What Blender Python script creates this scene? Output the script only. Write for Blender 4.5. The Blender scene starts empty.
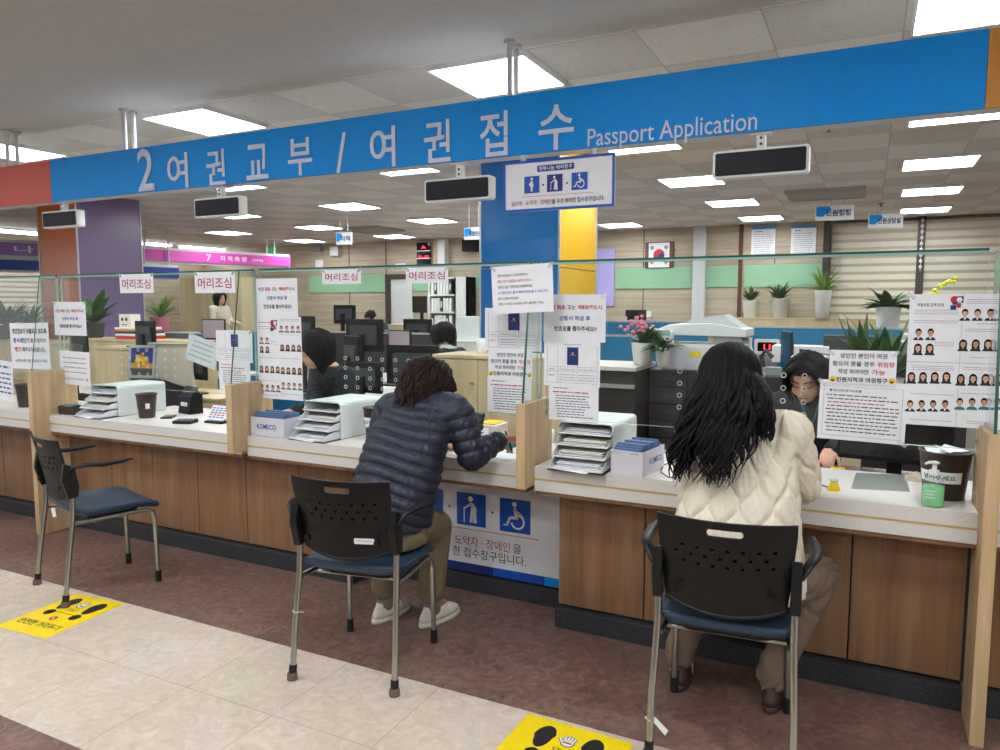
import bpy, bmesh, math, random
import numpy as np
from mathutils import Vector, Matrix, Euler
random.seed(7)
S = bpy.context.scene
COL = S.collection
R_ = math.radians
# ------------------------------------------------------------------ camera
F_PX = 735.0; CH = 1.5; YAW = R_(26.513); PIT = R_(5.44)
cd = bpy.data.cameras.new('camera'); cam = bpy.data.objects.new('camera', cd); COL.objects.link(cam)
cam.location = (0, 0, CH); cam.rotation_euler = (math.pi/2-PIT, 0, YAW)
cd.sensor_width = 36; cd.lens = F_PX/1000*36; cd.clip_start = .05; cd.clip_end = 100
S.camera = cam
CR = Vector((math.cos(YAW), math.sin(YAW), 0)); FH = Vector((-math.sin(YAW), math.cos(YAW), 0)); ZV = Vector((0, 0, 1))
CF = FH*math.cos(PIT)-ZV*math.sin(PIT); CU = FH*math.sin(PIT)+ZV*math.cos(PIT); CC = Vector((0, 0, CH))
def ray(x, y): return CR*((x-500)/F_PX) - CU*((y-375)/F_PX) + CF
def PY(x, y, Y): d = ray(x, y); return CC + d*(Y/d.y)          # survey helpers: a measured sight line meets a real plane of the room
def PZ(x, y, z): d = ray(x, y); return CC + d*((z-CH)/d.z)
def PX(x, y, X): d = ray(x, y); return CC + d*(X/d.x)
def PD(x, y, dd): return CC + ray(x, y)*dd
# ------------------------------------------------------------------ materials
MATS = {}
def nodes(name):
    m = bpy.data.materials.new(name); m.use_nodes = True; MATS[name] = m
    nt = m.node_tree; return m, nt, nt.nodes['Principled BSDF']
def lin(c): return tuple(((v/255)/12.92 if v/255 <= .04045 else ((v/255+.055)/1.055)**2.4) for v in c)+(1,)
def mat(name, rgb, rough=.5, metal=0, noise=0, scale=20, bump=0, bscale=200, spec=.5, stretch=None, coat=0, alpha=1):
    m, nt, b = nodes(name); c = lin(rgb)
    b.inputs['Base Color'].default_value = c; b.inputs['Roughness'].default_value = rough
    b.inputs['Metallic'].default_value = metal; b.inputs['Specular IOR Level'].default_value = spec
    b.inputs['Coat Weight'].default_value = coat
    tc = nt.nodes.new('ShaderNodeTexCoord'); mp = nt.nodes.new('ShaderNodeMapping')
    nt.links.new(tc.outputs['Object'], mp.inputs['Vector'])
    if stretch: mp.inputs['Scale'].default_value = stretch
    n = nt.nodes.new('ShaderNodeTexNoise'); n.inputs['Scale'].default_value = scale; n.inputs['Detail'].default_value = 4
    nt.links.new(mp.outputs['Vector'], n.inputs['Vector'])
    r = nt.nodes.new('ShaderNodeValToRGB'); k = noise if noise else .03
    r.color_ramp.elements[0].position = .3; r.color_ramp.elements[1].position = .7
    r.color_ramp.elements[0].color = tuple(v*(1-k) for v in c[:3])+(1,); r.color_ramp.elements[1].color = tuple(min(1, v*(1+k)) for v in c[:3])+(1,)
    nt.links.new(n.outputs['Fac'], r.inputs['Fac']); nt.links.new(r.outputs['Color'], b.inputs['Base Color'])
    if bump:
        bp = nt.nodes.new('ShaderNodeBump'); bp.inputs['Strength'].default_value = bump; bp.inputs['Distance'].default_value = .01
        n2 = nt.nodes.new('ShaderNodeTexNoise'); n2.inputs['Scale'].default_value = bscale; n2.inputs['Detail'].default_value = 3
        nt.links.new(mp.outputs['Vector'], n2.inputs['Vector']); nt.links.new(n2.outputs['Fac'], bp.inputs['Height']); nt.links.new(bp.outputs['Normal'], b.inputs['Normal'])
    return m
def emis(name, rgb, s):
    m, nt, b = nodes(name); b.inputs['Base Color'].default_value = lin(rgb); b.inputs['Emission Color'].default_value = lin(rgb); b.inputs['Emission Strength'].default_value = s; return m
def wood(name, c1, c2, axis=2, scale=1.0, rough=.45, rings=14):
    m, nt, b = nodes(name); b.inputs['Roughness'].default_value = rough
    tc = nt.nodes.new('ShaderNodeTexCoord'); mp = nt.nodes.new('ShaderNodeMapping')
    sc = [rings*scale]*3; sc[axis] = .9*scale; mp.inputs['Scale'].default_value = sc
    nt.links.new(tc.outputs['Object'], mp.inputs['Vector'])
    n = nt.nodes.new('ShaderNodeTexNoise'); n.inputs['Scale'].default_value = 1; n.inputs['Detail'].default_value = 7; n.inputs['Roughness'].default_value = .65
    mp2 = nt.nodes.new('ShaderNodeMapping'); s2 = [110*scale]*3; s2[axis] = 3*scale; mp2.inputs['Scale'].default_value = s2
    n2 = nt.nodes.new('ShaderNodeTexNoise'); n2.inputs['Scale'].default_value = 1; n2.inputs['Detail'].default_value = 3
    nt.links.new(tc.outputs['Object'], mp2.inputs['Vector']); nt.links.new(mp.outputs['Vector'], n.inputs['Vector']); nt.links.new(mp2.outputs['Vector'], n2.inputs['Vector'])
    mx = nt.nodes.new('ShaderNodeMath'); mx.operation = 'MULTIPLY_ADD'; mx.inputs[1].default_value = .28
    nt.links.new(n2.outputs['Fac'], mx.inputs[0]); nt.links.new(n.outputs['Fac'], mx.inputs[2])
    r = nt.nodes.new('ShaderNodeValToRGB'); r.color_ramp.elements[0].position = .48; r.color_ramp.elements[1].position = .82
    r.color_ramp.elements[0].color = lin(c1); r.color_ramp.elements[1].color = lin(c2)
    nt.links.new(mx.outputs[0], r.inputs['Fac']); nt.links.new(r.outputs['Color'], b.inputs['Base Color']); return m
wood('oak', (178, 148, 108), (212, 184, 142), 2)
wood('oak_x', (184, 160, 124), (206, 184, 148), 0, rings=10)
wood('walnut', (126, 92, 64), (158, 120, 86), 2)
wood('maple', (192, 170, 130), (216, 196, 156), 2, scale=.6)
def wall_wood(name, c1, c2, pitch, gap, gapc):
    m, nt, b = nodes(name); b.inputs['Roughness'].default_value = .5
    tc = nt.nodes.new('ShaderNodeTexCoord'); mp = nt.nodes.new('ShaderNodeMapping'); mp.inputs['Scale'].default_value = (1.2, 1.2, 16)
    nt.links.new(tc.outputs['Object'], mp.inputs['Vector'])
    n = nt.nodes.new('ShaderNodeTexNoise'); n.inputs['Scale'].default_value = 1; n.inputs['Detail'].default_value = 5; nt.links.new(mp.outputs['Vector'], n.inputs['Vector'])
    r = nt.nodes.new('ShaderNodeValToRGB'); r.color_ramp.elements[0].position = .35; r.color_ramp.elements[1].position = .65
    r.color_ramp.elements[0].color = lin(c1); r.color_ramp.elements[1].color = lin(c2); nt.links.new(n.outputs['Fac'], r.inputs['Fac'])
    sx = nt.nodes.new('ShaderNodeSeparateXYZ'); nt.links.new(tc.outputs['Object'], sx.inputs['Vector'])
    md = nt.nodes.new('ShaderNodeMath'); md.operation = 'MODULO'; md.inputs[1].default_value = pitch
    ad = nt.nodes.new('ShaderNodeMath'); ad.operation = 'ADD'; ad.inputs[1].default_value = 10; nt.links.new(sx.outputs['Z'], ad.inputs[0]); nt.links.new(ad.outputs[0], md.inputs[0])
    lt = nt.nodes.new('ShaderNodeMath'); lt.operation = 'LESS_THAN'; lt.inputs[1].default_value = gap; nt.links.new(md.outputs[0], lt.inputs[0])
    mx = nt.nodes.new('ShaderNodeMix'); mx.data_type = 'RGBA'; mx.inputs[7].default_value = lin(gapc)
    nt.links.new(lt.outputs[0], mx.inputs[0]); nt.links.new(r.outputs['Color'], mx.inputs[6]); nt.links.new(mx.outputs[2], b.inputs['Base Color']); return m
wall_wood('wall_panel', (172, 158, 136), (192, 178, 156), .27, .006, (140, 122, 98))
mat('white_plastic', (226, 228, 226), .35); mat('white_paper', (236, 238, 242), .7); mat('cream_paper', (232, 228, 216), .7)
mat('white_metal', (205, 208, 208), .4); mat('grey_plastic', (150, 153, 155), .5); mat('dark_grey', (62, 64, 68), .5); mat('black_plastic', (15, 15, 17), .45, spec=.35, bump=.05, bscale=900)
mat('black_gloss', (14, 15, 18), .12); mat('screen_dark', (30, 28, 36), .45, spec=.2); mat('rubber', (18, 18, 18), .7); mat('chrome', (176, 176, 170), .28, metal=1, noise=.05)
mat('steel', (190, 192, 195), .35, metal=1); mat('blue_vinyl', (36, 60, 84), .42, bump=.12, bscale=260); mat('felt', (112, 88, 76), .95)
mat('sign_blue', (12, 148, 236), .5, spec=.25); mat('sign_red', (206, 84, 66), .45); mat('sign_orange', (206, 140, 52), .45); mat('sign_white', (214, 222, 240), .5)
mat('pictogram_blue', (16, 84, 184), .4); mat('navy_print', (34, 46, 130), .5); mat('print_black', (30, 30, 36), .6); mat('print_red', (196, 30, 52), .6); mat('print_blue', (38, 58, 160), .6); mat('print_grey', (138, 140, 150), .7); mat('print_pink', (214, 130, 150), .7)
mat('print_dkblue', (24, 48, 120), .5); mat('print_magenta', (170, 36, 84), .6); mat('print_green', (40, 120, 70), .6)
mat('column_blue', (20, 108, 178), .16, spec=.5); mat('column_yellow', (214, 168, 6), .25, spec=.3); mat('column_orange', (204, 104, 30), .2, spec=.6); mat('column_purple', (116, 98, 138), .25, spec=.6)
mat('pink_sign', (208, 74, 178), .4); mat('purple_sign', (142, 104, 180), .4); mat('blue_sign', (12, 54, 150), .4)
mat('granite_dark', (52, 55, 60), .45, noise=.75, scale=230); mat('ceiling_paint', (200, 201, 198), .9, bump=.03, bscale=40); mat('grey_wall', (170, 168, 160), .8)
mat('green_band', (146, 192, 156), .3, noise=.06, scale=3); mat('lavender', (176, 166, 226), .5); mat('teal', (22, 122, 168), .5); mat('teal_dark', (40, 110, 130), .5)
mat('dark_cabinet', (50, 50, 50), .5); mat('wood_dark_frame', (96, 50, 36), .4); mat('brown_plastic', (62, 50, 46), .45); mat('tray_white', (222, 226, 228), .38); mat('tray_green', (214, 222, 219), .4)
mat('yellow_plastic', (240, 205, 20), .4); mat('sticker_yellow', (246, 218, 10), .45); mat('red_plastic', (200, 26, 36), .4); mat('desk_white', (208, 206, 200), .4); mat('desk_brown', (132, 82, 62), .4)
mat('beige_fabric', (196, 186, 168), .9, bump=.3, bscale=80); mat('blue_card', (92, 124, 168), .35); mat('skin', (214, 166, 140), .55, noise=.05); mat('skin_tan', (190, 138, 108), .55, noise=.05)
mat('lip', (176, 92, 88), .5); mat('eye_dark', (24, 18, 16), .4); mat('hair_black', (19, 16, 18), .6, spec=.18, noise=.5, scale=60, stretch=(6, 6, 1)); mat('hair_brown', (40, 26, 22), .6, spec=.22, noise=.6, scale=60, stretch=(6, 6, 1)); mat('hair_plum', (20, 15, 20), .7, spec=.12, noise=.4, scale=60, stretch=(6, 6, 1)); mat('hair_grey', (58, 56, 56), .6, noise=.3)
mat('navy_puffer', (32, 36, 54), .5, noise=.12, bump=.35, bscale=45); mat('cream_coat', (226, 216, 196), .7, noise=.04, bump=.4, bscale=50); mat('khaki', (120, 106, 80), .85, noise=.1, bump=.3, bscale=22); mat('taupe', (118, 100, 84), .85, noise=.1, bump=.3, bscale=22)
mat('sneaker_white', (220, 214, 200), .6); mat('sock', (132, 120, 108), .9); mat('shoe_brown', (64, 44, 40), .6); mat('black_cloth', (30, 34, 40), .85, noise=.1, bump=.2, bscale=40); mat('grey_cloth', (120, 116, 112), .9)
mat('leaf', (52, 92, 40), .5, noise=.4, scale=12); mat('leaf_light', (120, 158, 70), .5, noise=.3, scale=12); mat('pot_white', (222, 222, 216), .35); mat('soil', (50, 38, 30), .9); mat('pink_flower', (226, 140, 160), .6); mat('yellow_flower', (226, 220, 60), .6); mat('blinds', (196, 184, 164), .6); mat('blinds_light', (214, 208, 190), .6)
mat('gel_green', (140, 220, 156), .2); mat('gold', (196, 172, 116), .35); mat('tile_beige', (210, 196, 176), .4); mat('door_white', (206, 208, 208), .5); mat('tree_gold', (230, 180, 40), .5); mat('suit', (38, 38, 44), .7); mat('photo_skin', (218, 170, 142), .6); mat('photo_skin_b', (200, 148, 120), .6); mat('beige_cab', (206, 192, 158), .5)
mat('teal_toy', (20, 120, 130), .5); mat('box_white', (214, 214, 222), .6); mat('alu', (184, 188, 192), .4, metal=.6)
emis('led_panel', (250, 252, 255), 9.0); emis('led_red', (255, 30, 50), 3); emis('exit_green', (40, 140, 90), .3); emis('screen_lit', (110, 100, 104), .5); emis('tube_light', (250, 252, 255), 6)
m_ = mat('tape', (225, 230, 230), .3); m_.node_tree.nodes['Principled BSDF'].inputs['Alpha'].default_value = .4
def terrazzo(name, base, dots, scale=260):
    m, nt, b = nodes(name); b.inputs['Roughness'].default_value = .3
    tc = nt.nodes.new('ShaderNodeTexCoord'); v = nt.nodes.new('ShaderNodeTexNoise'); v.inputs['Scale'].default_value = scale; v.inputs['Detail'].default_value = 2
    nt.links.new(tc.outputs['Object'], v.inputs['Vector']); r = nt.nodes.new('ShaderNodeValToRGB'); e = r.color_ramp.elements
    e[0].position = .33; e[0].color = lin(dots); e[1].position = .45; e[1].color = lin(base); nt.links.new(v.outputs['Fac'], r.inputs['Fac']); nt.links.new(r.outputs['Color'], b.inputs['Base Color'])
terrazzo('counter_stone', (222, 220, 214), (194, 190, 184))
def floor_mat(name, c1, c2, c3, tile, ox, oy, joint, rough=.38):
    m, nt, b = nodes(name); b.inputs['Roughness'].default_value = rough; L = nt.links.new
    tc = nt.nodes.new('ShaderNodeTexCoord'); n1 = nt.nodes.new('ShaderNodeTexNoise'); n1.inputs['Scale'].default_value = 1.6; n1.inputs['Detail'].default_value = 3
    n2 = nt.nodes.new('ShaderNodeTexNoise'); n2.inputs['Scale'].default_value = 14; n2.inputs['Detail'].default_value = 9; n2.inputs['Roughness'].default_value = .6; n2.inputs['Distortion'].default_value = 1.8
    L(tc.outputs['Object'], n1.inputs['Vector']); L(tc.outputs['Object'], n2.inputs['Vector'])
    r = nt.nodes.new('ShaderNodeValToRGB'); e = r.color_ramp.elements; e[0].position = .38; e[0].color = lin(c1); e[1].position = .68; e[1].color = lin(c3); x = e.new(.52); x.color = lin(c2)
    mm = nt.nodes.new('ShaderNodeMath'); mm.operation = 'MULTIPLY_ADD'; mm.inputs[1].default_value = .35; ml = nt.nodes.new('ShaderNodeMath'); ml.operation = 'MULTIPLY'; ml.inputs[1].default_value = .68
    L(n2.outputs['Fac'], ml.inputs[0]); L(n1.outputs['Fac'], mm.inputs[0]); L(ml.outputs[0], mm.inputs[2]); L(mm.outputs[0], r.inputs['Fac'])
    out = r.outputs['Color']
    if joint:
        sx = nt.nodes.new('ShaderNodeSeparateXYZ'); L(tc.outputs['Object'], sx.inputs['Vector']); prev = None
        for ax, o in (('X', ox), ('Y', oy)):
            a = nt.nodes.new('ShaderNodeMath'); a.operation = 'ADD'; a.inputs[1].default_value = 100*tile-o+.0015; L(sx.outputs[ax], a.inputs[0])
            q = nt.nodes.new('ShaderNodeMath'); q.operation = 'MODULO'; q.inputs[1].default_value = tile; L(a.outputs[0], q.inputs[0])
            t = nt.nodes.new('ShaderNodeMath'); t.operation = 'LESS_THAN'; t.inputs[1].default_value = .0028; L(q.outputs[0], t.inputs[0])
            if prev: w = nt.nodes.new('ShaderNodeMath'); w.operation = 'MAXIMUM'; L(prev.outputs[0], w.inputs[0]); L(t.outputs[0], w.inputs[1]); prev = w
            else: prev = t
        mx = nt.nodes.new('ShaderNodeMix'); mx.data_type = 'RGBA'; mx.inputs[7].default_value = lin(joint); L(prev.outputs[0], mx.inputs[0]); L(out, mx.inputs[6]); out = mx.outputs[2]
    L(out, b.inputs['Base Color'])
floor_mat('floor_brown', (96, 74, 66), (120, 94, 84), (150, 120, 108), .45, 0, 0, None)
floor_mat('floor_beige', (194, 180, 162), (206, 193, 177), (220, 208, 194), .447, -2.79, 1.925, (158, 144, 128))
def ceiling_mat():
    m, nt, b = nodes('ceiling_tile'); L = nt.links.new; b.inputs['Roughness'].default_value = .95
    tc = nt.nodes.new('ShaderNodeTexCoord'); sx = nt.nodes.new('ShaderNodeSeparateXYZ'); L(tc.outputs['Object'], sx.inputs['Vector']); T = .575
    def mth(op, a, bv=None, c=None):
        n = nt.nodes.new('ShaderNodeMath'); n.operation = op
        for i, v in enumerate((a, bv, c)):
            if v is None: continue
            if isinstance(v, (int, float)): n.inputs[i].default_value = v
            else: L(v, n.inputs[i])
        return n.outputs[0]
    ux = mth('DIVIDE', mth('ADD', sx.outputs['X'], 100*T+1.92+T/2), T); uy = mth('DIVIDE', mth('ADD', sx.outputs['Y'], 100*T-3.83+T/2), T)
    par = mth('MODULO', mth('ADD', mth('FLOOR', ux), mth('FLOOR', uy)), 2)
    fx = mth('FRACT', ux); fy = mth('FRACT', uy); j = mth('MAXIMUM', mth('LESS_THAN', fx, .012), mth('LESS_THAN', fy, .012))
    mp = nt.nodes.new('ShaderNodeMapping'); mp.inputs['Scale'].default_value = (30, 120, 1); L(tc.outputs['Object'], mp.inputs['Vector'])
    n = nt.nodes.new('ShaderNodeTexNoise'); n.inputs['Scale'].default_value = 1; n.inputs['Detail'].default_value = 3; L(mp.outputs['Vector'], n.inputs['Vector'])
    v = mth('MULTIPLY_ADD', mth('GREATER_THAN', n.outputs['Fac'], .6), -.12, mth('MULTIPLY_ADD', par, -.11, .74)); v = mth('MULTIPLY', v, mth('MULTIPLY_ADD', j, -.35, 1))
    cmb = nt.nodes.new('ShaderNodeCombineColor'); L(v, cmb.inputs[0]); L(mth('MULTIPLY', v, 1.0), cmb.inputs[1]); L(mth('MULTIPLY', v, .97), cmb.inputs[2]); L(cmb.outputs[0], b.inputs['Base Color'])
ceiling_mat()
def glass_mat(name, tint, refl=.035):
    m = bpy.data.materials.new(name); m.use_nodes = True; MATS[name] = m; nt = m.node_tree; nt.nodes.clear(); L = nt.links.new
    o = nt.nodes.new('ShaderNodeOutputMaterial'); t = nt.nodes.new('ShaderNodeBsdfTransparent'); t.inputs[0].default_value = tint
    g = nt.nodes.new('ShaderNodeBsdfGlossy'); g.inputs['Roughness'].default_value = .02; mx = nt.nodes.new('ShaderNodeMixShader'); fr = nt.nodes.new('ShaderNodeLayerWeight'); fr.inputs[0].default_value = .5
    pw = nt.nodes.new('ShaderNodeMath'); pw.operation = 'POWER'; pw.inputs[1].default_value = 5; L(fr.outputs['Facing'], pw.inputs[0])
    k = nt.nodes.new('ShaderNodeMath'); k.operation = 'MULTIPLY_ADD'; k.inputs[1].default_value = .9; k.inputs[2].default_value = refl; L(pw.outputs[0], k.inputs[0]); L(k.outputs[0], mx.inputs[0]); L(t.outputs[0], mx.inputs[1]); L(g.outputs[0], mx.inputs[2]); L(mx.outputs[0], o.inputs[0])
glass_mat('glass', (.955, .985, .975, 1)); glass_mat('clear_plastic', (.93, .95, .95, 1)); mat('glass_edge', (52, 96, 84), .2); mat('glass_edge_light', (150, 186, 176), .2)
# ------------------------------------------------------------------ mesh builder
class MB:
    def __init__(s): s.v = []; s.f = []; s.m = []; s.mats = []; s.sm = []
    def mi(s, m):
        if m not in s.mats: s.mats.append(m)
        return s.mats.index(m)
    def add(s, vs, fs, m, smooth=False):
        o = len(s.v); s.v += [tuple(v) for v in vs]; i = s.mi(m)
        for f in fs: s.f.append(tuple(a+o for a in f)); s.m.append(i); s.sm.append(smooth)
        return s
    def box(s, x0, x1, y0, y1, z0, z1, m):
        x0, x1 = sorted((x0, x1)); y0, y1 = sorted((y0, y1)); z0, z1 = sorted((z0, z1))
        return s.add([(x0, y0, z0), (x1, y0, z0), (x1, y1, z0), (x0, y1, z0), (x0, y0, z1), (x1, y0, z1), (x1, y1, z1), (x0, y1, z1)],
              [(0, 3, 2, 1), (4, 5, 6, 7), (0, 1, 5, 4), (1, 2, 6, 5), (2, 3, 7, 6), (3, 0, 4, 7)], m)
    def rbox(s, x0, x1, y0, y1, z0, z1, r, m, axis=2, seg=4):            # box with rounded corners about one axis
        a = [(x0, x1), (y0, y1), (z0, z1)]; o = [i for i in (0, 1, 2) if i != axis]; (u0, u1), (v0, v1) = a[o[0]], a[o[1]]; w0, w1 = a[axis]
        pts = []
        for cx, cy, st in ((u1-r, v1-r, 0), (u0+r, v1-r, 90), (u0+r, v0+r, 180), (u1-r, v0+r, 270)):
            for k in range(seg+1): t = R_(st+90*k/seg); pts.append((cx+r*math.cos(t), cy+r*math.sin(t)))
        return s.prism(pts, w0, w1, m, axis)
    def prism(s, pts, w0, w1, m, axis=2):
        def mk(p, w): q = [p[0], p[1]]; q.insert(axis, w); return tuple(q)
        n = len(pts); vs = [mk(p, w0) for p in pts]+[mk(p, w1) for p in pts]
        fs = [tuple(range(n-1, -1, -1)), tuple(range(n, 2*n))]+[(i, (i+1) % n, n+(i+1) % n, n+i) for i in range(n)]
        if axis == 1: fs = [f[::-1] for f in fs]
        return s.add(vs, fs, m)
    def cyl(s, p0, p1, r0, r1, m, seg=16, smooth=True, cap=True):
        p0 = Vector(p0); p1 = Vector(p1); d = (p1-p0).normalized(); a = d.orthogonal().normalized(); b = d.cross(a)
        vs = [p+(a*math.cos(2*math.pi*k/seg)+b*math.sin(2*math.pi*k/seg))*r for p, r in ((p0, r0), (p1, r1)) for k in range(seg)]
        s.add(vs, [(k, (k+1) % seg, seg+(k+1) % seg, seg+k) for k in range(seg)], m, smooth)
        if cap: s.add(vs, [tuple(range(seg-1, -1, -1)), tuple(range(seg, 2*seg))], m)
        return s
    def tube(s, path, rad, m, seg=10, flat=1.0, up=None):
        path = [Vector(p) for p in path]; n = len(path); rad = rad if isinstance(rad, (list, tuple)) else [rad]*n; vs = []; a = None
        for i, p in enumerate(path):
            d = (path[min(i+1, n-1)]-path[max(i-1, 0)]).normalized()
            if up is not None: a = d.cross(Vector(up)).normalized()
            elif a is None: a = d.orthogonal().normalized()
            else: a = (a-d*a.dot(d)).normalized()
            b = d.cross(a)
            for k in range(seg): t = 2*math.pi*k/seg; vs.append(p+a*(math.cos(t)*rad[i])+b*(math.sin(t)*rad[i]*flat))
        fs = [(i*seg+k, i*seg+(k+1) % seg, (i+1)*seg+(k+1) % seg, (i+1)*seg+k) for i in range(n-1) for k in range(seg)]
        s.add(vs, fs, m, True); o = [tuple(range(seg-1, -1, -1)), tuple(range((n-1)*seg, n*seg))]; s.add(vs, o, m); return s
    def lathe(s, prof, c, m, seg=24, cap=True, mtop=None):
        c = Vector(c); vs = [c+Vector((r*math.cos(2*math.pi*k/seg), r*math.sin(2*math.pi*k/seg), z)) for r, z in prof for k in range(seg)]
        s.add(vs, [(i*seg+k, i*seg+(k+1) % seg, (i+1)*seg+(k+1) % seg, (i+1)*seg+k) for i in range(len(prof)-1) for k in range(seg)], m, True)
        if cap: s.add(vs, [tuple(range(seg-1, -1, -1)), tuple(range((len(prof)-1)*seg, len(prof)*seg))], mtop or m)
        return s
    def ell(s, c, r, m, rot=None, seg=16, rings=10):
        c = Vector(c); vs = []; 
        for i in range(rings+1):
            t = math.pi*i/rings
            for k in range(seg):
                p = Vector((r[0]*math.sin(t)*math.cos(2*math.pi*k/seg), r[1]*math.sin(t)*math.sin(2*math.pi*k/seg), r[2]*math.cos(t)))
                vs.append(c+(rot @ p if rot else p))
        return s.add(vs, [(i*seg+k, (i+1)*seg+k, (i+1)*seg+(k+1) % seg, i*seg+(k+1) % seg) for i in range(rings) for k in range(seg)], m, True)
    def quad(s, a, b, c, d, m): return s.add([a, b, c, d], [(0, 1, 2, 3)], m)
    # flat shapes in the local x-z plane facing -y
    def disc(s, x, z, r, y, m, rz=None, seg=20, t0=0, t1=360):
        rz = rz or r; pts = [(x+r*math.cos(R_(t0+(t1-t0)*k/seg)), y, z+rz*math.sin(R_(t0+(t1-t0)*k/seg))) for k in range(seg+(t1-t0 < 360))]
        return s.add(pts, [tuple(range(len(pts)))], m)
    def rect(s, x0, x1, z0, z1, y, m): return s.add([(x0, y, z0), (x1, y, z0), (x1, y, z1), (x0, y, z1)], [(0, 1, 2, 3)], m)
    def poly(s, pts, y, m): return s.add([(p[0], y, p[1]) for p in pts], [tuple(range(len(pts)))], m)
    def bar(s, a, b, w, y, m, w2=None, rnd=True):
        w2 = w2 or w; dx, dz = b[0]-a[0], b[1]-a[1]; l = math.hypot(dx, dz) or 1; nx, nz = -dz/l, dx/l
        s.poly([(a[0]+nx*w/2, a[1]+nz*w/2), (a[0]-nx*w/2, a[1]-nz*w/2), (b[0]-nx*w2/2, b[1]-nz*w2/2), (b[0]+nx*w2/2, b[1]+nz*w2/2)], y, m)
        if rnd: s.disc(a[0], a[1], w/2, y, m, seg=12); s.disc(b[0], b[1], w2/2, y, m, seg=12)
        return s
    def ring(s, x, z, r, w, y, m, t0=0, t1=360, seg=32):
        vs = []
        for k in range(seg+1):
            t = R_(t0+(t1-t0)*k/seg); vs += [(x+(r-w/2)*math.cos(t), y, z+(r-w/2)*math.sin(t)), (x+(r+w/2)*math.cos(t), y, z+(r+w/2)*math.sin(t))]
        return s.add(vs, [(2*k, 2*k+1, 2*k+3, 2*k+2) for k in range(seg)], m)
    def text(s, txt, x, z, h, m, w=None, y=-.001, bold=.012, align='c', ext=0):
        """a line of lettering; h = letter height, w = fitted width, in the x-z plane facing -y"""
        vs, fs, (a0, a1, b0, b1) = glyphs(txt, bold)
        if not vs: return s
        kz = h/(b1-b0); kx = (w/(a1-a0)) if w else kz; W = (a1-a0)*kx; ox = {'c': x-W/2, 'l': x, 'r': x-W}[align]
        pv = [(ox+(p[0]-a0)*kx, y, z-h/2+(p[1]-b0)*kz) for p in vs]
        if ext: 
            n = len(pv); pv2 = pv+[(p[0], y+ext, p[2]) for p in pv]; return s.add(pv2, list(fs)+[tuple(i+n for i in f[::-1]) for f in fs], m)
        return s.add(pv, fs, m)
    def lines(s, x, z, w, h, m, y=-.001, fill=.9):                    # an illegible printed row: word-sized dashes
        cx = x
        while cx < x+w*fill:
            l = min(random.uniform(1.2, 4.2)*h, x+w-cx); s.rect(cx, cx+l, z-h*.32, z+h*.32, y, m); cx += l+h*.7
        return s
    def build(s, name, parent=None, bevel=0, smooth=None, loc=None, rot=None):
        me = bpy.data.meshes.new(name); me.from_pydata(s.v, [], s.f)
        for k in s.mats: me.materials.append(MATS[k])
        me.polygons.foreach_set('material_index', s.m); me.polygons.foreach_set('use_smooth', s.sm if smooth is None else [smooth]*len(s.f)); me.update()
        o = bpy.data.objects.new(name, me); COL.objects.link(o)
        if parent: o.parent = parent
        if loc: o.location = loc
        if rot: o.rotation_euler = rot
        if bevel:
            b = o.modifiers.new('bevel', 'BEVEL'); b.width = bevel; b.segments = 2; b.limit_method = 'ANGLE'; b.angle_limit = R_(40)
        return o
_G = {}
TSC = None
def glyphs(txt, bold):
    k = (txt, bold)
    if k not in _G:
        c = bpy.data.curves.new('t', 'FONT'); c.body = txt; c.size = 1; c.offset = bold; c.resolution_u = 3
        global TSC
        if TSC is None: TSC = bpy.data.scenes.new('type')
        o = bpy.data.objects.new('t', c); TSC.collection.objects.link(o); vl = TSC.view_layers[0]; vl.update(); me = bpy.data.meshes.new_from_object(o.evaluated_get(vl.depsgraph))
        vs = [(v.co.x, v.co.y) for v in me.vertices]; fs = [tuple(p.vertices) for p in me.polygons]
        bb = (min(v[0] for v in vs), max(v[0] for v in vs), min(v[1] for v in vs), max(v[1] for v in vs)) if vs else (0, 1, 0, 1)
        _G[k] = (vs, fs, bb); bpy.data.objects.remove(o); bpy.data.curves.remove(c); bpy.data.meshes.remove(me)
    return _G[k]
def thing(name, label, cat, loc=(0, 0, 0), rz=0, group=None, rot=None):
    o = bpy.data.objects.new(name, None); o.empty_display_size = .1; COL.objects.link(o); o.location = loc; o.rotation_euler = rot or (0, 0, rz)
    return tag(o, label, cat, group)
def tag(o, label, cat, group=None):
    o['label'] = label; o['category'] = cat
    if group: o['group'] = group
    return o
def struct(o): o['kind'] = 'structure'; return o
def copy_tree(o, parent=None):
    c = o.copy(); COL.objects.link(c); c.parent = parent
    for ch in o.children: copy_tree(ch, c)
    return c
# ================================================================== THE SETTING
CZ = .784; CY0 = 2.95; CB = .675; GY = 3.08; H = 2.8
m = MB(); X0, X1 = -17, 7
m.quad((X0, 2.37, 0), (X1, 2.37, 0), (X1, 13.2, 0), (X0, 13.2, 0), 'floor_brown'); m.quad((X0, 1.48, 0), (X1, 1.48, 0), (X1, 2.37, 0), (X0, 2.37, 0), 'floor_beige'); m.quad((X0, -5, 0), (X1, -5, 0), (X1, 1.48, 0), (X0, 1.48, 0), 'floor_brown')
struct(m.build('floor'))
m = MB(); m.box(X0, X1, 3.49, 13.2, H, H+.1, 'ceiling_tile'); m.box(X0, X1, -5, 3.49, H-.012, H+.1, 'ceiling_paint'); struct(m.build('ceiling'))
m = MB(); m.box(-14.2, -.62, 12.6, 12.75, 0, H, 'wall_panel'); m.box(-.62, 4.2, 12.75, 12.9, 0, H, 'grey_wall'); struct(m.build('wall_back'))
m = MB(); m.box(-14.3, -14.15, 2.5, 12.6, 0, H, 'wall_panel'); struct(m.build('wall_left'))
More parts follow.
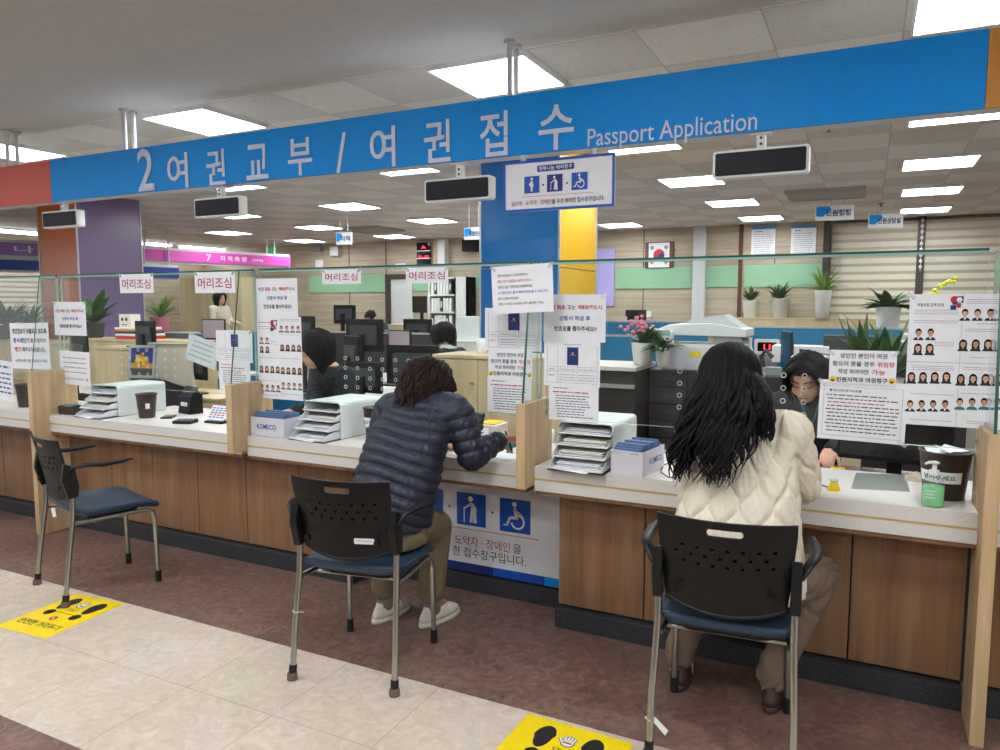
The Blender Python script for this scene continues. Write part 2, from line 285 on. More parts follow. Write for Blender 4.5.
m = MB(); m.box(4.2, 4.35, 3.5, 12.9, 0, H, 'wall_panel'); struct(m.build('wall_right'))
m = MB(); m.box(X0, X1, -5.1, -5, 0, H, 'grey_wall'); struct(m.build('wall_front'))
# seams, pipes and posts of the back wall
def wall_strip(name, px, w, c, y0=12.57, z0=0, z1=H):
    x = PY(px, 250, 12.6).x; m = MB(); m.box(x-w/2, x+w/2, y0, 12.6, z0, z1, c); return struct(m.build(name))
wall_strip('trim_1', 445, .16, 'white_metal', 12.45); wall_strip('trim_2', 700.5, .2, 'white_metal', 12.5); wall_strip('trim_3', 741, .06, 'wood_dark_frame'); wall_strip('trim_4', 826.5, .09, 'brown_plastic', 12.5)
wall_strip('trim_5', 432, .05, 'oak'); wall_strip('trim_6', 349, .012, 'brown_plastic', 12.59); wall_strip('trim_7', 386, .012, 'brown_plastic', 12.59); wall_strip('trim_8', 644, .012, 'brown_plastic', 12.59)
wall_strip('trim_9', 775, .012, 'brown_plastic', 12.59)
# green translucent band windows high in the wall
for i, (a, b, t, bo) in enumerate(((309, 387, 276, 292), (413, 430, 277, 291), (468, 481, 276, 290), (616, 697, 268, 288), (704, 738, 266.5, 287), (745, 824, 265, 286.5))):
    p = PY(a, t, 12.58); q = PY(b, bo, 12.58); m = MB(); m.box(p.x, q.x, 12.575, 12.6, q.z, p.z, 'green_band'); struct(m.build('window_%d' % (i+1)))
# white door with a dark frame
p = PY(388, 277, 12.6); q = PY(414, 330, 12.6); m = MB(); m.box(p.x+.1, q.x, 12.55, 12.6, 0, p.z-.05, 'door_white'); d = struct(m.build('door_1'))
m = MB(); m.box(p.x-.02, p.x+.1, 12.52, 12.6, 0, p.z+.05, 'brown_plastic'); m.box(p.x+.1, q.x, 12.52, 12.6, p.z-.05, p.z+.05, 'brown_plastic'); m.build('door_frame', d)
m = MB(); m.cyl((q.x-.12, 12.54, 1.0), (q.x-.12, 12.48, 1.0), .025, .03, 'steel'); m.build('door_handle', d)
# roller blinds on the right part of the back wall
def blind(x0, x1, y, z0, z1, n, lab, ms=('blinds', 'blinds_light')):
    t = thing('window_blind', lab, 'blind', (x0, y, z0), 0, 'horizontal blinds'); m = MB(); W = x1-x0; Hh = z1-z0
    for k in range(n):
        a = Hh*k/n; b = Hh*(k+.62)/n; c = Hh*(k+1)/n
        m.add([(0, 0, a), (W, 0, a), (W, .012, b), (0, .012, b)], [(0, 1, 2, 3)], ms[1]); m.add([(0, .012, b), (W, .012, b), (W, 0, c), (0, 0, c)], [(0, 1, 2, 3)], ms[0])
    m.build('slats', t); m = MB(); m.box(-.01, W+.01, -.02, .05, -.03, 0, 'cream_paper'); m.build('bottom_rail', t); return t
xb = PY(921, 250, 12.6).x
blind(-.55, xb-.05, 12.66, .9, 2.75, 15, 'beige horizontal blind right of the green wall band, nearer the hanging signs'); blind(xb+.05, 3.9, 12.66, .9, 2.75, 15, 'beige horizontal blind at the far right above the photo poster')
m = MB(); m.box(xb-.05, xb+.05, 12.6, 12.7, 0, H, 'brown_plastic'); struct(m.build('trim_10'))
t = thing('blind_chain', 'row of small white beads hanging between the two beige blinds', 'chain', (xb, 12.57, 2.0)); m = MB()
for k in range(9): m.ell((0, 0, .06+.085*k), (.022, .022, .026), 'white_plastic')
m.build('beads', t); m = MB(); m.cyl((0, 0, 0), (0, 0, .78), .004, .004, 'white_plastic'); m.build('cord', t)
# ------------------------------------------------------------------ ceiling lights
LP = []
for y, xs in ((3.83, (.42, -1.92, -4.22, -6.5)), (5.88, (.49, -1.7, -4.0, -6.2)), (7.85, (.52, -1.69, -3.9, -6.1, -8.2)), (9.72, (.58, -1.58, -3.75, -6.0, -8.2, -10.25)), (11.6, (.63, -1.47, -3.62, -5.85, -8.0, -10.15)), (1.5, (-7.9, -5.6, -3.3, -1.0, 1.3)), (-.3, (-7.9, -5.6, -3.3, -1.0, 1.3)), (-2.2, (-5.6, -3.3, -1.0, 1.3))):  # last three rows: unseen lamps added to brighten the hall side
    for x in xs: LP.append((x, y))
def light(x, y, lab, grp):
    t = thing('ceiling_light', lab, 'ceiling light', (x, y, H if y > 3.49 else H-.012), 0, grp)
    m = MB(); a, b = .297, .283
    for q in ((-a, -b, -a, a), (b, a, -a, a), (-b, b, -a, -b), (-b, b, b, a)): m.box(*q, -.03, 0, 'white_plastic')
    m.build('light_frame', t); m = MB(); m.box(-b, b, -b, b, -.022, -.002, 'led_panel'); m.build('diffuser', t); return t
L0 = light(*LP[0], 'large square ceiling light at the top right corner above the blue board', 'square ceiling lights'); rows = {3.83: 'row just above the blue board', 5.88: 'second row behind the blue board', 7.85: 'third row behind the blue board', 9.72: 'fourth row, far back over the office', 11.6: 'last row along the back wall', 1.5: 'added fill row over the waiting hall', -.3: 'added fill row behind the camera', -2.2: 'rearmost added fill row of the hall'}
ordn = ['first', 'second', 'third', 'fourth', 'fifth', 'sixth', 'seventh']
seen = {}
for x, y in LP:
    k = seen.get(y, 0); seen[y] = k+1
    lab = 'square ceiling light, %s from right in the %s' % (ordn[k], rows[y])
    if (x, y) == LP[0]: L0['label'] = lab; continue
    c = copy_tree(L0); c.location = (x, y, H if y > 3.49 else H-.012); c['label'] = lab
# linear lamps far left
a = PZ(141, 240, H); b = PZ(205, 243, H)
for (y0, y1, x, lab) in ((4.2, 8.2, -13.2, 'long tube ceiling light at the far left edge over the purple sign'), (8.9, 11.0, -13.3, 'long tube ceiling light above the left part of the pink sign'), (11.25, 12.45, -13.3, 'short tube ceiling light above the right part of the pink sign')):
    t = thing('tube_light', lab, 'ceiling light', (x, y0, H), 0, 'tube ceiling lights'); m = MB(); m.box(-.1, .1, 0, y1-y0, -.03, 0, 'white_plastic'); m.build('light_housing', t)
    m = MB(); m.box(-.08, .08, .03, y1-y0-.03, -.07, -.03, 'tube_light'); m.build('light_tube', t)
# ceiling air conditioners, sprinklers
def aircon(px, py, lab):
    p = PZ(px, py, H); t = thing('ceiling_air_conditioner', lab, 'air conditioner', (p.x, p.y, H), 0, 'ceiling air conditioners'); m = MB(); m.rbox(-.42, .42, -.42, .42, -.03, 0, .04, 'grey_wall'); m.build('grille_panel', t)
    for q in ((-.38, .38, -.38, -.32), (-.38, .38, .32, .38), (-.38, -.32, -.3, .3), (.32, .38, -.3, .3)): m = MB(); m.box(*q, -.036, -.028, 'grey_plastic'); m.build('air_slot', t)
aircon(826, 193, 'flat ceiling air conditioner panel above the hanging office signs'); aircon(372, 229, 'flat ceiling air conditioner panel far back, left of the blue column')
for px, py, lab in ((881, 203, 'small round sprinkler beside the right air conditioner'), (395, 232, 'small round sprinkler near the far left air conditioner'), (829, 126, 'small dark sprinkler just under the blue board near the right')):
    p = PZ(px, py, H); t = thing('sprinkler', lab, 'sprinkler', (p.x, p.y, H)); m = MB(); m.lathe([(.035, 0), (.03, -.012), (.012, -.02), (.01, -.04), (.025, -.045), (.0, -.05)], (0, 0, 0), 'grey_plastic', 12); m.build('sprinkler_head', t)
# ------------------------------------------------------------------ columns
def column(name, X0_, X1_, Y0, Y1, front, side, lab):
    t = thing(name, lab, 'column', ((X0_+X1_)/2, (Y0+Y1)/2, 0)); w = (X1_-X0_)/2; d = (Y1-Y0)/2
    m = MB(); m.box(-w+.02, w-.02, -d+.02, d-.02, 0, H, 'grey_wall'); m.build('core', t)
    zs = [0, .9, 1.8, H-.002]
    m = MB(); [m.box(-w+.006, w-.006, -d, -d+.02, a+.004, b-.004, front) for a, b in zip(zs, zs[1:])]; m.build('front_cladding', t)
    m = MB(); [m.box(w-.02, w, -d+.006, d-.006, a+.004, b-.004, side) for a, b in zip(zs, zs[1:])]; m.build('side_cladding', t)
    m = MB()
    for a, b in ((-w, -d), (w, -d), (w, d)): m.box(a-.008, a+.008, b-.008, b+.008, 0, H-.002, 'alu')
    m.build('corner_strip', t); return t
def xr(px, Y, py=230): return PY(px, py, Y).x
col1 = column('column', xr(480.5, 5.5), xr(559.3, 5.5), 5.5, 6.38, 'column_blue', 'column_yellow', 'square column with glossy blue front and yellow side panel')
col2 = column('column', xr(38, 5.5), xr(76.5, 5.5), 5.5, 6.34, 'column_orange', 'column_purple', 'square column with glossy orange front and purple side panel')
# ------------------------------------------------------------------ overhead fascia boards
YH = 3.33
hb = PY(51.8, 201.5, YH); ht = PY(49.5, 160.3, YH); hr = PY(984.8, 108.3, YH); hz0 = (hb.z+hr.z)/2; hz1 = ht.z
def fascia(x0, x1, c, lab):
    t = thing('overhead_sign', lab, 'sign', (x0, YH, hz0)); m = MB(); m.box(.001, x1-x0-.001, 0, .02, 0, hz1-hz0, c); m.build('sign_panel', t)
    m = MB(); m.box(.001, x1-x0-.001, .02, .11, .0, hz1-hz0, 'white_metal'); m.build('housing', t); return t
def rods(t, px, x0):
    x = PY(px, 100, YH).x-x0
    for y in (.03, .1): m = MB(); m.cyl((x, y, hz1-hz0), (x, y, H-.014-hz0), .014, .014, 'white_metal', 12); m.cyl((x, y, H-.03-hz0), (x, y, H-.014-hz0), .03, .03, 'white_metal', 12); m.build('hanging_rod', t)
xl, xrr = hb.x, hr.x
t = fascia(xl, xrr, 'sign_blue', 'long blue overhead board reading 2 passport issue and application'); rods(t, 119, xl); rods(t, 507, xl)
m = MB()
for txt, a, b, yt, yb in (('2', 137, 155, 149, 191), ('여', 167, 189, 154, 188), ('권', 206, 226, 150, 185), ('교', 246, 269, 145, 179), ('부', 288, 313, 139, 175), ('/', 336, 347, 133, 173), ('여', 370, 396, 128, 167), ('권', 424, 451, 121, 162), ('접', 480, 508, 113, 156), ('수', 539, 574, 106, 149)):
    p = PY(a, yt, YH); q = PY(b, yb, YH); m.text(txt, (p.x+q.x)/2-xl, (p.z+q.z)/2-hz0, abs(p.z-q.z)*.96, 'sign_white', w=q.x-p.x, y=-.004, bold=.012, ext=.004)
p = PY(588, 130, YH); q = PY(757, 128, YH); zc = PY(672, 131, YH).z; m.text('Passport Application', (p.x+q.x)/2-xl, zc-hz0-.004, .105, 'sign_white', w=q.x-p.x, y=-.004, bold=.0, ext=.004)
m.build('lettering', t)
t = fascia(xl-2.2, xl, 'sign_red', 'red overhead board left of the blue board'); rods(t, 0, xl-2.2)
t = fascia(xrr, xrr+2.2, 'sign_orange', 'orange overhead board at the right edge beyond the blue board'); rods(t, 1100, xrr)
# ticket displays under the boards
def display(px0, px1, y0, y1, lab, Y=3.37):
    c = PY((px0+px1)/2, (y0+y1)/2, Y); w = PY(px1, y0, Y).x-PY(px0, y0, Y).x; h = PY(px0, y0, Y).z-PY(px0, y1, Y).z
    w = .39; h = .118
    t = thing('hanging_number_display', lab, 'display', (c.x, Y, c.z), 0, 'ticket number displays under the boards')
    m = MB(); m.rbox(-w/2, w/2, -.03, .03, -h/2, h/2, .014, 'white_plastic', axis=1); m.build('display_housing', t, bevel=.003)
    m = MB(); m.rbox(-w/2+.012, w/2-.012, -.034, -.03, -h/2+.011, h/2-.011, .008, 'screen_dark', axis=1); m.build('screen', t)
    zt = hz0-c.z-.001; m = MB(); m.box(-.018, .018, -.005, .03, h/2, zt-.006, 'white_plastic'); m.box(-.045, .045, -.02, .045, zt-.008, zt, 'white_plastic')
    for z in (h/2+.02, h/2+.045): m.cyl((0, -.008, z), (0, -.004, z), .006, .006, 'dark_grey', 8)
    m.build('bracket', t)
display(45, 82, 209, 230, 'slim dark number display under the red and blue boards, leftmost'); display(198, 243, 196, 219, 'slim dark number display under the letters near the left of the blue board'); display(428, 491, 177, 203, 'slim dark number display left of the white priority notice board'); display(712, 809, 146, 180, 'slim dark number display right of the white priority notice board')
# pictogram drawing
def picto(m, kind, x, z, s, y, bg='pictogram_blue', fg='white_paper'):
    m.poly([(x-s/2, z-s/2), (x+s/2, z-s/2), (x+s/2, z+s/2), (x-s/2, z+s/2)], y, bg); y2 = y-.0012; q = lambda a, b: (x+a*s, z+b*s)
    if kind == 'elder':
        m.disc(x-.02*s, z+.33*s, .085*s, y2, fg); m.poly([q(-.06, .22), q(.1, .2), q(.2, .02), q(.17, -.1), q(-.02, -.1), q(.0, .08)], y2, fg); m.bar(q(.12, -.08), q(.14, -.4), .11*s, y2, fg, rnd=False); m.bar(q(.03, -.08), q(.0, -.4), .1*s, y2, fg, rnd=False)
        m.bar(q(-.03, .16), q(-.22, .03), .06*s, y2, fg); m.bar(q(-.24, .05), q(-.24, -.4), .035*s, y2, fg)
    elif kind == 'wheelchair':
        m.disc(x-.02*s, z+.35*s, .075*s, y2, fg); m.bar(q(.0, .22), q(.06, -.06), .1*s, y2, fg); m.bar(q(.06, -.06), q(-.16, -.06), .08*s, y2, fg); m.bar(q(-.16, -.06), q(-.26, -.3), .07*s, y2, fg); m.bar(q(-.26, -.3), q(-.36, -.3), .05*s, y2, fg)
        m.bar(q(.02, .16), q(.2, .06), .055*s, y2, fg); m.bar(q(.2, .06), q(.26, -.02), .045*s, y2, fg); m.ring(x+.09*s, z-.17*s, .2*s, .055*s, y2, fg, -170, 95)
    else:
        m.disc(x, z+.33*s, .085*s, y2, fg); m.poly([q(-.08, .2), q(.06, .22), q(.1, .05), q(.12, -.1), q(-.05, -.18), q(-.16, -.04), q(-.16, .04)], y2, fg); m.bar(q(.0, -.1), q(.0, -.4), .12*s, y2, fg, rnd=False); m.bar(q(-.07, .14), q(-.16, .02), .05*s, y2, fg)
def notice(Y, p0, p1, lab, cat, nm, thick, big):
    pass
# white priority notice hung in front of the board
Y = 3.3; p = PY(503.5, 163, Y); q = PY(614.5, 204.5, Y); w = q.x-p.x; pz0 = PY(504, 213, Y).z; pz1 = PY(503, 163, Y).z; h = pz1-pz0
t = thing('priority_notice', 'white hanging notice with blue frame and three pictograms under the blue board', 'sign', (p.x, Y, pz0)); m = MB(); m.box(0, w, 0, .006, 0, h, 'white_paper'); m.build('panel', t)
m = MB(); b = .012
for r in ((0, w, 0, b), (0, w, h-b, h), (0, b, b, h-b), (w-b, w, b, h-b)): m.box(r[0], r[1], -.004, 0, r[2], r[3], 'pictogram_blue')
m.build('frame', t); m = MB(); m.rect(w*.32, w*.65, h*.76, h*.88, -.002, 'navy_print'); m.text('행복나눔 배려창구', w*.485, h*.82, h*.085, 'white_paper', w=w*.3, y=-.004)
for k, (kd, x) in enumerate((('mother', .27), ('elder', .48), ('wheelchair', .7))): picto(m, kd, w*x, h*.52, h*.33, -.003, bg='navy_print' if k == 1 else 'pictogram_blue')
for x in (.375, .59): m.disc(w*x, h*.5, .005, -.003, 'print_black')
m.rect(w*.18, w*.82, h*.285, h*.292, -.002, 'print_red'); m.text('임산부 · 노약자 · 장애인', w*.08, h*.17, h*.1, 'print_magenta', w=w*.37, align='l', y=-.002); m.text('을 우선 배려한 접수창구입니다.', w*.455, h*.17, h*.1, 'print_black', w=w*.46, align='l', y=-.002); m.build('lettering', t)
m = MB(); [m.box(x-.01, x+.01, .006, .028, h-.02, h+.03, 'white_metal') for x in (.1, w-.1)]; m.build('clip', t)
# ------------------------------------------------------------------ the counter
t = thing('service_counter', 'long service counter with pale speckled stone top and brown wood front', 'counter', (0, 0, 0)); XL, XR = -7.2, 2.2
DX = [-4.82, -3.07, -1.344, .371]; DW = .043
m = MB(); cuts = [XL]+[v for d in DX for v in (d, d+DW)]+[XR]
for a, b in zip(cuts[0::2], cuts[1::2]): m.box(a+.001, b-.001, CY0, 3.5, CB, CZ, 'counter_stone')
for a, b in ((DX[0], DX[0]+DW), (DX[1], DX[1]+DW), (DX[2], DX[2]+DW), (DX[3], DX[3]+DW)): m.box(a, b, 3.16, 3.5, CB, CZ, 'counter_stone')
m.build('countertop', t)
m = MB(); [m.box(a+.002, b-.002, CY0-.0015, CY0+.002, .724, .733, 'gold') for a, b in zip(cuts[0::2], cuts[1::2])]; m.build('inlay_strip', t)
m = MB(); [m.box(a+.002, b-.002, CY0+.01, 3.4, CB-.018, CB-.0005, 'walnut') for a, b in zip(cuts[0::2], cuts[1::2])]; m.build('top_rail', t)
RL, RR = -2.42, -1.25
def front(x0, x1, y, m0='walnut'):
    m = MB(); m.box(x0+.003, x1-.003, y, y+.02, .1, CB-.02, m0); m.build('front_panel', t, bevel=.0015)
x = RL
while x > XL: front(x-.4, x, 3.12); x -= .4
for a, b in ((RR, -.84), (-.84, -.43), (-.43, -.016), (-.016, .369), (.416, .8), (.8, 1.2), (1.2, 1.6), (1.6, 2.0)): front(a, b, 3.12)
m = MB(); m.box(RL, RR, 3.30, 3.32, .1, CB-.02, 'walnut'); m.build('recess_panel', t); m = MB(); m.box(RL-.02, RL, 3.12, 3.3, .1, CB-.02, 'walnut'); m.box(RR-.003, RR+.017, 3.142, 3.3, .1, CB-.02, 'walnut'); m.build('recess_side', t)
m = MB(); m.box(XL, DX[0]-.001, 3.08, 3.4, 0, .09, 'granite_dark'); m.box(DX[0]+DW+.001, RL, 3.08, 3.4, 0, .09, 'granite_dark'); m.box(RR, DX[3]-.001, 3.08, 3.4, 0, .09, 'granite_dark'); m.box(DX[3]+DW+.001, XR, 3.08, 3.4, 0, .09, 'granite_dark'); m.box(RL, RR, 3.28, 3.4, 0, .09, 'granite_dark'); m.build('plinth', t, bevel=.002)
m = MB(); m.box(XL, RL-.02, 3.141, 3.16, .09, CB-.02, 'dark_grey'); m.box(RR+.017, XR, 3.141, 3.16, .09, CB-.02, 'dark_grey'); m.build('carcass', t)
# banner in the knee recess
bx0, bx1, bz0, bz1 = RL+.01, RR-.006, .1, .65; w = bx1-bx0; h = bz1-bz0
t = thing('priority_banner', 'white banner with blue pictograms in the knee recess under the counter', 'banner', (bx0, 3.298, bz0)); m = MB(); m.box(0, w, -.002, 0, 0, h, 'white_paper'); m.build('sheet', t)
m = MB(); Yb = 3.296
def bp(px, py): p = PY(px, py, Yb); return p.x-bx0, p.z-bz0
e0, e1 = bp(457, 508), bp(486, 512); s = e1[0]-e0[0]; picto(m, 'elder', (e0[0]+e1[0])/2, bp(471, 509.5)[1], s, -.004)
e0, e1 = bp(500, 515), bp(530.5, 518); picto(m, 'wheelchair', (e0[0]+e1[0])/2, bp(515, 516)[1], s, -.004); picto(m, 'mother', bp(471, 509)[0]-(bp(515, 516)[0]-bp(471, 509)[0]), bp(471, 509.5)[1], s, -.004)
for px, py in ((449.5, 506), (492.5, 512.5)): m.disc(*bp(px, py), .006, -.003, 'print_black')
a = bp(539, 540); m.rect(.12, a[0], a[1]-.001, a[1]+.002, -.003, 'print_magenta')
a, b = bp(455, 541), bp(510, 545.5); zc = bp(487, 544)[1]; m.text('노약자 · 장애인', (a[0]+b[0])/2, zc, .052, 'print_magenta', w=b[0]-a[0], y=-.003, bold=.0); m.text('임산부 ·', a[0]-.16, zc, .05, 'print_magenta', w=.24, y=-.003, bold=0)
c0 = bp(520.5, 548); m.text('을', c0[0]-.018, zc, .048, 'print_black', w=.045, y=-.003, bold=0)
a, b = bp(453, 551), bp(526, 560); zc = bp(490, 556)[1]; m.text('한 접수창구입니다.', (a[0]+b[0])/2, zc, .052, 'print_black', w=b[0]-a[0], y=-.003, bold=0); m.text('우선 배려', a[0]-.2, zc, .052, 'print_black', w=.3, y=-.003, bold=0)
m.rect(0, w, 0, .045, -.003, 'pictogram_blue'); m.rect(w*.2, w*.63, 0, .045, -.0045, 'print_dkblue'); m.rect(w*.88, w, 0, .045, -.0045, 'sign_blue'); m.build('printing', t)
# dividers and glass
Gn = ['at the far left beside the empty chair', 'beside the white card box at left', 'in the middle beside the navy puffer jacket', 'at the right edge beside the sanitiser']
TZ = 1.075
for i, x in enumerate(DX):
    full = i in (0, 3); t = thing('counter_divider', ('floor-standing' if full else 'short')+' pale oak divider '+Gn[i], 'divider', (x, 0, 0), 0, 'oak dividers on the counter'); m = MB()
    if full: m.prism([(2.85, 0), (3.078, 0), (3.078, CB), (3.155, CB), (3.155, TZ), (2.85, TZ)], 0, DW, 'oak', axis=0)
    else: m.prism([(2.85, .70), (2.949, .70), (2.949, CZ+.001), (3.155, CZ+.001), (3.155, TZ), (2.85, TZ)], 0, DW, 'oak', axis=0)
    m.build('board', t, bevel=.0015)
    g = thing('side_glass', 'clear glass fin on the oak divider '+Gn[i], 'glass', (x+DW/2, 0, TZ+.0005), 0, 'glass fins on the dividers'); m = MB(); m.prism([(2.87, 0), (GY-.008, 0), (GY-.008, .615), (2.955, .615)], -.005, .005, 'glass', axis=0); 
    m.m[0] = m.mi('glass'); m.m[1] = m.mi('glass')
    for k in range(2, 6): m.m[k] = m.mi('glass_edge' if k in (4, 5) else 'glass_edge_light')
    m.build('pane', g); m = MB(); m.box(-.007, .007, GY-.02, GY-.008, -.0, .012, 'steel'); m.build('glass_clamp', g)
GB, GT = .985, 1.69
holes = {2: [(346, 358, 370.5, 383, 396, 409, 422, 435), (358, 386.5), 3], 1: [(122, 130.5, 139, 147.5, 156.5, 165.5, 175), (349, 372.8), 3], 3: [(680.3, 700, 721, 742, 763, 784, 805), (371, 407), 3]}
edges = [(XL, DX[0]), (DX[0]+DW, DX[1]), (DX[1]+DW, DX[2]), (DX[2]+DW, DX[3]), (DX[3]+DW, XR)]
Ln = ['leftmost bay', 'bay behind the empty blue chair', 'bay in front of the sitting woman in navy', 'bay in front of the sitting woman in the cream coat', 'bay beyond the right divider']
for i, (a, b) in enumerate(edges):
    a += .002; b -= .002; t = thing('counter_screen', 'clear glass screen, '+Ln[i], 'glass screen', (a, GY, GB), 0, 'glass screens'); m = MB(); W = b-a; hh = GT-GB
    m.box(0, W, -.006, .006, 0, hh, 'glass')
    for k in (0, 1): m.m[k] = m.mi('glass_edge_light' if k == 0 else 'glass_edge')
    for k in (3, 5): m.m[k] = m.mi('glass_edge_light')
    m.build('pane', t)
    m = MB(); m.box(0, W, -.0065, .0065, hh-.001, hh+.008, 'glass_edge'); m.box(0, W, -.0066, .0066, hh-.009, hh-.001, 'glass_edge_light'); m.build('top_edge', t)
    for e, sg in ((.0, 1), (W, -1)): m = MB(); m.box(e-.001*sg, e+.014*sg, -.010, -.0065, .02, .04, 'steel'); m.build('glass_clamp', t)
    if i in holes:
        xs, (y0, y1), n = holes[i]; g0 = None; zt = PY(xs[0], y0, GY).z; zb = PY(xs[0], y1, GY).z
        for px in xs:
            for k in range(4):
                X = PY(px, y0, GY).x-a; Z = zt+(zb-zt)*k/3-GB
                if g0 is None:
                    g = MB(); rr = [(.0076, -.0076), (.0102, -.0076), (.0104, -.0061), (.0074, -.0061)]; seg = 20
                    vs = [(r*math.cos(2*math.pi*q/seg), y, r*math.sin(2*math.pi*q/seg)) for r, y in rr[:4] for q in range(seg)]
                    g.add(vs, [(j % 4*seg+q, j % 4*seg+(q+1) % seg, (j+1) % 4*seg+(q+1) % seg, (j+1) % 4*seg+q) for j in range(4) for q in range(seg)], 'white_metal', True); g0 = g.build('speech_hole_ring', t)
                    g0.location = (X, 0, Z)
                else: c = g0.copy(); COL.objects.link(c); c.parent = t; c.location = (X, 0, Z)
# floor stickers
def sticker(cx, cy, rz, lab, w=.34, h=.42):
    t = thing('floor_sticker', lab, 'sticker', (cx, cy, .0006), rz, 'yellow floor stickers', rot=(-math.pi/2, 0, rz)); m = MB(); m.box(-w/2, w/2, -.0006, .0, -h/2, h/2, 'sticker_yellow'); m.build('sheet', t)
    m = MB(); y = -.0012
    for sx in (-1, 1): 
        x = sx*.088; tl = sx*.1
        pts = [(x+.036*math.cos(R_(a))*(1.05 if math.sin(R_(a)) > 0 else .85), .105+.068*math.sin(R_(a))) for a in range(0, 360, 15)]; m.poly(pts, y, 'print_black'); m.disc(x-sx*.0, .005, .026, y, 'print_black', .024, t0=-200, t1=20); m.disc(x, .0, .026, y, 'print_black', .03)
    m.rect(-.075, .075, .012, .016, y, 'print_black')
    m.text('STAY', 0, .052, .028, 'print_black', w=.07, y=y, bold=.0)
    # stop hand
    m.disc(0, .105, .026, y, 'print_black', .024); m.disc(0, .105, .022, y-.0004, 'white_paper', .02)
    for k in range(4): xx = -.015+.0105*k; m.bar((xx, .11), (xx*1.1, .143-.004*abs(k-1.5)), .0125, y, 'print_black'); m.bar((xx, .11), (xx*1.1, .143-.004*abs(k-1.5)), .0085, y-.0004, 'white_paper')
    m.bar((-.018, .1), (-.034, .122), .012, y, 'print_black'); m.bar((-.018, .1), (-.034, .122), .008, y-.0004, 'white_paper'); m.rect(-.016, .016, .099, .107, y-.0008, 'print_red')
    m.disc(0, -.045, .02, y, 'print_red'); m.text('×', 0, -.045, .016, 'white_paper', y=y-.0004)
    m.text('안전한 거리두기', 0, -.115, .048, 'print_black', w=.27, y=y, bold=.02); m.build('printing', t)
p = PZ(61, 617, 0); sticker(-3.445, 2.135, R_(4), 'yellow footprint floor sticker under the leg of the empty chair at left'); sticker(-.865, 2.14, R_(-2), 'yellow footprint floor sticker at the bottom edge, left of the front chair', w=.4)
# ================================================================== papers on the glass
GF = GY-.0085
SK = [0]
class Sheet:
    def __init__(s, name, label, cat, x0, y0, x1, y1, Y=GF, tilt=0, group=None, c='white_paper', kind=None, curl=0, border=None):
        if Y == GF: SK[0] += 1; Y = GF-.0016*(SK[0] % 4)
        s.Y = Y; xm, ym = (x0+x1)/2, (y0+y1)/2; s.c = PY(xm, ym, Y); s.w = PY(x1, ym, Y).x-PY(x0, ym, Y).x; s.h = PY(xm, y0, Y).z-PY(xm, y1, Y).z; s.border = border
        m = MB(); w, h = s.w/2, s.h/2; n = 8; vs = []
        for k in range(n+1): 
            z = h-2*h*k/n; b = -curl*(k/n)**2
            for yy in (0, .0012): vs += [(-w, yy+b, z), (w, yy+b, z)]
        fs = []
        for k in range(n): a = 4*k; fs += [(a, a+4, a+5, a+1), (a+2, a+3, a+7, a+6), (a, a+2, a+6, a+4), (a+1, a+5, a+7, a+3)]
        fs += [(0, 1, 3, 2), (4*n, 4*n+2, 4*n+3, 4*n+1)]; m.add(vs, fs, c)
        s.o = m.build(name); s.o.location = s.c; s.o.rotation_euler = (0, R_(tilt), 0); tag(s.o, label, cat, group); s.m = MB()
    def L(s, px, py): p = PY(px, py, s.Y); return p.x-s.c.x, p.z-s.c.z
    def t(s, txt, x0, x1, y, hpx, c, bold=.015, dy=None):           # a line from px x0 to x1; y = px height of its middle at the left end
        x0 = x0; a = s.L(x0, y); yr = y if dy is None else y+dy; b = s.L(x1, yr); hh = s.L(x0, y-hpx/2)[1]-s.L(x0, y+hpx/2)[1]
        s.m.text(txt, (a[0]+b[0])/2, (a[1]+b[1])/2, hh, c, w=b[0]-a[0], y=-.0008, bold=bold); return s
    def u(s, txt, fx0, fx1, fz, fh, c, bold=.015): # fractions of the sheet
        s.m.text(txt, (-.5+(fx0+fx1)/2)*s.w, (.5-fz)*s.h, fh*s.h, c, w=(fx1-fx0)*s.w, y=-.0008, bold=bold); return s
    def r(s, fx0, fx1, fz0, fz1, c, y=-.0006): s.m.rect((-.5+fx0)*s.w, (-.5+fx1)*s.w, (.5-fz1)*s.h, (.5-fz0)*s.h, y, c); return s
    def ln(s, fx0, fx1, fz, fh, c='print_grey', fill=1): s.m.lines((-.5+fx0)*s.w, (.5-fz)*s.h, (fx1-fx0)*s.w, fh*s.h, c, y=-.0008, fill=fill); return s
    def smile(s, fx, fz, r):
        x, z = (-.5+fx)*s.w, (.5-fz)*s.h; r = r*s.h; s.m.disc(x, z, r, -.0008, 'yellow_plastic'); s.m.disc(x, z-r*.1, r*.6, -.0011, 'print_black', t0=180, t1=360); s.m.disc(x-r*.35, z+r*.3, r*.13, -.0011, 'print_black'); s.m.disc(x+r*.35, z+r*.3, r*.13, -.0011, 'print_black')
    def tape(s, *corners):
        for fx, fz in corners:
            m = MB(); a = .7 if (fx-.5)*(fz-.5) < 0 else -.7; x, z = (-.5+fx)*s.w, (.5-fz)*s.h; l, w = .016, .007; ca, sa = math.cos(a), math.sin(a)
            m.poly([(x+u*l*ca-v*w*sa, z+u*l*sa+v*w*ca) for u, v in ((-1, -1), (1, -1), (1, 1), (-1, 1))], -.0016, 'tape'); m.build('tape', s.o)
        return s
    def end(s): s.m.build('printing', s.o); return s
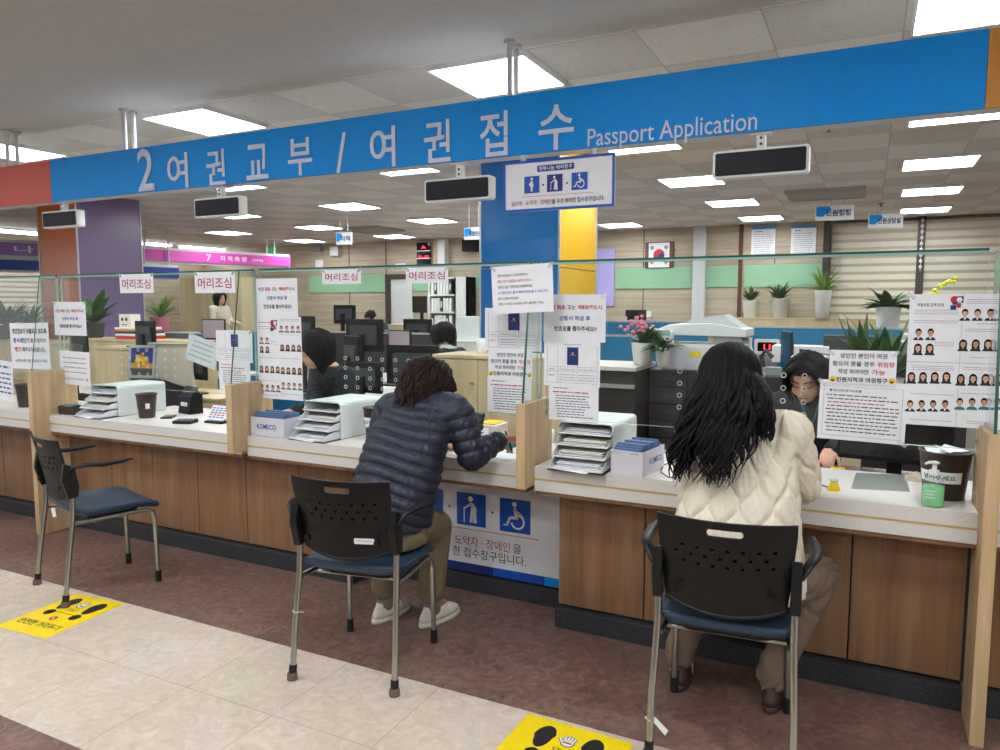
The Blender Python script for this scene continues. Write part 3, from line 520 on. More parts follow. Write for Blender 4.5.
def portrait(s, fx, fz, fw, fh, kind, tone='photo_skin'):
    x, z, w, h = (-.5+fx)*s.w, (.5-fz)*s.h, fw*s.w, fh*s.h; m = s.m; y = -.0007
    m.rect(x-w/2, x+w/2, z-h/2, z+h/2, y, 'white_paper')
    if kind == 'f': m.disc(x, z+h*.08, w*.36, y-.0002, 'hair_black', h*.38, seg=14); m.rect(x-w*.34, x+w*.34, z-h*.42, z+h*.06, y-.0002, 'hair_black')
    else: m.disc(x, z+h*.16, w*.29, y-.0002, 'hair_black', h*.3, seg=14)
    m.disc(x, z-h*.5, w*.47, y-.0003, 'teal_toy' if kind == 'c' else 'suit', h*.28, seg=12, t0=0, t1=180)
    if kind == 'm': m.poly([(x-w*.14, z-h*.24), (x+w*.14, z-h*.24), (x, z-h*.46)], y-.0005, 'white_paper')
    m.rect(x-w*.09, x+w*.09, z-h*.28, z-h*.08, y-.0004, tone); m.disc(x, z+h*.05, w*.23, y-.0006, tone, h*.26, seg=14); m.disc(x, z+h*.25, w*.23, y-.0008, 'hair_black', h*.1, seg=12, t0=0, t1=180)
    for q in (-.1, .1): m.disc(x+q*w, z+h*.08, w*.03, y-.0009, 'hair_black', seg=6)
def emblem(s, fx, fz, r):
    x, z = (-.5+fx)*s.w, (.5-fz)*s.h; r *= s.w; m = s.m; y = -.0008
    m.disc(x-r*.5, z+r*.5, r*.75, y, 'print_red'); m.rect(x, x+r, z-r*.1, z+r*1.2, y-.0002, 'print_dkblue'); m.disc(x+r*.3, z+r*.5, r*.5, y-.0004, 'white_paper'); m.rect(x-r*.9, x-r*.1, z-r*.5, z+r*.1, y-.0006, 'dark_grey'); m.rect(x-.1*r, x+r*.6, z-r*1.1, z-r*.2, y-.0007, 'print_red'); m.rect(x-r*1.2, x-r*.2, z-r*1.5, z-r*.6, y-.0009, 'navy_print')
# red head-clearance warnings on the glass edge
for (x0, y0, x1, y1, w) in ((119.5, 274, 153, 293, 'in front of the purple column'), (194.5, 272, 234.5, 293, 'below the pink sign'), (322, 269.5, 360.5, 284, 'on the green wall band, left of the white door'), (405.5, 267.5, 448, 283, 'in front of the white shelf')):
    s = Sheet('warning_paper', 'white paper with red letters '+w, 'notice', x0, y0, x1, y1, group='red lettered papers along the glass edge'); s.u('머리조심', .08, .92, .52, .52, 'print_magenta', .01); s.tape((.03, .06), (.97, .06)); s.end()
def three(s, k=1.0):
    s.u('여권', .06, .19, .27*k, .1, 'print_black'); s.u('최초', .22, .36, .27*k, .1, 'print_red', .03); s.u('또는', .4, .52, .27*k, .1, 'print_black'); s.u('재발급(갱신)', .56, .87, .27*k, .1, 'print_red', .03); s.u('시', .88, .94, .27*k, .1, 'print_black')
    s.u('신청서 작성 후', .26, .76, .5*k, .1, 'print_blue', .025); s.u('번호표를 뽑아주세요!!', .18, .86, .72*k, .11, 'print_black', .025); return s
def passport_sheet(s):
    s.r(.42, .62, .12, .52, 'print_dkblue'); s.ln(.47, .57, .3, .02, 'gold'); s.m.disc(.02*s.w, .24*s.h, .02*s.w, -.001, 'gold', seg=10); s.ln(.35, .68, .06, .02)
    for z in (.56, .66, .92): s.r(.06, .95, z, z+.006, 'print_grey')
    for x in (.06, .25, .6, .95): s.r(x, x+.005, .1, .925, 'print_grey')
    for z in (.62, .74, .8, .86): s.ln(.28, .57, z, .022); s.ln(.63, .92, z, .022)
    s.ln(.09, .2, .62, .022); s.ln(.09, .2, .76, .03); return s
def textual(s, n=9):
    s.ln(.1, .4, .1, .035, 'print_black'); s.ln(.08, .82, .21, .05, 'print_red')
    for k in range(n): s.ln(.14+.03*(k > 5), .9, .31+k*.073, .034, 'print_black' if k % 3 else 'print_blue', fill=random.uniform(.7, 1))
    return s
three(Sheet('glass_notice', 'white paper with three short lines, upper one left of the first oak divider', 'notice', 54, 302, 85.5, 335.5, group=None)).tape((.02, .03), (.98, .03)).end()
s = Sheet('glass_notice', 'white paper with faint small lines hanging above the grey letter trays at left', 'notice', 60, 351.5, 89.5, 385, tilt=1)
for k in range(4): s.ln(.12, .9, .2+.14*k, .045, 'print_grey')
s.u('민원지적과 여권창구', .2, .82, .82, .08, 'print_grey'); s.smile(.13, .82, .05); s.smile(.9, .82, .05); s.end()
s = Sheet('glass_notice', 'white paper with large black and blue handwriting lines, leftmost bay', 'notice', 10.5, 323, 49, 369, tilt=-1); s.u('개인정보가 유출되지 않도록', .06, .95, .18, .12, 'print_black', .03); s.u('문서세단기', .08, .5, .38, .12, 'print_blue', .03); s.u('를 이용하여', .53, .92, .38, .1, 'print_black'); s.u('폐기', .1, .26, .58, .12, 'print_red', .03); s.u('해주시기 바랍니다.', .3, .9, .58, .11, 'print_black', .02); s.u('※ 문의사항 민원', .1, .5, .82, .07, 'print_black'); s.u('여권창구 직원', .55, .92, .82, .07, 'print_blue'); s.end()
s = Sheet('glass_notice', 'pale paper with blue handwriting at the left edge below the black lettered one', 'notice', -14, 360, 12.5, 399, tilt=4); s.ln(.05, .9, .15, .08, 'teal_dark')
for k in range(5): s.ln(.4, .95, .32+.12*k, .06, 'print_blue')
s.end()
passport_sheet(Sheet('glass_notice', 'white sheet with small navy passport picture left of the second divider', 'notice', 216, 330.5, 252, 362)).tape((.97, .04)).end()
textual(Sheet('glass_notice', 'white sheet with red headline below the passport picture, left bay', 'notice', 219, 362, 250, 391)).end()
s = Sheet('glass_notice', 'crooked pale sheet of handwriting hanging askew behind the empty chair bay', 'notice', 187, 338, 217, 365, tilt=14, Y=GY+.0075, c='white_paper')
for k in range(4): s.ln(.2-.04*k, .85, .2+.19*k, .05, 'print_grey')
s.end()
# photo sample posters
def poster_body(s, rows):
    for kind, fx, fz, fw, fh in rows: portrait(s, fx, fz, fw, fh, kind, 'photo_skin_b' if (int(fx*50)+int(fz*30)) % 3 == 0 else 'photo_skin')
three(Sheet('glass_notice', 'white paper with three short lines above the narrow photo poster', 'notice', 256, 278.5, 297, 317.5)).end()
s = Sheet('photo_poster', 'narrow poster of passport photo samples left of the staff woman in black', 'poster', 257.5, 317, 301.5, 399.5)
emblem(s, .4, .1, .07); s.ln(.03, .3, .07, .012, 'print_black'); 
for fx0, fz in ((.03, .12), (.03, .145), (.52, .03), (.52, .05), (.52, .215), (.52, .4), (.03, .5), (.52, .5), (.03, .78), (.52, .68), (.03, .96), (.52, .93), (.27, .3), (.27, .33)): s.ln(fx0, fx0+(.44 if fx0 != .27 else .18), fz, .008, 'print_pink' if fz == .145 else 'print_grey')
rws = [('m', .1+.13*k, .29, .11, .085) for k in range(2)]+[('f', .1+.13*k, .4, .11, .085) for k in range(2)]+[('m', .56+.125*k, .145, .115, .085) for k in range(4)]+[('f', .57+.125*k, .37, .115, .085) for k in range(4)]+[('f', .08+.125*k, .64, .115, .09) for k in range(4)]+[('f', .57+.125*k, .645, .115, .09) for k in range(4)]+[('m', .08+.125*k, .87, .115, .09) for k in range(4)]+[('c', .57+.125*k, .83, .115, .09) for k in range(4)]
poster_body(s, rws); s.end()
# middle group at the second fin
s = Sheet('glass_notice', 'white six-line paper highest in the middle, over the glass joint', 'notice', 491.5, 265, 552.5, 313, Y=2.92, tilt=-2.5)
for k, (c, txt, x1) in enumerate((('print_black', '현재 여권발급이 신청(일로부터)', .6), ('print_red', '평일 기준 7~8일정도 소요되고 있으니', .66), ('print_black', '급하신 분은 우편으로 신청해주세요.', .68), ('print_blue', '※ 우편신청시 좀 더 빠르게 받으실 수 있습니다.', .92), ('print_black', '받드시 본인수령 필요!', .44), ('print_black', '관할 수수료 5,500원 (카드결제만 가능)', .84))): s.u(txt, .1, x1, .2+.12*k, .06, c, .01)
s.tape((.03, .05), (.97, .04)).end()
passport_sheet(Sheet('glass_notice', 'sheet with navy passport picture just left of the middle glass fin', 'notice', 484.5, 308, 541, 351)).end()
s = Sheet('glass_notice', 'wide paper with bold lines and two smiley faces left of the middle divider', 'notice', 488, 350.5, 532, 378); s.u('성인인 본인이 여권', .2, .8, .16, .15, 'print_black', .02); s.u('찾으러 못올 경우', .06, .66, .4, .15, 'print_black', .02); s.u('위임장', .7, .96, .4, .15, 'print_red', .02); s.u('작성 하여야만', .16, .62, .62, .15, 'print_black', .02); s.u('가능', .66, .84, .62, .15, 'print_red', .02); s.u('민원지적과 여권창구', .12, .88, .85, .15, 'print_black', .03); s.smile(.06, .86, .09); s.smile(.94, .86, .09); s.end()
textual(Sheet('glass_notice', 'white sheet with red headline low beside the middle oak divider, left side', 'notice', 487, 378, 531, 413)).end()
three(Sheet('glass_notice', 'large white paper with three bold lines right of the middle fin', 'notice', 543, 294.5, 605, 342)).tape((.98, .03)).end()
passport_sheet(Sheet('glass_notice', 'sheet with navy passport picture right of the middle glass fin', 'notice', 543.5, 342, 599.5, 386.5)).end()
textual(Sheet('glass_notice', 'white sheet with red headline above the right letter trays', 'notice', 548.5, 385, 598, 421)).end()
# right group
s = Sheet('glass_notice', 'white paper with smiley faces left of the large photo poster', 'notice', 828.5, 350.5, 896, 384.5); s.u('성인인 본인이 여권', .16, .86, .16, .15, 'print_black', .02); s.u('찾으러 못올 경우', .05, .68, .4, .15, 'print_black', .02); s.u('위임장', .72, .97, .4, .15, 'print_red', .02); s.u('작성 하여야만', .14, .6, .63, .15, 'print_black', .02); s.u('가능', .64, .84, .63, .15, 'print_red', .02); s.u('민원지적과 여권창구', .12, .88, .87, .15, 'print_black', .03); s.smile(.06, .87, .09); s.smile(.94, .87, .09); s.tape((.02, .08), (.98, .08)).end()
s = Sheet('glass_notice', 'framed sheet of small print under the smiley paper at right', 'notice', 817.5, 381.5, 905.5, 441.5, tilt=1)
for q in ((.05, .95, .1, .105), (.05, .95, .93, .935), (.05, .054, .1, .935), (.946, .95, .1, .935)): s.r(*q, 'print_grey')
s.u('■ 여권 온라인신청 유의사항 ■', .12, .48, .17, .045, 'print_black')
for k in range(11): s.ln(.1 if k % 4 else .08, .92, .25+.06*k, .026, 'print_red' if k == 2 else 'print_black', fill=random.uniform(.75, 1))
s.tape((.02, .04), (.98, .98)).end()
s = Sheet('photo_poster', 'large poster of passport photo samples above the hand sanitiser', 'poster', 905, 294.5, 1022, 428); 
def fpx(px, py): a = s.L(px, py); return a[0]/s.w+.5, .5-a[1]/s.h
s.u('여권사진 규격 안내', .07, .3, .08, .026, 'print_black', .02); emblem(s, .42, .06, .05); s.r(.0, 1, .513, .516, 'grey_plastic'); s.r(.465, .468, .0, 1, 'grey_plastic')
for fx, fz, n in ((.05, .12, 3), (.05, .2, 2), (.5, .04, 3), (.5, .26, 2), (.05, .545, 3), (.5, .545, 2), (.05, .76, 1), (.5, .74, 1), (.24, .36, 3), (.05, .96, 1), (.56, .95, 2), (.6, .22, 1), (.55, .47, 1)):
    for k in range(n): s.ln(fx, fx+(.38 if fx < .2 or fx == .5 else .17), fz+.014*k, .006, 'print_pink' if k == 1 else 'print_grey')
pw = 11.5/117
for kind, xs, y in (('m', (918.5, 930.6), 334), ('f', (917.8, 929.7), 349), ('m', (965, 977.5, 990.4, 1003), 314.5), ('f', (963, 975.7, 988, 1001), 345), ('f', (911.4, 923, 934.7, 946.4), 377.5), ('f', (960.7, 973, 985.5, 998, 1010), 379.5), ('m', (910, 921.5, 933, 945), 405.5), ('c', (959.7, 972, 984, 997, 1009), 403.5)):
    for px in xs: f = fpx(px, y); portrait(s, f[0], f[1], pw, 12.5/133, kind, 'photo_skin_b' if int(px) % 3 == 0 else 'photo_skin')
s.tape((.01, .01)).end()
# ================================================================== things on the counter
def tray_unit(x, y, rz, lab, fills):
    t = thing('letter_tray_unit', lab, 'letter tray', (x, y, CZ), rz, 'stacked letter trays on the counter'); W, D, Hh = .26, .36, .197; th = .004
    m = MB(); pr = []; r = .02
    for cx, s0 in ((W/2-r, 0), (-W/2+r, 90)):
        for k in range(5): a = R_(s0+22.5*k); pr.append((cx+r*math.cos(a), Hh-r+r*math.sin(a)))
    out = [(W/2, 0)]+pr+[(-W/2, 0)]; inn = [(p[0]*(1-2*th/W), p[1]-th if p[1] > .05 else p[1]) for p in out]
    n = len(out); vs = [(p[0], yy, p[1]) for yy in (0, D) for p in out]+[(p[0], yy, p[1]) for yy in (0, D) for p in inn]
    fs = []
    for k in range(n-1): fs += [(k, k+1, n+k+1, n+k), (2*n+k, 3*n+k, 3*n+k+1, 2*n+k+1), (k, 2*n+k, 2*n+k+1, k+1), (n+k, n+k+1, 3*n+k+1, 3*n+k)]
    m.add(vs, fs, 'tray_green'); m.box(-W/2+th, W/2-th, D-th, D-.001, .002, Hh-th-.002, 'tray_green'); m.build('shell', t)
    m = MB(); m.box(-W/2, W/2, -.13, D, .0, .003, 'dark_grey'); m.build('base_mat', t)
    for k in range(4):
        z = .006+.046*k; f = -.125+.036*k; w = W/2-.008; g = -.004 if f < -.02 else .003
        m = MB(); m.box(-w, w, f, D-.02, z, z+.003, 'tray_white')
        for sx in (-w, w-.003):
            pts = [(f+.002, z), (f+.005, z+.012), (f+.045, z+.034), (f+.08, z+.041), (.3, z+.041), (.3, z)]; m.prism(pts, sx, sx+.003, 'tray_white', axis=0)
        m.tube([(-w, f, z+.004), (w, f, z+.004)], .0035, 'tray_white', 8); m.build('tray', t)
        pk, h = fills[k]
        if h:
            p = MB(); zz = z+.004
            for j in range(5): dx = .006*((j*7) % 3-1); dy = .007*((j*5) % 3); p.box(-w+.024+dx, w-.024+dx, f+.04+dy, .24, zz+.75*h*j/5, zz+.75*h*(j+.86)/5, 'white_paper' if j % 2 else pk)
            ps = p.build('paper_stack', None); ps.location = (0, 0, 0); ps.matrix_world = Matrix.Translation((x, y, CZ)) @ Matrix.Rotation(rz, 4, 'Z')
            tag(ps, 'stack of %s sheets in the %s tray of the %s' % ('white' if pk == 'white_paper' else 'cream', ('lowest', 'second', 'third', 'top')[k], lab.split(' letter')[0]), 'paper stack', 'paper stacks in the letter trays')
    m = MB(); m.add([(-W/2+.02, -.126, .007), (.06, -.15, .004), (.07, -.11, .011), (-W/2+.03, -.09, .012)], [(0, 1, 2, 3)], 'white_paper'); m.add([(-W/2+.02, -.126, .0065), (.06, -.15, .0035), (.07, -.11, .0105), (-W/2+.03, -.09, .0115)], [(3, 2, 1, 0)], 'white_paper'); m.build('label_sheet', t)
tray_unit(-4.41, 3.09, 0, 'left white letter trays', (('white_paper', .014), ('cream_paper', .022), ('cream_paper', .02), ('white_paper', .026)))
tray_unit(-2.615, 3.09, R_(-3), 'middle white letter trays', (('white_paper', .018), ('white_paper', .022), ('cream_paper', .02), ('white_paper', 0)))
tray_unit(-1.098, 3.045, R_(0), 'right white letter trays', (('white_paper', .03), ('cream_paper', .028), ('cream_paper', .026), ('white_paper', .022)))
def card_box(x, y, rz, w, d, h, lab, lab2, side=False):
    t = thing('card_box', lab, 'box', (x, y, CZ), rz, 'white card boxes'); m = MB(); k = .002
    for q in ((0, w, 0, k), (0, w, d-k, d), (0, k, k, d-k), (w-k, w, k, d-k)): m.box(q[0], q[1], q[2], q[3], 0, h, 'box_white')
    m.box(0, w, 0, d, 0, k, 'box_white'); m.build('carton', t); m = MB()
    if side:
        m.text('KOM', 0, 0, h*.24, 'print_blue', w=d*.3, y=0, bold=.02, align='l'); m.text('S', d*.33, .002, h*.24, 'print_blue', w=d*.09, y=0, bold=.02); m.text('CO', d*.38, 0, h*.24, 'print_blue', w=d*.2, y=0, bold=.02, align='l')
        o = m.build('logo', t); o.location = (w+.0008, d*.3, h*.52); o.rotation_euler = (0, 0, math.pi/2)
        m = MB(); m.lines(w*.02, h*.92, w*.35, .004, 'print_grey', y=-.0006); m.lines(w*.02, h*.85, w*.3, .004, 'print_grey', y=-.0006); [m.disc(w*(.62+.1*j), h*.9, .003, -.0006, 'print_black', seg=8) for j in range(3)]; m.build('small_print', t)
    else:
        m.text('KOM', w*.2, h*.52, h*.26, 'print_blue', w=w*.28, y=-.0008, bold=.02, align='l'); m.text('S', w*.52, h*.52, h*.26, 'print_blue', w=w*.07, y=-.0008, bold=.02); m.text('CO', w*.57, h*.52, h*.26, 'print_blue', w=w*.2, y=-.0008, bold=.02, align='l'); m.rect(w*.2, w*.77, h*.32, h*.325, -.0008, 'print_blue'); m.build('logo', t)
    n = int(d/.016)
    proto = None
    for j in range(n):
        yy = .01+j*(d-.02)/n; hh = h*.96+.02*((j*37) % 5)/5
        if proto is None:
            p = MB(); p.box(-w/2+.012, w/2-.012, 0, .007, .003, .1, 'blue_card'); proto = p.build('passport_cover'); o = proto
        else: o = proto.copy(); COL.objects.link(o)
        o.matrix_world = Matrix.Translation((x, y, CZ)) @ Matrix.Rotation(rz, 4, 'Z') @ Matrix.Translation((w/2+.004*((j*3) % 3-1), yy, 0)) @ Matrix.Scale(hh/.1+.12, 4, (0, 0, 1)); tag(o, 'blue plastic cover standing in the '+lab2, 'card', 'blue covers in the '+lab2)
card_box(-3.022, 2.975, R_(0), .24, .16, .105, 'white card box with blue lettering on its front, beside the middle letter trays', 'left card box'); card_box(-.955, 2.975, R_(-8), .145, .235, .105, 'white card box with blue lettering on its side, beside the right letter trays', 'right card box', side=True)
def bin_(x, y, r0, r1, h, lab, kind):
    t = thing('waste_bin', lab, 'bin', (x, y, CZ), 0, 'brown bins on the counter'); m = MB(); m.lathe([(r0*.97, 0), (r0, .004), (r1-.002, h-.006), (r1+.003, h-.006), (r1+.003, h), (r1-.003, h), (r0-.003, .008), (.001, .008)], (0, 0, 0), 'brown_plastic', 32); m.build('bucket', t)
    def band(a0, a1, z0, z1, c, nm, txt=None):
        m = MB(); n = 16; vs = []
        for k in range(n+1):
            a = R_(a0+(a1-a0)*k/n)
            for z in (z0, z1): rr = r0+(r1-r0)*z/h+.0012; vs.append((rr*math.cos(a), rr*math.sin(a), z))
        m.add(vs, [(2*k, 2*k+2, 2*k+3, 2*k+1) for k in range(n)], c); o = m.build(nm, t, smooth=True)
        if txt:
            mm = MB(); zc = (z0+z1)/2; rr = r0+(r1-r0)*zc/h+.003; mm.text(txt, 0, zc, (z1-z0)*.45, 'print_green', w=rr*R_(a1-a0)*.7, y=0, bold=.02); ac = R_((a0+a1)/2)
            mm.v = [((rr)*math.cos(ac+p[0]/rr), (rr)*math.sin(ac+p[0]/rr), p[2]) for p in mm.v]; mm.build('lettering', t)
    if kind == 'big': band(-165, -52, .066, .108, 'white_paper', 'paper_label', '넣어주세요'); 
    if kind == 'logo': 
        m = MB(); c = Vector((math.cos(R_(-130)), math.sin(R_(-130)), 0)); rr = r0+(r1-r0)*.5+.001; o = MB(); o.disc(0, 0, .014, 0, 'print_green'); o.disc(0, .003, .006, -.0006, 'white_paper'); q = o.build('green_sticker', t); q.location = (c.x*rr, c.y*rr, h*.52); q.rotation_euler = (0, 0, R_(-40))
        band(-45, -20, h*.4, h*.62, 'white_paper', 'paper_label')
    if kind == 'yellow': band(-130, -95, h*.5, h*.62, 'yellow_plastic', 'paper_label')
    if kind == 'white': band(-165, -60, h*.35, h*.68, 'white_paper', 'paper_label', '넣기')
    if kind == 'big':
        for k, (a, dx, dy) in enumerate(((.3, -.02, 0), (-.5, .02, .01), (1.1, 0, -.02))):
            m = MB(); m.add([(-.045, -.03, 0), (.045, -.028, .012), (.05, .03, .004), (-.04, .032, .016)], [(0, 1, 2, 3)], 'white_paper'); o = m.build('discarded_paper'); o.location = (x+dx, y+dy, CZ+h-.012+.006*k); o.rotation_euler = (.1, .12*(k-1), a); tag(o, ('upper' if k == 2 else 'lower' if k == 0 else 'middle')+' loose white slip in the large brown bin at right', 'paper', 'slips in the brown bin')
bin_(.282, 3.16, .068, .088, .178, 'largest brown bin with a white lettered band, beside the green sanitiser', 'big'); bin_(-4.13, 3.17-.08, .05, .064, .155, 'brown bin with green round sticker in front of the left letter trays', 'logo') if 0 else None
bin_(-4.1, 3.16, .048, .064, .155, 'brown bin with green round sticker beside the left letter trays', 'logo'); bin_(-5.3, 3.12, .05, .066, .16, 'brown bin with yellow sticker left of the far left divider', 'yellow'); bin_(-2.38, 3.24, .045, .062, .165, 'brown bin with white band half hidden by the navy jacket', 'white')
# hand sanitiser
t = thing('hand_sanitiser', 'clear pump bottle of green hand sanitiser gel in front of the brown bin', 'sanitiser', (.236, 3.0, CZ)); m = MB(); m.lathe([(.033, 0), (.036, .004), (.036, .078), (.03, .096), (.014, .108), (.014, .114)], (0, 0, 0), 'clear_plastic', 24); m.build('bottle', t)
m = MB(); m.lathe([(.031, .003), (.034, .006), (.034, .074), (.001, .0745)], (0, 0, 0), 'gel_green', 24); m.build('gel', t); m = MB(); m.lathe([(.0165, .112), (.0165, .13), (.008, .133), (.008, .148), (.005, .148), (.005, .152), (.015, .153), (.016, .159), (.006, .162)], (0, 0, 0), 'white_plastic', 20); m.tube([(0, 0, .157), (-.02, -.008, .157), (-.03, -.012, .152)], [.006, .005, .004], 'white_plastic', 8); m.build('pump', t)
m = MB(); [m.text(s_, -.012, z, .007, 'white_paper', w=.03, y=-.0368) for s_, z in (('손소독제', .06), ('GEL', .048), ('500', .036))]; m.build('lettering', t)
# yellow pen holder with its cord
t = thing('pen_holder', 'small yellow pen base with silver top on the counter at right', 'pen holder', (-.09, 3.085, CZ)); m = MB(); m.lathe([(.024, 0), (.024, .006), (.014, .03), (.013, .034)], (0, 0, 0), 'yellow_plastic', 20); m.build('holder', t); m = MB(); m.lathe([(.013, .034), (.02, .04), (.018, .042), (.004, .036)], (0, 0, 0), 'steel', 16); m.build('cup', t)
m = MB(); m.tube([(-.02, .01, .006), (-.05, .03, .01), (-.08, .07, .03), (-.12, .11, .012), (-.16, .12, .004)], .0025, 'rubber', 8); m.build('cord', t)
m = MB(); m.tube([PZ(x, y, CZ+.004) for x, y in ((672, 462), (663, 465), (661, 472), (668, 477), (680, 478), (692, 475))], .0022, 'rubber', 8); tag(m.build('cable'), 'thin black cable looping on the counter behind the card box at right', 'cable')
# clear mat / plastic folder
a = PZ(850, 490, CZ+.001); m = MB(); pts = [PZ(*q, CZ+.0012) for q in ((851, 489), (910, 492), (905, 475), (856, 473))]; m.add([tuple(p) for p in pts]+[(p.x, p.y, p.z+.002) for p in pts], [(3, 2, 1, 0), (4, 5, 6, 7), (0, 1, 5, 4), (1, 2, 6, 5), (2, 3, 7, 6), (3, 0, 4, 7)], 'clear_plastic'); tag(m.build('clear_folder'), 'transparent plastic folder lying on the counter left of the sanitiser', 'folder')
m = MB(); p = PZ(911, 480, CZ); m.add([(p.x-.03, p.y-.02, CZ), (p.x+.04, p.y-.03, CZ), (p.x+.05, p.y+.05, CZ), (p.x-.02, p.y+.06, CZ), (p.x, p.y, CZ+.03), (p.x+.02, p.y+.02, CZ+.035)], [(0, 1, 4), (1, 2, 5, 4), (2, 3, 5), (3, 0, 4, 5)], 'beige_fabric'); tag(m.build('tissue'), 'crumpled beige cloth between the clear folder and the brown bin', 'cloth')
# brown open box with paper
x, y = -4.755, 3.0; t = thing('brown_box', 'open dark brown box holding paper right of the far left divider', 'box', (x, y, CZ)); m = MB()
for q in ((0, .15, 0, .003), (0, .15, .087, .09), (0, .003, .003, .087), (.147, .15, .003, .087)): m.box(*q, 0, .055, 'brown_plastic')
m.box(0, .15, 0, .09, 0, .003, 'brown_plastic'); m.build('carton', t); m = MB(); m.add([(.02, .01, .052), (.12, .0, .056), (.145, .07, .068), (.04, .085, .062)], [(0, 1, 2, 3)], 'blue_card'); o = m.build('folded_paper'); o.location = (x, y, CZ); tag(o, 'grey-blue folded paper on top of the open brown box', 'paper')
# desk calculators / card reader cluster
def device(px, py, w, d, h, lab, cat, nm, rz=0, keys=True, tiltz=0):
    p = PZ(px, py, CZ); t = thing(nm, lab, cat, (p.x, p.y, CZ), rz); m = MB(); m.prism([(0, 0), (d, 0), (d, h+tiltz), (0, h)], 0, w, 'black_plastic', axis=0); m.build('body', t, bevel=.003)
    m = MB(); sl = tiltz/d
    def sl_box(x0, x1, y0, y1, c, e=.002): m.add([(x0, y0, h+sl*y0+e), (x1, y0, h+sl*y0+e), (x1, y1, h+sl*y1+e), (x0, y1, h+sl*y1+e), (x0, y0, h+sl*y0), (x1, y0, h+sl*y0), (x1, y1, h+sl*y1), (x0, y1, h+sl*y1)], [(0, 1, 2, 3), (0, 4, 5, 1), (1, 5, 6, 2), (2, 6, 7, 3), (3, 7, 4, 0)], c)
    sl_box(w*.1, w*.9, d*.62, d*.92, 'grey_plastic')
    m.build('screen', t); m = MB()
    if keys:
        for i in range(4):
            for j in range(3): sl_box(w*(.12+.21*i), w*(.27+.21*i), d*(.08+.18*j), d*(.2+.18*j), 'white_plastic', .003)
        m.build('keys', t)
    return t
device(172, 424, .12, .09, .018, 'flat black signature pad on the counter, left window', 'signature pad', 'signature_pad', R_(20), False, .004)
device(160, 419, .07, .11, .01, 'thin black tray lying beside the brown bin, left window', 'tray', 'coin_tray', R_(35), False)
t = device(204, 423, .13, .1, .015, 'black desk stand holding a white instruction card beside the second divider', 'card stand', 'card_stand', R_(4), False); m = MB(); m.add([(.0, .02, .02), (.13, .02, .02), (.13, .08, .1), (.0, .08, .1), (.0, .024, .018), (.13, .024, .018), (.13, .084, .098), (.0, .084, .098)], [(0, 1, 2, 3), (7, 6, 5, 4), (0, 4, 5, 1), (2, 6, 7, 3)], 'white_paper')
m.build('card', t); m = MB(); 
for k in range(5): 
    for w_ in range(4): u = .01+.03*w_; f = .15+.16*k; m.add([(u, .02+.06*f-.0012, .02+.08*f), (u+.022, .02+.06*f-.0012, .02+.08*f), (u+.022, .02+.06*(f+.07)-.0012, .02+.08*(f+.07)), (u, .02+.06*(f+.07)-.0012, .02+.08*(f+.07))], [(0, 1, 2, 3)], ('print_blue', 'print_red', 'print_black', 'print_blue', 'print_blue')[k])
m.build('printing', t)
# signature terminal: black upright device (px 163..192)
p = PZ(176, 415, CZ); t = thing('card_terminal', 'open black card terminal standing beside the brown bin, left window', 'terminal', (p.x, p.y+.06, CZ), R_(-10)); m = MB(); m.prism([(0, 0), (.1, 0), (.1, .12), (.06, .16), (.02, .11)], -.07, .07, 'black_plastic', axis=0); m.build('body', t, bevel=.004); m = MB(); m.box(-.04, .03, .006, .012, .05, .075, 'white_paper'); m.build('label', t); m = MB(); m.add([(-.075, .01, .115), (.075, .01, .115), (.06, .075, .175), (-.08, .075, .175), (-.075, .01, .108), (.075, .01, .108), (.06, .08, .168), (-.08, .08, .168)], [(0, 1, 2, 3), (7, 6, 5, 4), (0, 4, 5, 1), (1, 5, 6, 2), (2, 6, 7, 3), (3, 7, 4, 0)], 'black_gloss'); m.build('lid', t)
# things before the woman in navy: tilted monitor back, paper card, pens, toy
p = PZ(452, 438, CZ); p = PY(463, 425, 3.34); t = thing('tilted_display', 'black tilted customer display beyond the navy sleeve', 'display', (p.x, 3.3, CZ), R_(-12)); m = MB(); m.prism([(0, .02), (.012, .015), (.06, .16), (.048, .165)], -.13, .13, 'black_gloss', axis=0); m.build('panel', t, bevel=.002); m = MB(); m.box(-.06, .06, -.01, .1, 0, .012, 'black_plastic'); m.prism([(.03, .01), (.06, .01), (.055, .09), (.04, .09)], -.02, .02, 'black_plastic', axis=0); m.build('stand', t); m = MB(); m.box(-.04, .04, .045, .065, .163, .175, 'black_plastic'); m.build('camera_bar', t)
p = PZ(462, 440, CZ); p = PY(471, 434, 3.2); t = thing('info_card', 'white printed card with binder clip leaning in front of the tilted display', 'card', (p.x, 3.19, CZ), R_(-8)); m = MB(); m.add([(-.07, 0, .0), (.08, 0, .0), (.08, .05, .1), (-.07, .05, .1), (-.07, .003, .0), (.08, .003, .0), (.08, .053, .1), (-.07, .053, .1)], [(0, 1, 2, 3), (7, 6, 5, 4), (0, 4, 5, 1), (1, 5, 6, 2), (2, 6, 7, 3), (3, 7, 4, 0)], 'white_paper'); m.build('sheet', t)
m = MB(); [m.add([(-.055+.03*j, .5*z-.0008, z), (-.035+.03*j, .5*z-.0008, z), (-.035+.03*j, .5*(z+.005)-.0008, z+.005), (-.055+.03*j, .5*(z+.005)-.0008, z+.005)], [(0, 1, 2, 3)], 'print_black') for z in (.03, .045, .06, .075) for j in range(4)]; m.build('printing', t); m = MB(); m.prism([(.035, .09), (.05, .115), (.065, .09)], .02, .045, 'rubber', axis=0); m.build('binder_clip', t)
p = PZ(478, 430, CZ)
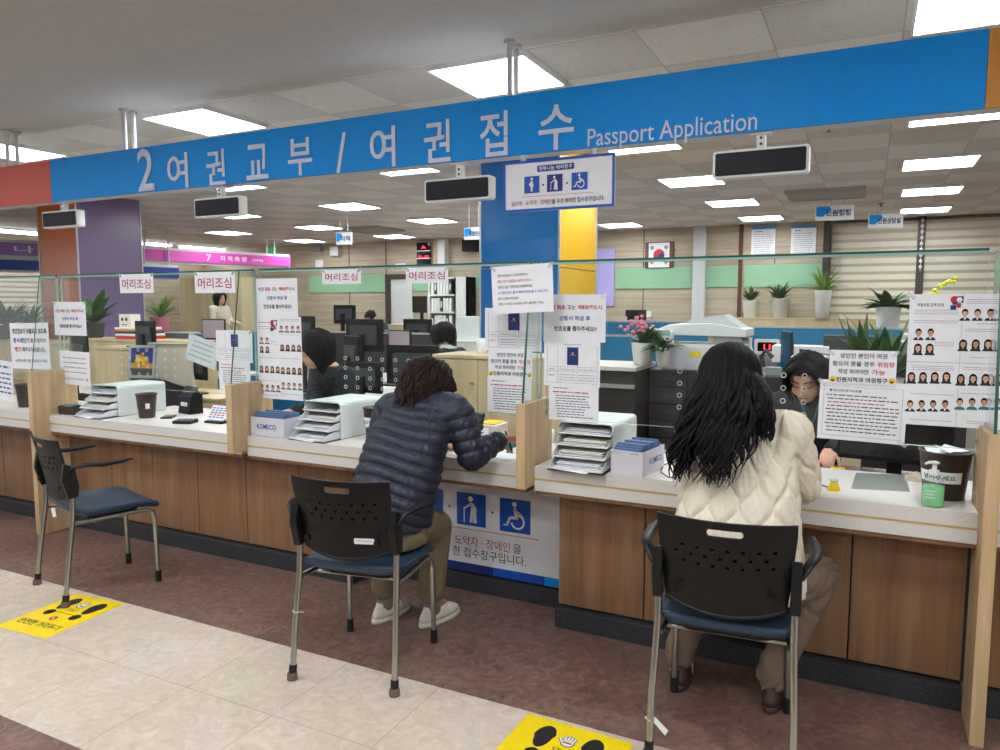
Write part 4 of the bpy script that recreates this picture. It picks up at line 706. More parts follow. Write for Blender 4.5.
PT = PY(480, 433, 3.36); t = thing('pen_tray', 'dark tray of pens and small notepads beside the reaching hand', 'pen tray', (PT.x, 3.32, CZ), R_(-5)); m = MB(); m.box(-.02, .22, 0, .1, 0, .012, 'black_plastic'); m.box(-.02, .22, 0, .006, .012, .022, 'black_plastic'); m.build('tray_body', t); 
for k, (c, lab) in enumerate((('red_plastic', 'red'), ('yellow_plastic', 'yellow'), ('print_pink', 'pink'), ('print_green', 'green'), ('print_dkblue', 'dark blue'))): m = MB(); m.cyl((-.0, 0, .0), (.12, .01, .0), .0045, .0045, c, 8); m.cyl((.12, .01, 0), (.135, .011, 0), .0045, .001, 'rubber', 8); o = m.build('pen'); o.location = (PT.x+.03*(k % 2), 3.335+.014*k, CZ+.018); o.rotation_euler = (0, 0, .12*(k-2)); tag(o, lab+' pen lying in the dark tray beside the reaching hand', 'pen')
m = MB(); a = [(0, 0), (.012, .012), (.006, .035), (-.004, .055)]; m.ell((0, 0, .03), (.014, .012, .022), 'teal_toy'); m.ell((.0, 0, .06), (.012, .011, .012), 'teal_toy'); [m.cyl((sx*.008, 0, .02), (sx*.012, -.004, .0), .006, .007, 'teal_toy', 8) for sx in (-1, 1)]; [m.cyl((sx*.012, 0, .045), (sx*.024, -.006, .03), .004, .005, 'teal_toy', 8) for sx in (-1, 1)]; p = PZ(510, 453, CZ); o = m.build('teal_figurine'); o.location = (p.x, p.y, CZ); tag(o, 'small teal figurine on the counter left of the middle oak divider', 'figurine')
m = MB(); pts = [(-1.95, 3.02), (-1.64, 3.0), (-1.62, 3.22), (-1.93, 3.24)]; m.add([(a, b, CZ+.0005) for a, b in pts]+[(a, b, CZ+.0025) for a, b in pts], [(3, 2, 1, 0), (4, 5, 6, 7), (0, 1, 5, 4), (1, 2, 6, 5), (2, 3, 7, 6), (3, 0, 4, 7)], 'white_paper'); tag(m.build('form_sheet'), 'white form sheets lying on the counter under the navy sleeve', 'paper')
m = MB(); pts = [(-1.63, 3.04), (-1.46, 3.02), (-1.44, 3.14), (-1.62, 3.16)]; m.add([(a, b, CZ+.0005) for a, b in pts]+[(a, b, CZ+.0025) for a, b in pts], [(3, 2, 1, 0), (4, 5, 6, 7), (0, 1, 5, 4), (1, 2, 6, 5), (2, 3, 7, 6), (3, 0, 4, 7)], 'white_paper'); tag(m.build('form_sheet'), 'white slip being signed under the reaching hand', 'paper')
# ================================================================== office behind the glass
def desk(x0, x1, y0, y1, lab, z=.73, top='desk_white', front='dark_cabinet', grp='office desks', drawers=0):
    t = thing('office_desk', lab, 'desk', ((x0+x1)/2, (y0+y1)/2, 0), 0, grp); w = (x1-x0)/2; d = (y1-y0)/2
    m = MB(); m.box(-w, w, -d, d, z-.03, z, top); m.build('desktop', t, bevel=.003); m = MB(); m.box(-w+.02, w-.02, -d+.04, -d+.06, .02, z-.032, front); m.build('modesty_panel', t)
    for sx in (-w+.02, w-.05): m = MB(); m.box(sx, sx+.03, -d+.061, d-.03, 0, z-.032, front); m.build('side_panel', t)
    return t
desk(-4.75, -3.45, 3.52, 3.9, 'low staff desk behind the counter, left window', top='desk_white'); desk(-2.7, -1.4, 3.52, 3.9, 'low brown staff desk behind the counter, middle window', top='desk_brown'); desk(-1.25, .385, 3.52, 3.86, 'low brown staff desk behind the counter, right window', top='desk_brown')
def monitor(px, pyt, w, h, d, rz, lab, base=.73, back=True, lit=False, depth=.04, nm='computer_monitor'):
    p = PD(px, pyt, d); z1 = p.z; t = thing(nm, lab, 'monitor', (p.x, p.y, base), R_(rz), 'computer monitors'); H1 = z1-base
    m = MB(); m.rbox(-w/2, w/2, 0, depth*.5, H1-h, H1, .008, 'black_plastic', axis=1); m.build('housing', t, bevel=.003); m = MB(); m.rbox(-w*.36, w*.36, depth*.5, depth, H1-h*.8, H1-h*.2, .02, 'dark_grey', axis=1); m.build('rear_cover', t)
    m = MB(); m.box(-w/2+.012, w/2-.012, -.002, 0, H1-h+.018, H1-.012, 'screen_lit' if lit else 'black_gloss'); m.build('screen', t)
    m = MB(); m.box(-.03, .03, depth, depth+.025, .012, H1-h*.45, 'black_plastic'); m.build('stand', t); m = MB(); m.rbox(-.12, .12, -.04, .14, 0, .012, .02, 'black_plastic'); m.build('monitor_foot', t); return t
desk(-4.6, -3.0, 5.15, 5.75, 'wide desk behind the speech holes, middle window', top='desk_white'); desk(-5.4, -3.9, 6.1, 6.9, 'second row desk left of the blue column', top='desk_white', front='teal')
desk(-6.4, -3.6, 8.0, 8.9, 'third row desk left of the blue column', front='teal'); desk(-6.9, -4.9, 10.2, 11.0, 'back row desk of the man with his head down', front='teal')
monitor(413, 345, .5, .34, 6.3, 186, 'large black monitor back right of the speech holes, middle window'); monitor(353, 336, .3, .38, 6.0, 150, 'black monitor back beside the bobbed hair staff woman'); monitor(365, 362, .36, .24, 5.75, 175, 'low black monitor back behind the speech holes, middle window')
monitor(365, 319, .52, .32, 7.3, 170, 'black monitor back with a small white label, second row'); monitor(399, 330, .36, .24, 7.2, -20, 'monitor with dim lit screen in the second row', lit=True); monitor(418, 319, .42, .3, 9.2, 180, 'black monitor back in the third row left of the vest woman'); monitor(345, 305, .4, .26, 10.2, 175, 'grey monitor back in the third row, left')
monitor(308, 316, .26, .3, 6.6, 160, 'dark monitor edge just right of the narrow photo poster')
m = MB(); m.box(0, .1, 0, .002, 0, .06, 'white_paper'); p = PD(336, 335, 5.8)
def stand(px, py, Y, z, lab, w=.5, c='white_plastic'):
    p = PY(px, py, Y); return cabinet(p.x-w, p.x+w, Y-.15, Y+.35, z, lab, doors=2, c=c)
def part_wall(x0, x1, y, z, lab, c='teal', th=.04, z0=0):
    m = MB(); m.box(-(x1-x0)/2, (x1-x0)/2, -th/2, th/2, z0, z-.02, c); t = thing('desk_partition', lab, 'partition', ((x0+x1)/2, y, 0), 0, 'teal desk partitions'); m.build('panel', t); m = MB(); m.box(-(x1-x0)/2, (x1-x0)/2, -th/2-.003, th/2+.003, z-.02, z, 'alu'); m.build('cap_rail', t); return t
part_wall(-5.9, -4.15, 7.2, 1.18, 'dark desk partition behind the second row, middle window', c='dark_cabinet'); part_wall(-6.6, -4.4, 9.3, 1.12, 'teal desk partition before the back row, middle window'); part_wall(-8.5, -6.6, 7.5, 1.15, 'teal desk partition left of the second divider glass')
# cabinet with mug, left of middle fin
def cabinet(x0, x1, y0, y1, z, lab, c='maple', doors=2, knobs='steel', top=None, nm='cabinet'):
    t = thing(nm, lab, 'cabinet', ((x0+x1)/2, (y0+y1)/2, 0)); w, d = (x1-x0)/2, (y1-y0)/2; m = MB(); m.box(-w, w, -d+.02, d, .04, z-.025, c); m.box(-w+.02, w-.02, -d+.04, d-.02, 0, .04, 'dark_grey'); m.build('body', t); m = MB(); m.box(-w-.01, w+.01, -d-.005, d+.005, z-.025, z, top or c); m.build('cabinet_top', t, bevel=.002)
    for k in range(doors):
        a = -w+2*w*k/doors+.003; b = -w+2*w*(k+1)/doors-.003; m = MB(); m.box(a, b, -d, -d+.019, .045, z-.03, c); dd = m.build('door', t); m = MB(); m.cyl((b-.04, -d-.02, z-.2), (b-.04, -d, z-.2), .012, .008, knobs, 12); m.build('knob', dd)
    return t
cabinet(-2.85, -1.75, 4.62, 5.05, 1.14, 'pale maple cabinet with a mug on top, in front of the blue column', doors=3)
def mug(x, y, z, lab): t = thing('mug', lab, 'mug', (x, y, z)); m = MB(); m.lathe([(.035, 0), (.04, .006), (.042, .11), (.039, .11), (.036, .01), (.001, .01)], (0, 0, 0), 'white_plastic', 24); m.build('cup', t); m = MB(); m.tube([(-.04, 0, .09), (-.068, 0, .085), (-.07, 0, .045), (-.038, 0, .03)], .006, 'white_plastic', 8); m.build('handle', t); return t
p = PZ(482, 353, 1.14); mug(p.x, max(p.y, 4.75), 1.14, 'white mug on the maple cabinet left of the passport sheet')
# black drawer unit, printer
def drawers(x0, x1, y0, y1, z, cols, rws, lab, c='dark_cabinet', nm='drawer_unit', kn='dark_grey'):
    t = thing(nm, lab, 'drawers', ((x0+x1)/2, (y0+y1)/2, 0)); w, d = (x1-x0)/2, (y1-y0)/2; m = MB(); m.box(-w, w, -d+.02, d, 0, z, c); m.build('carcass', t)
    for i in range(cols):
        for j in range(rws):
            a = -w+2*w*i/cols+.006; b = -w+2*w*(i+1)/cols-.006; z0 = .03+(z-.03)*j/rws+.004; z1 = .03+(z-.03)*(j+1)/rws-.004
            m = MB(); m.box(a, b, -d, -d+.019, z0, z1, c); dr = m.build('drawer', t, bevel=.002); m = MB(); m.box((a+b)/2-.05, (a+b)/2+.05, -d-.004, -d, (z0+z1)/2-.008, (z0+z1)/2+.008, kn); m.build('handle', dr)
    return t
drawers(-1.42, -.86, 5.3, 5.75, 1.03, 2, 8, 'black two-column drawer unit under the copier'); drawers(-.84, -.34, 5.3, 5.75, 1.01, 1, 4, 'black cabinet behind the long dark hair'); drawers(-.32, -.0, 4.9, 5.4, .97, 1, 5, 'cream drawer cabinet left of the right staff woman', c='beige_cab', kn='steel')
def copier(x, y, z, lab):
    t = thing('copier', lab, 'printer', (x, y, z)); m = MB(); m.box(-.26, .3, 0, .42, 0, .19, 'white_plastic'); m.build('body', t, bevel=.012); m = MB(); m.box(-.235, .14, -.006, 0, .02, .165, 'box_white'); m.box(-.05, .03, -.009, -.006, .1, .14, 'sticker_yellow'); m.build('paper_drawer', t)
    m = MB(); m.box(.1, .3, .02, .4, .19, .26, 'grey_plastic'); m.build('output_support', t); m = MB(); m.prism([(-.28, .255), (.33, .245), (.33, .3), (.1, .34), (-.2, .33), (-.28, .3)], 0, .4, 'white_plastic', axis=1); m.build('scanner', t, bevel=.006)
    m = MB(); m.prism([(-.1, .33), (.3, .302), (.16, .4), (-.06, .37)], .05, .38, 'white_metal', axis=1); m.build('document_feeder', t); m = MB(); m.prism([(0, 0), (.2, 0), (.2, .1), (0, .13)], -.05, .0, 'white_plastic', axis=1); cp = m.build('control_panel', t, bevel=.006); cp.location = (-.36, -.02, .18)
    m = MB(); m.rect(.02, .18, .07, .11, -.053, 'glass_edge_light'); [m.rect(.03+.04*i, .055+.04*i, .02+.02*j, .034+.02*j, -.053, 'dark_grey') for i in range(4) for j in range(2)]; m.build('keypad', cp); return t
copier(-1.08, 5.32, 1.031, 'white office copier with small yellow note on the black drawers')
desk(-2.0, -1.42, 4.95, 5.5, 'white topped dark cabinet under the pink flowers', z=1.07, front='dark_cabinet'); 
m = MB(); t = thing('metal_rail', 'silver rail across the dark cabinet under the pink flowers', 'rail', (-1.7, 4.94, .93)); m.box(-.27, .27, -.0, .04, -.01, .015, 'alu'); m.build('bar', t)
part_wall(-3.0, -1.5, 7.9, 1.33, 'teal partition behind the pink flowers'); part_wall(-1.5, .3, 8.2, 1.28, 'teal partition behind the copier and bottle'); part_wall(-2.6, -1.9, 7.2, 1.2, 'shorter teal partition in front of the coffee machine', c='teal')
# plants
def leafy(t, n, L, c, spread=1.0, wid=.03, droop=.6, up=.6, seed=0, nm='foliage', z0=0):
    rnd = random.Random(seed); m = MB()
    for k in range(n):
        a = rnd.uniform(0, 6.28); el = rnd.uniform(up-.35, up+.5); l = L*rnd.uniform(.6, 1.1); pts = []; p = Vector((0, 0, z0)); d = Vector((math.cos(a)*math.cos(el)*spread, math.sin(a)*math.cos(el)*spread, math.sin(el))).normalized()
        for j in range(6): pts.append(p.copy()); p = p+d*(l/5); d = (d+Vector((0, 0, -droop/5))).normalized()
        side = Vector((-math.sin(a), math.cos(a), 0)); vs = []
        for j, q in enumerate(pts): w = wid*math.sin(math.pi*min(.97, (j+.35)/5.5)); vs += [q-side*w+Vector((0, 0, w*.3)), q, q+side*w+Vector((0, 0, w*.3))]
        m.add(vs, [f for j in range(5) for f in ((3*j, 3*j+1, 3*j+4, 3*j+3), (3*j+1, 3*j+2, 3*j+5, 3*j+4))], c, True)
    return m.build(nm, t)
def pot(t, r, h, c='pot_white', sq=False):
    m = MB(); m.lathe([(r*.7, 0), (r*.78, .004), (r, h*.95), (r*1.04, h), (r*.92, h), (r*.88, h*.9), (.001, h*.9)], (0, 0, 0), c, 4 if sq else 20, True); m.build('pot', t); m = MB(); m.disc(0, 0, r*.86, 0, 'soil'); o = m.build('soil', t); o.location = (0, 0, h*.91); o.rotation_euler = (-math.pi/2, 0, 0)
def plant(px, py, z, r, h, lab, n=22, L=.3, wid=.02, c='leaf', sq=False, up=.8, droop=.6, Y=None, pc='pot_white', seed=1):
    p = PY(px, py, Y) if Y else PZ(px, py, z); t = thing('potted_plant', lab, 'plant', (p.x, p.y, z)); pot(t, r, h, pc, sq); leafy(t, n, L, c, wid=wid, up=up, droop=droop, seed=seed, z0=h*.9); return t
cabinet(-1.9, .2, 12.1, 12.55, 1.3, 'maple cabinet row along the back wall under the potted plants', doors=6)
plant(750, 316, 1.3, .12, .27, 'potted bushy plant in a white pot, leftmost on the back cabinets', n=60, L=.24, wid=.03, up=1.1, Y=12.3, seed=2); plant(779, 316, 1.3, .15, .3, 'dark leaved plant in a square white pot on the back cabinets', n=40, L=.3, wid=.035, up=.85, Y=12.25, sq=True, seed=3); plant(822, 318, 1.3, .12, .42, 'spiky palm in a tall white pot at the right end of the back cabinets', n=70, L=.45, wid=.014, up=.8, droop=1.1, Y=12.1, c='leaf_light', seed=4)
t = plant(643, 361, 1.07, .085, .16, 'pink flowering plant in a round white pot on the white topped cabinet', n=30, L=.16, wid=.03, Y=5.2, seed=5); m = MB(); rnd = random.Random(3)
for k in range(38): m.ell((rnd.gauss(-.03, .05), rnd.gauss(0, .04), .25+rnd.gauss(.03, .03)), (.014, .014, .012), 'pink_flower', seg=8, rings=5)
m.build('blossoms', t); plant(663, 362, 1.07, .05, .11, 'small ivy in a little white pot beside the pink flowers', n=40, L=.18, wid=.018, Y=5.15, droop=1.2, up=.7, seed=6)
desk(-.2, 1.4, 6.1, 6.8, 'desk under the green plants right of the copier', front='dark_cabinet'); 
plant(862, 372, .73, .1, .2, 'snake plant with tall dark leaves left of the large photo poster', n=22, L=.5, wid=.026, up=1.2, droop=.05, Y=6.4, seed=7); plant(888, 372, .73, .11, .22, 'broad leaved green plant beside the large photo poster', n=44, L=.6, wid=.035, up=.9, droop=.8, Y=6.3, seed=8, c='leaf')
t = thing('wood_screen', 'wood panel screen standing behind the green plants', 'screen', (.95, 8.3, 0)); m = MB(); m.box(-.28, .24, 0, .04, .02, 1.57, 'wall_panel'); m.build('panel', t); m = MB(); m.box(-.3, .26, -.004, .044, 1.57, 1.59, 'oak'); m.build('frame', t)
plant(888, 315, 1.2, .12, .28, 'dark leafy plant looking over the wood screen', n=30, L=.36, wid=.05, up=.6, Y=8.7, seed=9, droop=.7); stand(888, 315, 8.7, 1.199, 'low cabinet behind the wood screen'); 
t = plant(932, 305, 1.25, .1, .2, 'yellow orchid behind the top of the large photo poster', n=16, L=.2, wid=.03, Y=8.8, seed=10); m = MB()
for k in range(16): m.ell((-.1+.02*k, rnd.gauss(0, .02), .33+.012*k+rnd.gauss(0, .02)), (.025, .015, .02), 'yellow_flower', seg=8, rings=5)
m.build('blossoms', t)
plant(95, 332, 1.16, .1, .16, 'big leafed green plant before the purple column', n=12, L=.36, wid=.08, up=.8, droop=.5, Y=5.0, seed=11, pc='dark_grey'); plant(160, 322, 1.1, .14, .22, 'light green spider plant right of the purple column', n=40, L=.42, wid=.02, c='leaf_light', Y=7.6, seed=12, pc='print_pink', up=.8); plant(8, 330, 1.1, .14, .16, 'bushy green plants at the far left edge', n=50, L=.4, wid=.03, Y=5.2, seed=13, pc='dark_grey'); plant(30, 330, 1.1, .12, .16, 'smaller bushy plant right of the far left plants', n=30, L=.32, wid=.03, Y=5.1, seed=14, pc='dark_grey')
cabinet(-9.6, -7.6, 4.9, 5.35, 1.1, 'pale cabinet under the plants at the far left edge', doors=4); cabinet(-7.45, -5.7, 4.85, 5.2, 1.16, 'maple cabinet in front of the purple column', doors=3)
t = cabinet(-9.4, -7.9, 7.35, 7.8, 1.1, 'grey cabinet under the spider plant', c='grey_plastic', doors=3)
# loose things in the office
def blk(nm, lab, cat, px, py, z, w, d, h, c, rz=0, Y=None, grp=None, bev=.004):
    p = PY(px, py, Y) if Y else PZ(px, py, z); m = MB(); m.box(-w/2, w/2, 0, d, 0, h, c); o = m.build(nm, None, bevel=bev); o.location = (p.x, p.y, z); o.rotation_euler = (0, 0, R_(rz)); return tag(o, lab, cat, grp)
for k, (c, dx, h) in enumerate((('red_plastic', .02, .03), ('cream_paper', 0, .025), ('print_dkblue', .01, .02), ('sign_orange', -.01, .02), ('cream_paper', .0, .022))):
    z = 1.16+sum((.03, .025, .02, .02, .022)[:k]); blk('book', ('red book, lowest of', 'cream book, second from the bottom of', 'blue book in the middle of', 'orange book, second from the top of', 'cream book, topmost of')[k]+' the stack on the maple cabinet', 'book', 128, 343, z, .42-.02*k, .28, h-.001, c, rz=3*k-5, Y=4.9+.005*k, grp='stacked books')
t = blk('photo_cube', 'small cream box with black circles on the book stack', 'box', 125, 333, 1.277, .17, .12, .13, 'cream_paper', Y=4.95)
o = t; m = MB(); [m.disc(x, .08, .018, -.001, 'print_black') or m.disc(x, .08, .01, -.0016, 'cream_paper') for x in (-.03, .03)]; m.rect(-.04, .04, .02, .028, -.001, 'print_black'); m.build('printing', o)
monitor(146, 321, .3, .26, 6.9, 175, 'black monitor right of the small cream box, left window', base=1.11); monitor(80, 335, .38, .38, 6.2, 165, 'dark grey monitor back below the left passport notice', base=.731)
desk(-7.0, -5.7, 4.0, 4.5, 'white desk behind the far left divider', z=.73)
for mx, my, md, mz, ml in ((418, 319, 9.2, .73, 'desk in the third row below the black monitor back'), (345, 305, 10.2, .73, 'desk far back below the grey monitor back'), (146, 321, 6.9, 1.11, 'cabinet carrying the black monitor, left window'), (419, 296, 11.5, 1.2, 'low cabinet between white door and shelf'), (196, 345, 6.4, .73, 'low cabinet behind the crooked paper')):
    q_ = PD(mx, my, md); cabinet(q_.x-.45, q_.x+.45, q_.y-.2, q_.y+.3, mz-.001, ml, c='maple', doors=2)
# framed picture
p = PD(137, 345, 5.3); t = thing('picture_frame', 'silver framed picture of a golden tree on a blue ground', 'picture', (p.x, p.y, .731), R_(16), rot=(R_(-8), 0, R_(16))); hh = p.z-.731; m = MB()
for q in ((-.11, .11, hh-.02, hh), (-.11, .11, hh-.24, hh-.22), (-.11, -.09, hh-.22, hh-.02), (.09, .11, hh-.22, hh-.02)): m.box(q[0], q[1], -.01, .01, q[2], q[3], 'steel')
m.build('frame', t); m = MB(); m.box(-.09, .09, -.004, .004, hh-.22, hh-.02, 'navy_print'); m.rect(-.089, .089, hh-.219, hh-.17, -.0045, 'dark_grey'); m.rect(-.089, .089, hh-.17, hh-.13, -.0045, 'sign_orange'); rq = random.Random(4); [m.disc(rq.gauss(-.01, .03), hh-.105+rq.gauss(0, .018), .013, -.005-.0001*q_, ('tree_gold', 'sign_orange', 'yellow_plastic')[q_ % 3], seg=8) for q_ in range(34)]; m.bar((-.015, hh-.2), (-.005, hh-.12), .008, -.0095, 'wood_dark_frame'); m.build('picture_print', t)
m = MB(); m.box(-.09, .09, .0, .1, 0, hh-.241, 'dark_grey'); m.build('pedestal', t)
# cardigan over a chair back
p = PD(166, 345, 6.1); t = thing('office_chair', 'dark office chair draped with a beige cardigan, left window', 'chair', (p.x, p.y, 0), R_(10)); z1 = p.z; m = MB(); m.rbox(-.2, .2, 0, .06, .62, z1-.02, .05, 'dark_grey', axis=1); m.build('backrest', t); m = MB(); m.rbox(-.22, .22, -.45, .03, .42, .5, .06, 'dark_grey'); m.build('seat', t); m = MB(); m.cyl((0, -.2, .06), (0, -.2, .42), .03, .03, 'dark_grey'); [m.cyl((0, -.2, .08), (.26*math.cos(a), -.2+.26*math.sin(a), .04), .025, .018, 'dark_grey', 8) for a in [1.256*k for k in range(5)]]; m.build('leg', t)
n = 16; m = MB(); vs = []
for j in range(7):
    for k in range(n): a = 2*math.pi*k/n; rr = 1+.05*math.sin(5*a+j); vs.append((.235*math.cos(a)*rr*(1-.1*(j == 0)), .03+.075*math.sin(a)*rr, z1+.015-.05*j-.012*abs(math.cos(a))*j))
m.add(vs, [(j*n+k, j*n+(k+1) % n, (j+1)*n+(k+1) % n, (j+1)*n+k) for j in range(6) for k in range(n)]+[tuple(range(n))], 'beige_fabric', True); o = m.build('cardigan'); o.location = (p.x, p.y, 0); o.rotation_euler = (0, 0, R_(10)); tag(o, 'beige cardigan hanging over the dark office chair, left window', 'cardigan')
monitor(213, 319, .34, .24, 8.6, 5, 'monitor with pale screen above the crooked paper, left window', base=.731, lit=True); desk(-8.2, -6.2, 5.75, 6.4, 'desk with teal front behind the crooked paper', front='teal'); monitor(196, 345, .34, .3, 6.4, 170, 'black monitor back behind the crooked paper', base=.731)
# far cupboards, glass door, hall signs
cabinet(-12.6, -10.9, 10.6, 11.0, 2.05, 'tall maple cupboards far back at left below the pink sign', doors=4, c='maple'); t = blk('far_cabinet', 'low grey cabinet far left under the maple cupboards', 'cabinet', 205, 325, 0, 1.6, .4, .95, 'grey_plastic', Y=9.3)
def fascia_far(p0, p1, z0, z1, c, lab, words):
    a = Vector((p0[0], p0[1], 0)); b = Vector((p1[0], p1[1], 0)); L = (b-a).length; rz = math.atan2(b.y-a.y, b.x-a.x); t = thing('counter_sign', lab, 'sign', (a.x, a.y, z0), rz); m = MB(); m.box(0, L, 0, .04, 0, z1-z0, c); m.build('sign_panel', t); m = MB(); m.box(-.01, L+.01, .04, .12, -.04, z1-z0+.05, 'white_metal'); m.build('housing', t)
    m = MB(); [m.cyl((L*f, .08, z1-z0+.05), (L*f, .08, H-z0), .015, .015, 'white_metal', 8) for f in ((.12, .17, .86, .91) if L > 2.5 else (.2, .8))]; m.build('hanging_rod', t); m = MB()
    for txt, f0, f1, zc, h, cc in words: m.text(txt, L*(f0+f1)/2, (z1-z0)*zc, (z1-z0)*h, cc, w=L*(f1-f0), y=-.003)
    m.build('lettering', t)
PF = (-11.45, 8.3); PB = (-10.55, 11.6)
fascia_far(PF, PB, 2.28, 2.47, 'pink_sign', 'long pink overhead sign numbered 7 at the left back', (('3307', .0, .07, .45, .35, 'white_paper'), ('7', .48, .51, .5, .65, 'white_paper'), ('지 적 측 량', .56, .72, .5, .5, 'white_paper'), ('(334)', .75, .82, .45, .3, 'white_paper')))
fascia_far((-12.3, 5.4), (-11.55, 8.05), 2.27, 2.46, 'purple_sign', 'purple overhead sign at the far left edge', (('나', .58, .68, .5, .6, 'white_paper'), ('민 원', .74, .9, .5, .6, 'white_paper'), ('333B', .92, .99, .45, .4, 'white_paper')))
fascia_far((-12.2, 5.4), (-11.45, 8.0), 2.04, 2.19, 'blue_sign', 'dark blue sign below the purple sign at the far left', (('수납', .75, .88, .6, .5, 'white_paper'), ('Receipt', .7, .85, .2, .22, 'white_paper')))
fascia_far((-11.2, 8.6), (-11.05, 9.3), 1.98, 2.16, 'blue_sign', 'small dark blue sign under the left end of the pink sign', ())
t = blind(0, 5.5, 0, 1.0, 2.7, 18, 'pale horizontal blind on the left wall below the blue sign'); t.location = (-14.12, 4.2, 1.0); t.rotation_euler = (0, 0, math.pi/2)
# hanging office signs
def hang_sign(x0, x1, y0, y1, d, txt, lab):
    p = PD(x0, y1, d); s = d/735; w = (x1-x0)*s; h = (y1-y0)*s; t = thing('hanging_sign', lab, 'sign', (p.x, p.y, p.z), R_(6), 'hanging office signs'); m = MB(); m.box(0, w, 0, .03, 0, h, 'white_plastic'); m.build('board', t, bevel=.004)
    m = MB(); m.poly([(.01, h-.01), (.01, h*.3), (w*.2, h*.25), (w*.42, h*.75), (w*.36, h-.01)], -.002, 'sign_blue'); m.text(txt, w*.6, h*.5, h*.42, 'print_dkblue', w=w*.64, y=-.004, bold=.03); m.build('printing', t); m = MB(); [m.cyl((x, .015, h), (x, .015, H-p.z), .004, .004, 'steel', 6) for x in (w*.25, w*.75)]; m.build('hanging_wire', t)
hang_sign(336, 354, 233, 245, 10.5, '지적', 'white hanging sign with blue corner, leftmost, over the red warning paper'); hang_sign(464, 484, 228, 240, 9.2, '통합민원', 'white hanging sign partly behind the blue column'); hang_sign(815, 850, 206.5, 221, 9.0, '민원행정', 'larger white hanging sign with blue corner, left of the two at right'); hang_sign(868, 899, 214.5, 228.5, 9.6, '민원상담실', 'white hanging sign with blue corner, right of the two at right')
# flag frame, posters, wall fittings on the back wall
def wall_thing(nm, lab, cat, x0, x1, y0, y1, th, c, Y=12.59, build=None, part='body'):
    a = PY(x0, y1, Y); b = PY(x1, y0, Y); zt = PY((x0+x1)/2, y0, Y).z; zb = PY((x0+x1)/2, y1, Y).z; w = b.x-a.x; h = zt-zb; t = thing(nm, lab, cat, (a.x, Y, zb)); m = MB(); m.box(0, w, -th, 0, 0, h, c); m.build(part, t)
    if build: m = MB(); build(m, w, h, -th-.003); m.build('printing', t)
    return t
def flag(m, w, h, y):
    m.rect(w*.13, w*.87, h*.02, h*.96, y, 'white_paper'); cx, cz, r = w/2, h*.5, h*.22; m.disc(cx, cz, r, y-.002, 'print_dkblue'); m.disc(cx, cz, r, y-.003, 'print_red', t0=-20, t1=160); a = R_(160); m.disc(cx+r/2*math.cos(a), cz+r/2*math.sin(a), r/2, y-.004, 'print_red'); m.disc(cx-r/2*math.cos(a), cz-r/2*math.sin(a), r/2, y-.0045, 'print_dkblue')
    for sx in (-1, 1):
        for sz in (-1, 1):
            for k in (-1, 0, 1): c = (cx+sx*w*.25, cz+sz*h*.28); ang = math.atan2(sz*h*.28, sx*w*.25); dx, dz = math.cos(ang), math.sin(ang); q = (c[0]+dx*k*h*.045, c[1]+dz*k*h*.045); m.bar((q[0]-dz*h*.07, q[1]+dx*h*.07), (q[0]+dz*h*.07, q[1]-dx*h*.07), h*.028, y-.002, 'print_black', rnd=False)
wall_thing('flag_frame', 'brown framed white flag with red and blue circle on the back wall', 'picture', 645.5, 674, 242, 268, .04, 'wood_dark_frame', build=flag, part='frame')
def post(m, w, h, y):
    m.rect(0, w, h*.93, h, y, 'sign_blue'); m.lines(w*.15, h*.85, w*.3, h*.04, 'print_black', y=y)
    for k in range(10): m.lines(w*.12, h*(.76-.07*k), w*.76, h*.025, 'print_grey', y=y)
wall_thing('wall_poster', 'white text poster on the back wall, left of the two', 'poster', 751, 776, 227, 258, .02, 'white_paper', build=post, part='sheet'); wall_thing('wall_poster', 'white text poster with blue top right corner, right of the two', 'poster', 790.5, 816.5, 226, 256, .02, 'white_paper', build=post, part='sheet')
wall_thing('lavender_panel', 'lavender panel with white frame right of the yellow column side', 'board', 594, 615, 249, 306, .03, 'lavender', part='panel')
wall_thing('wall_speaker', 'black wall speaker left of the blue column', 'speaker', 467, 480, 240, 252, .2, 'black_plastic', part='cabinet'); wall_thing('wall_box', 'white wall device under the far left hanging sign', 'device', 333, 341, 247, 256, .1, 'white_plastic'); wall_thing('wall_box', 'grey wall device left of the white one on the back wall', 'device', 315, 323, 246, 252, .1, 'grey_plastic'); wall_thing('wall_box', 'small white wall box just above the glass edge at left', 'device', 317, 324, 260, 269, .05, 'white_plastic'); wall_thing('exit_sign', 'small green exit sign over the pink sign', 'exit sign', 270, 277, 248, 254, .05, 'exit_green', Y=12.3)
t = wall_thing('led_board', 'black board with red glowing digits on the back wall', 'display', 418.5, 432, 243, 265, .06, 'black_gloss', build=lambda m, w, h, y: (m.text('A', w*.5, h*.8, h*.12, 'led_red', w=w*.3, y=y), m.text('0 : 10', w*.5, h*.36, h*.12, 'led_red', w=w*.7, y=y), m.rect(0, w, h*.62, h*.65, y, 'white_paper'), m.rect(0, w, h*.28, h*.31, y, 'white_paper')), part='housing')
wall_thing('door_plate', 'small white name plate above the white door', 'plate', 396, 405.5, 263.5, 267.5, .02, 'white_paper', part='plate'); wall_thing('light_switch', 'white wall switch right of the black coffee machine', 'switch', 646, 652, 311, 317, .02, 'white_plastic', part='plate')
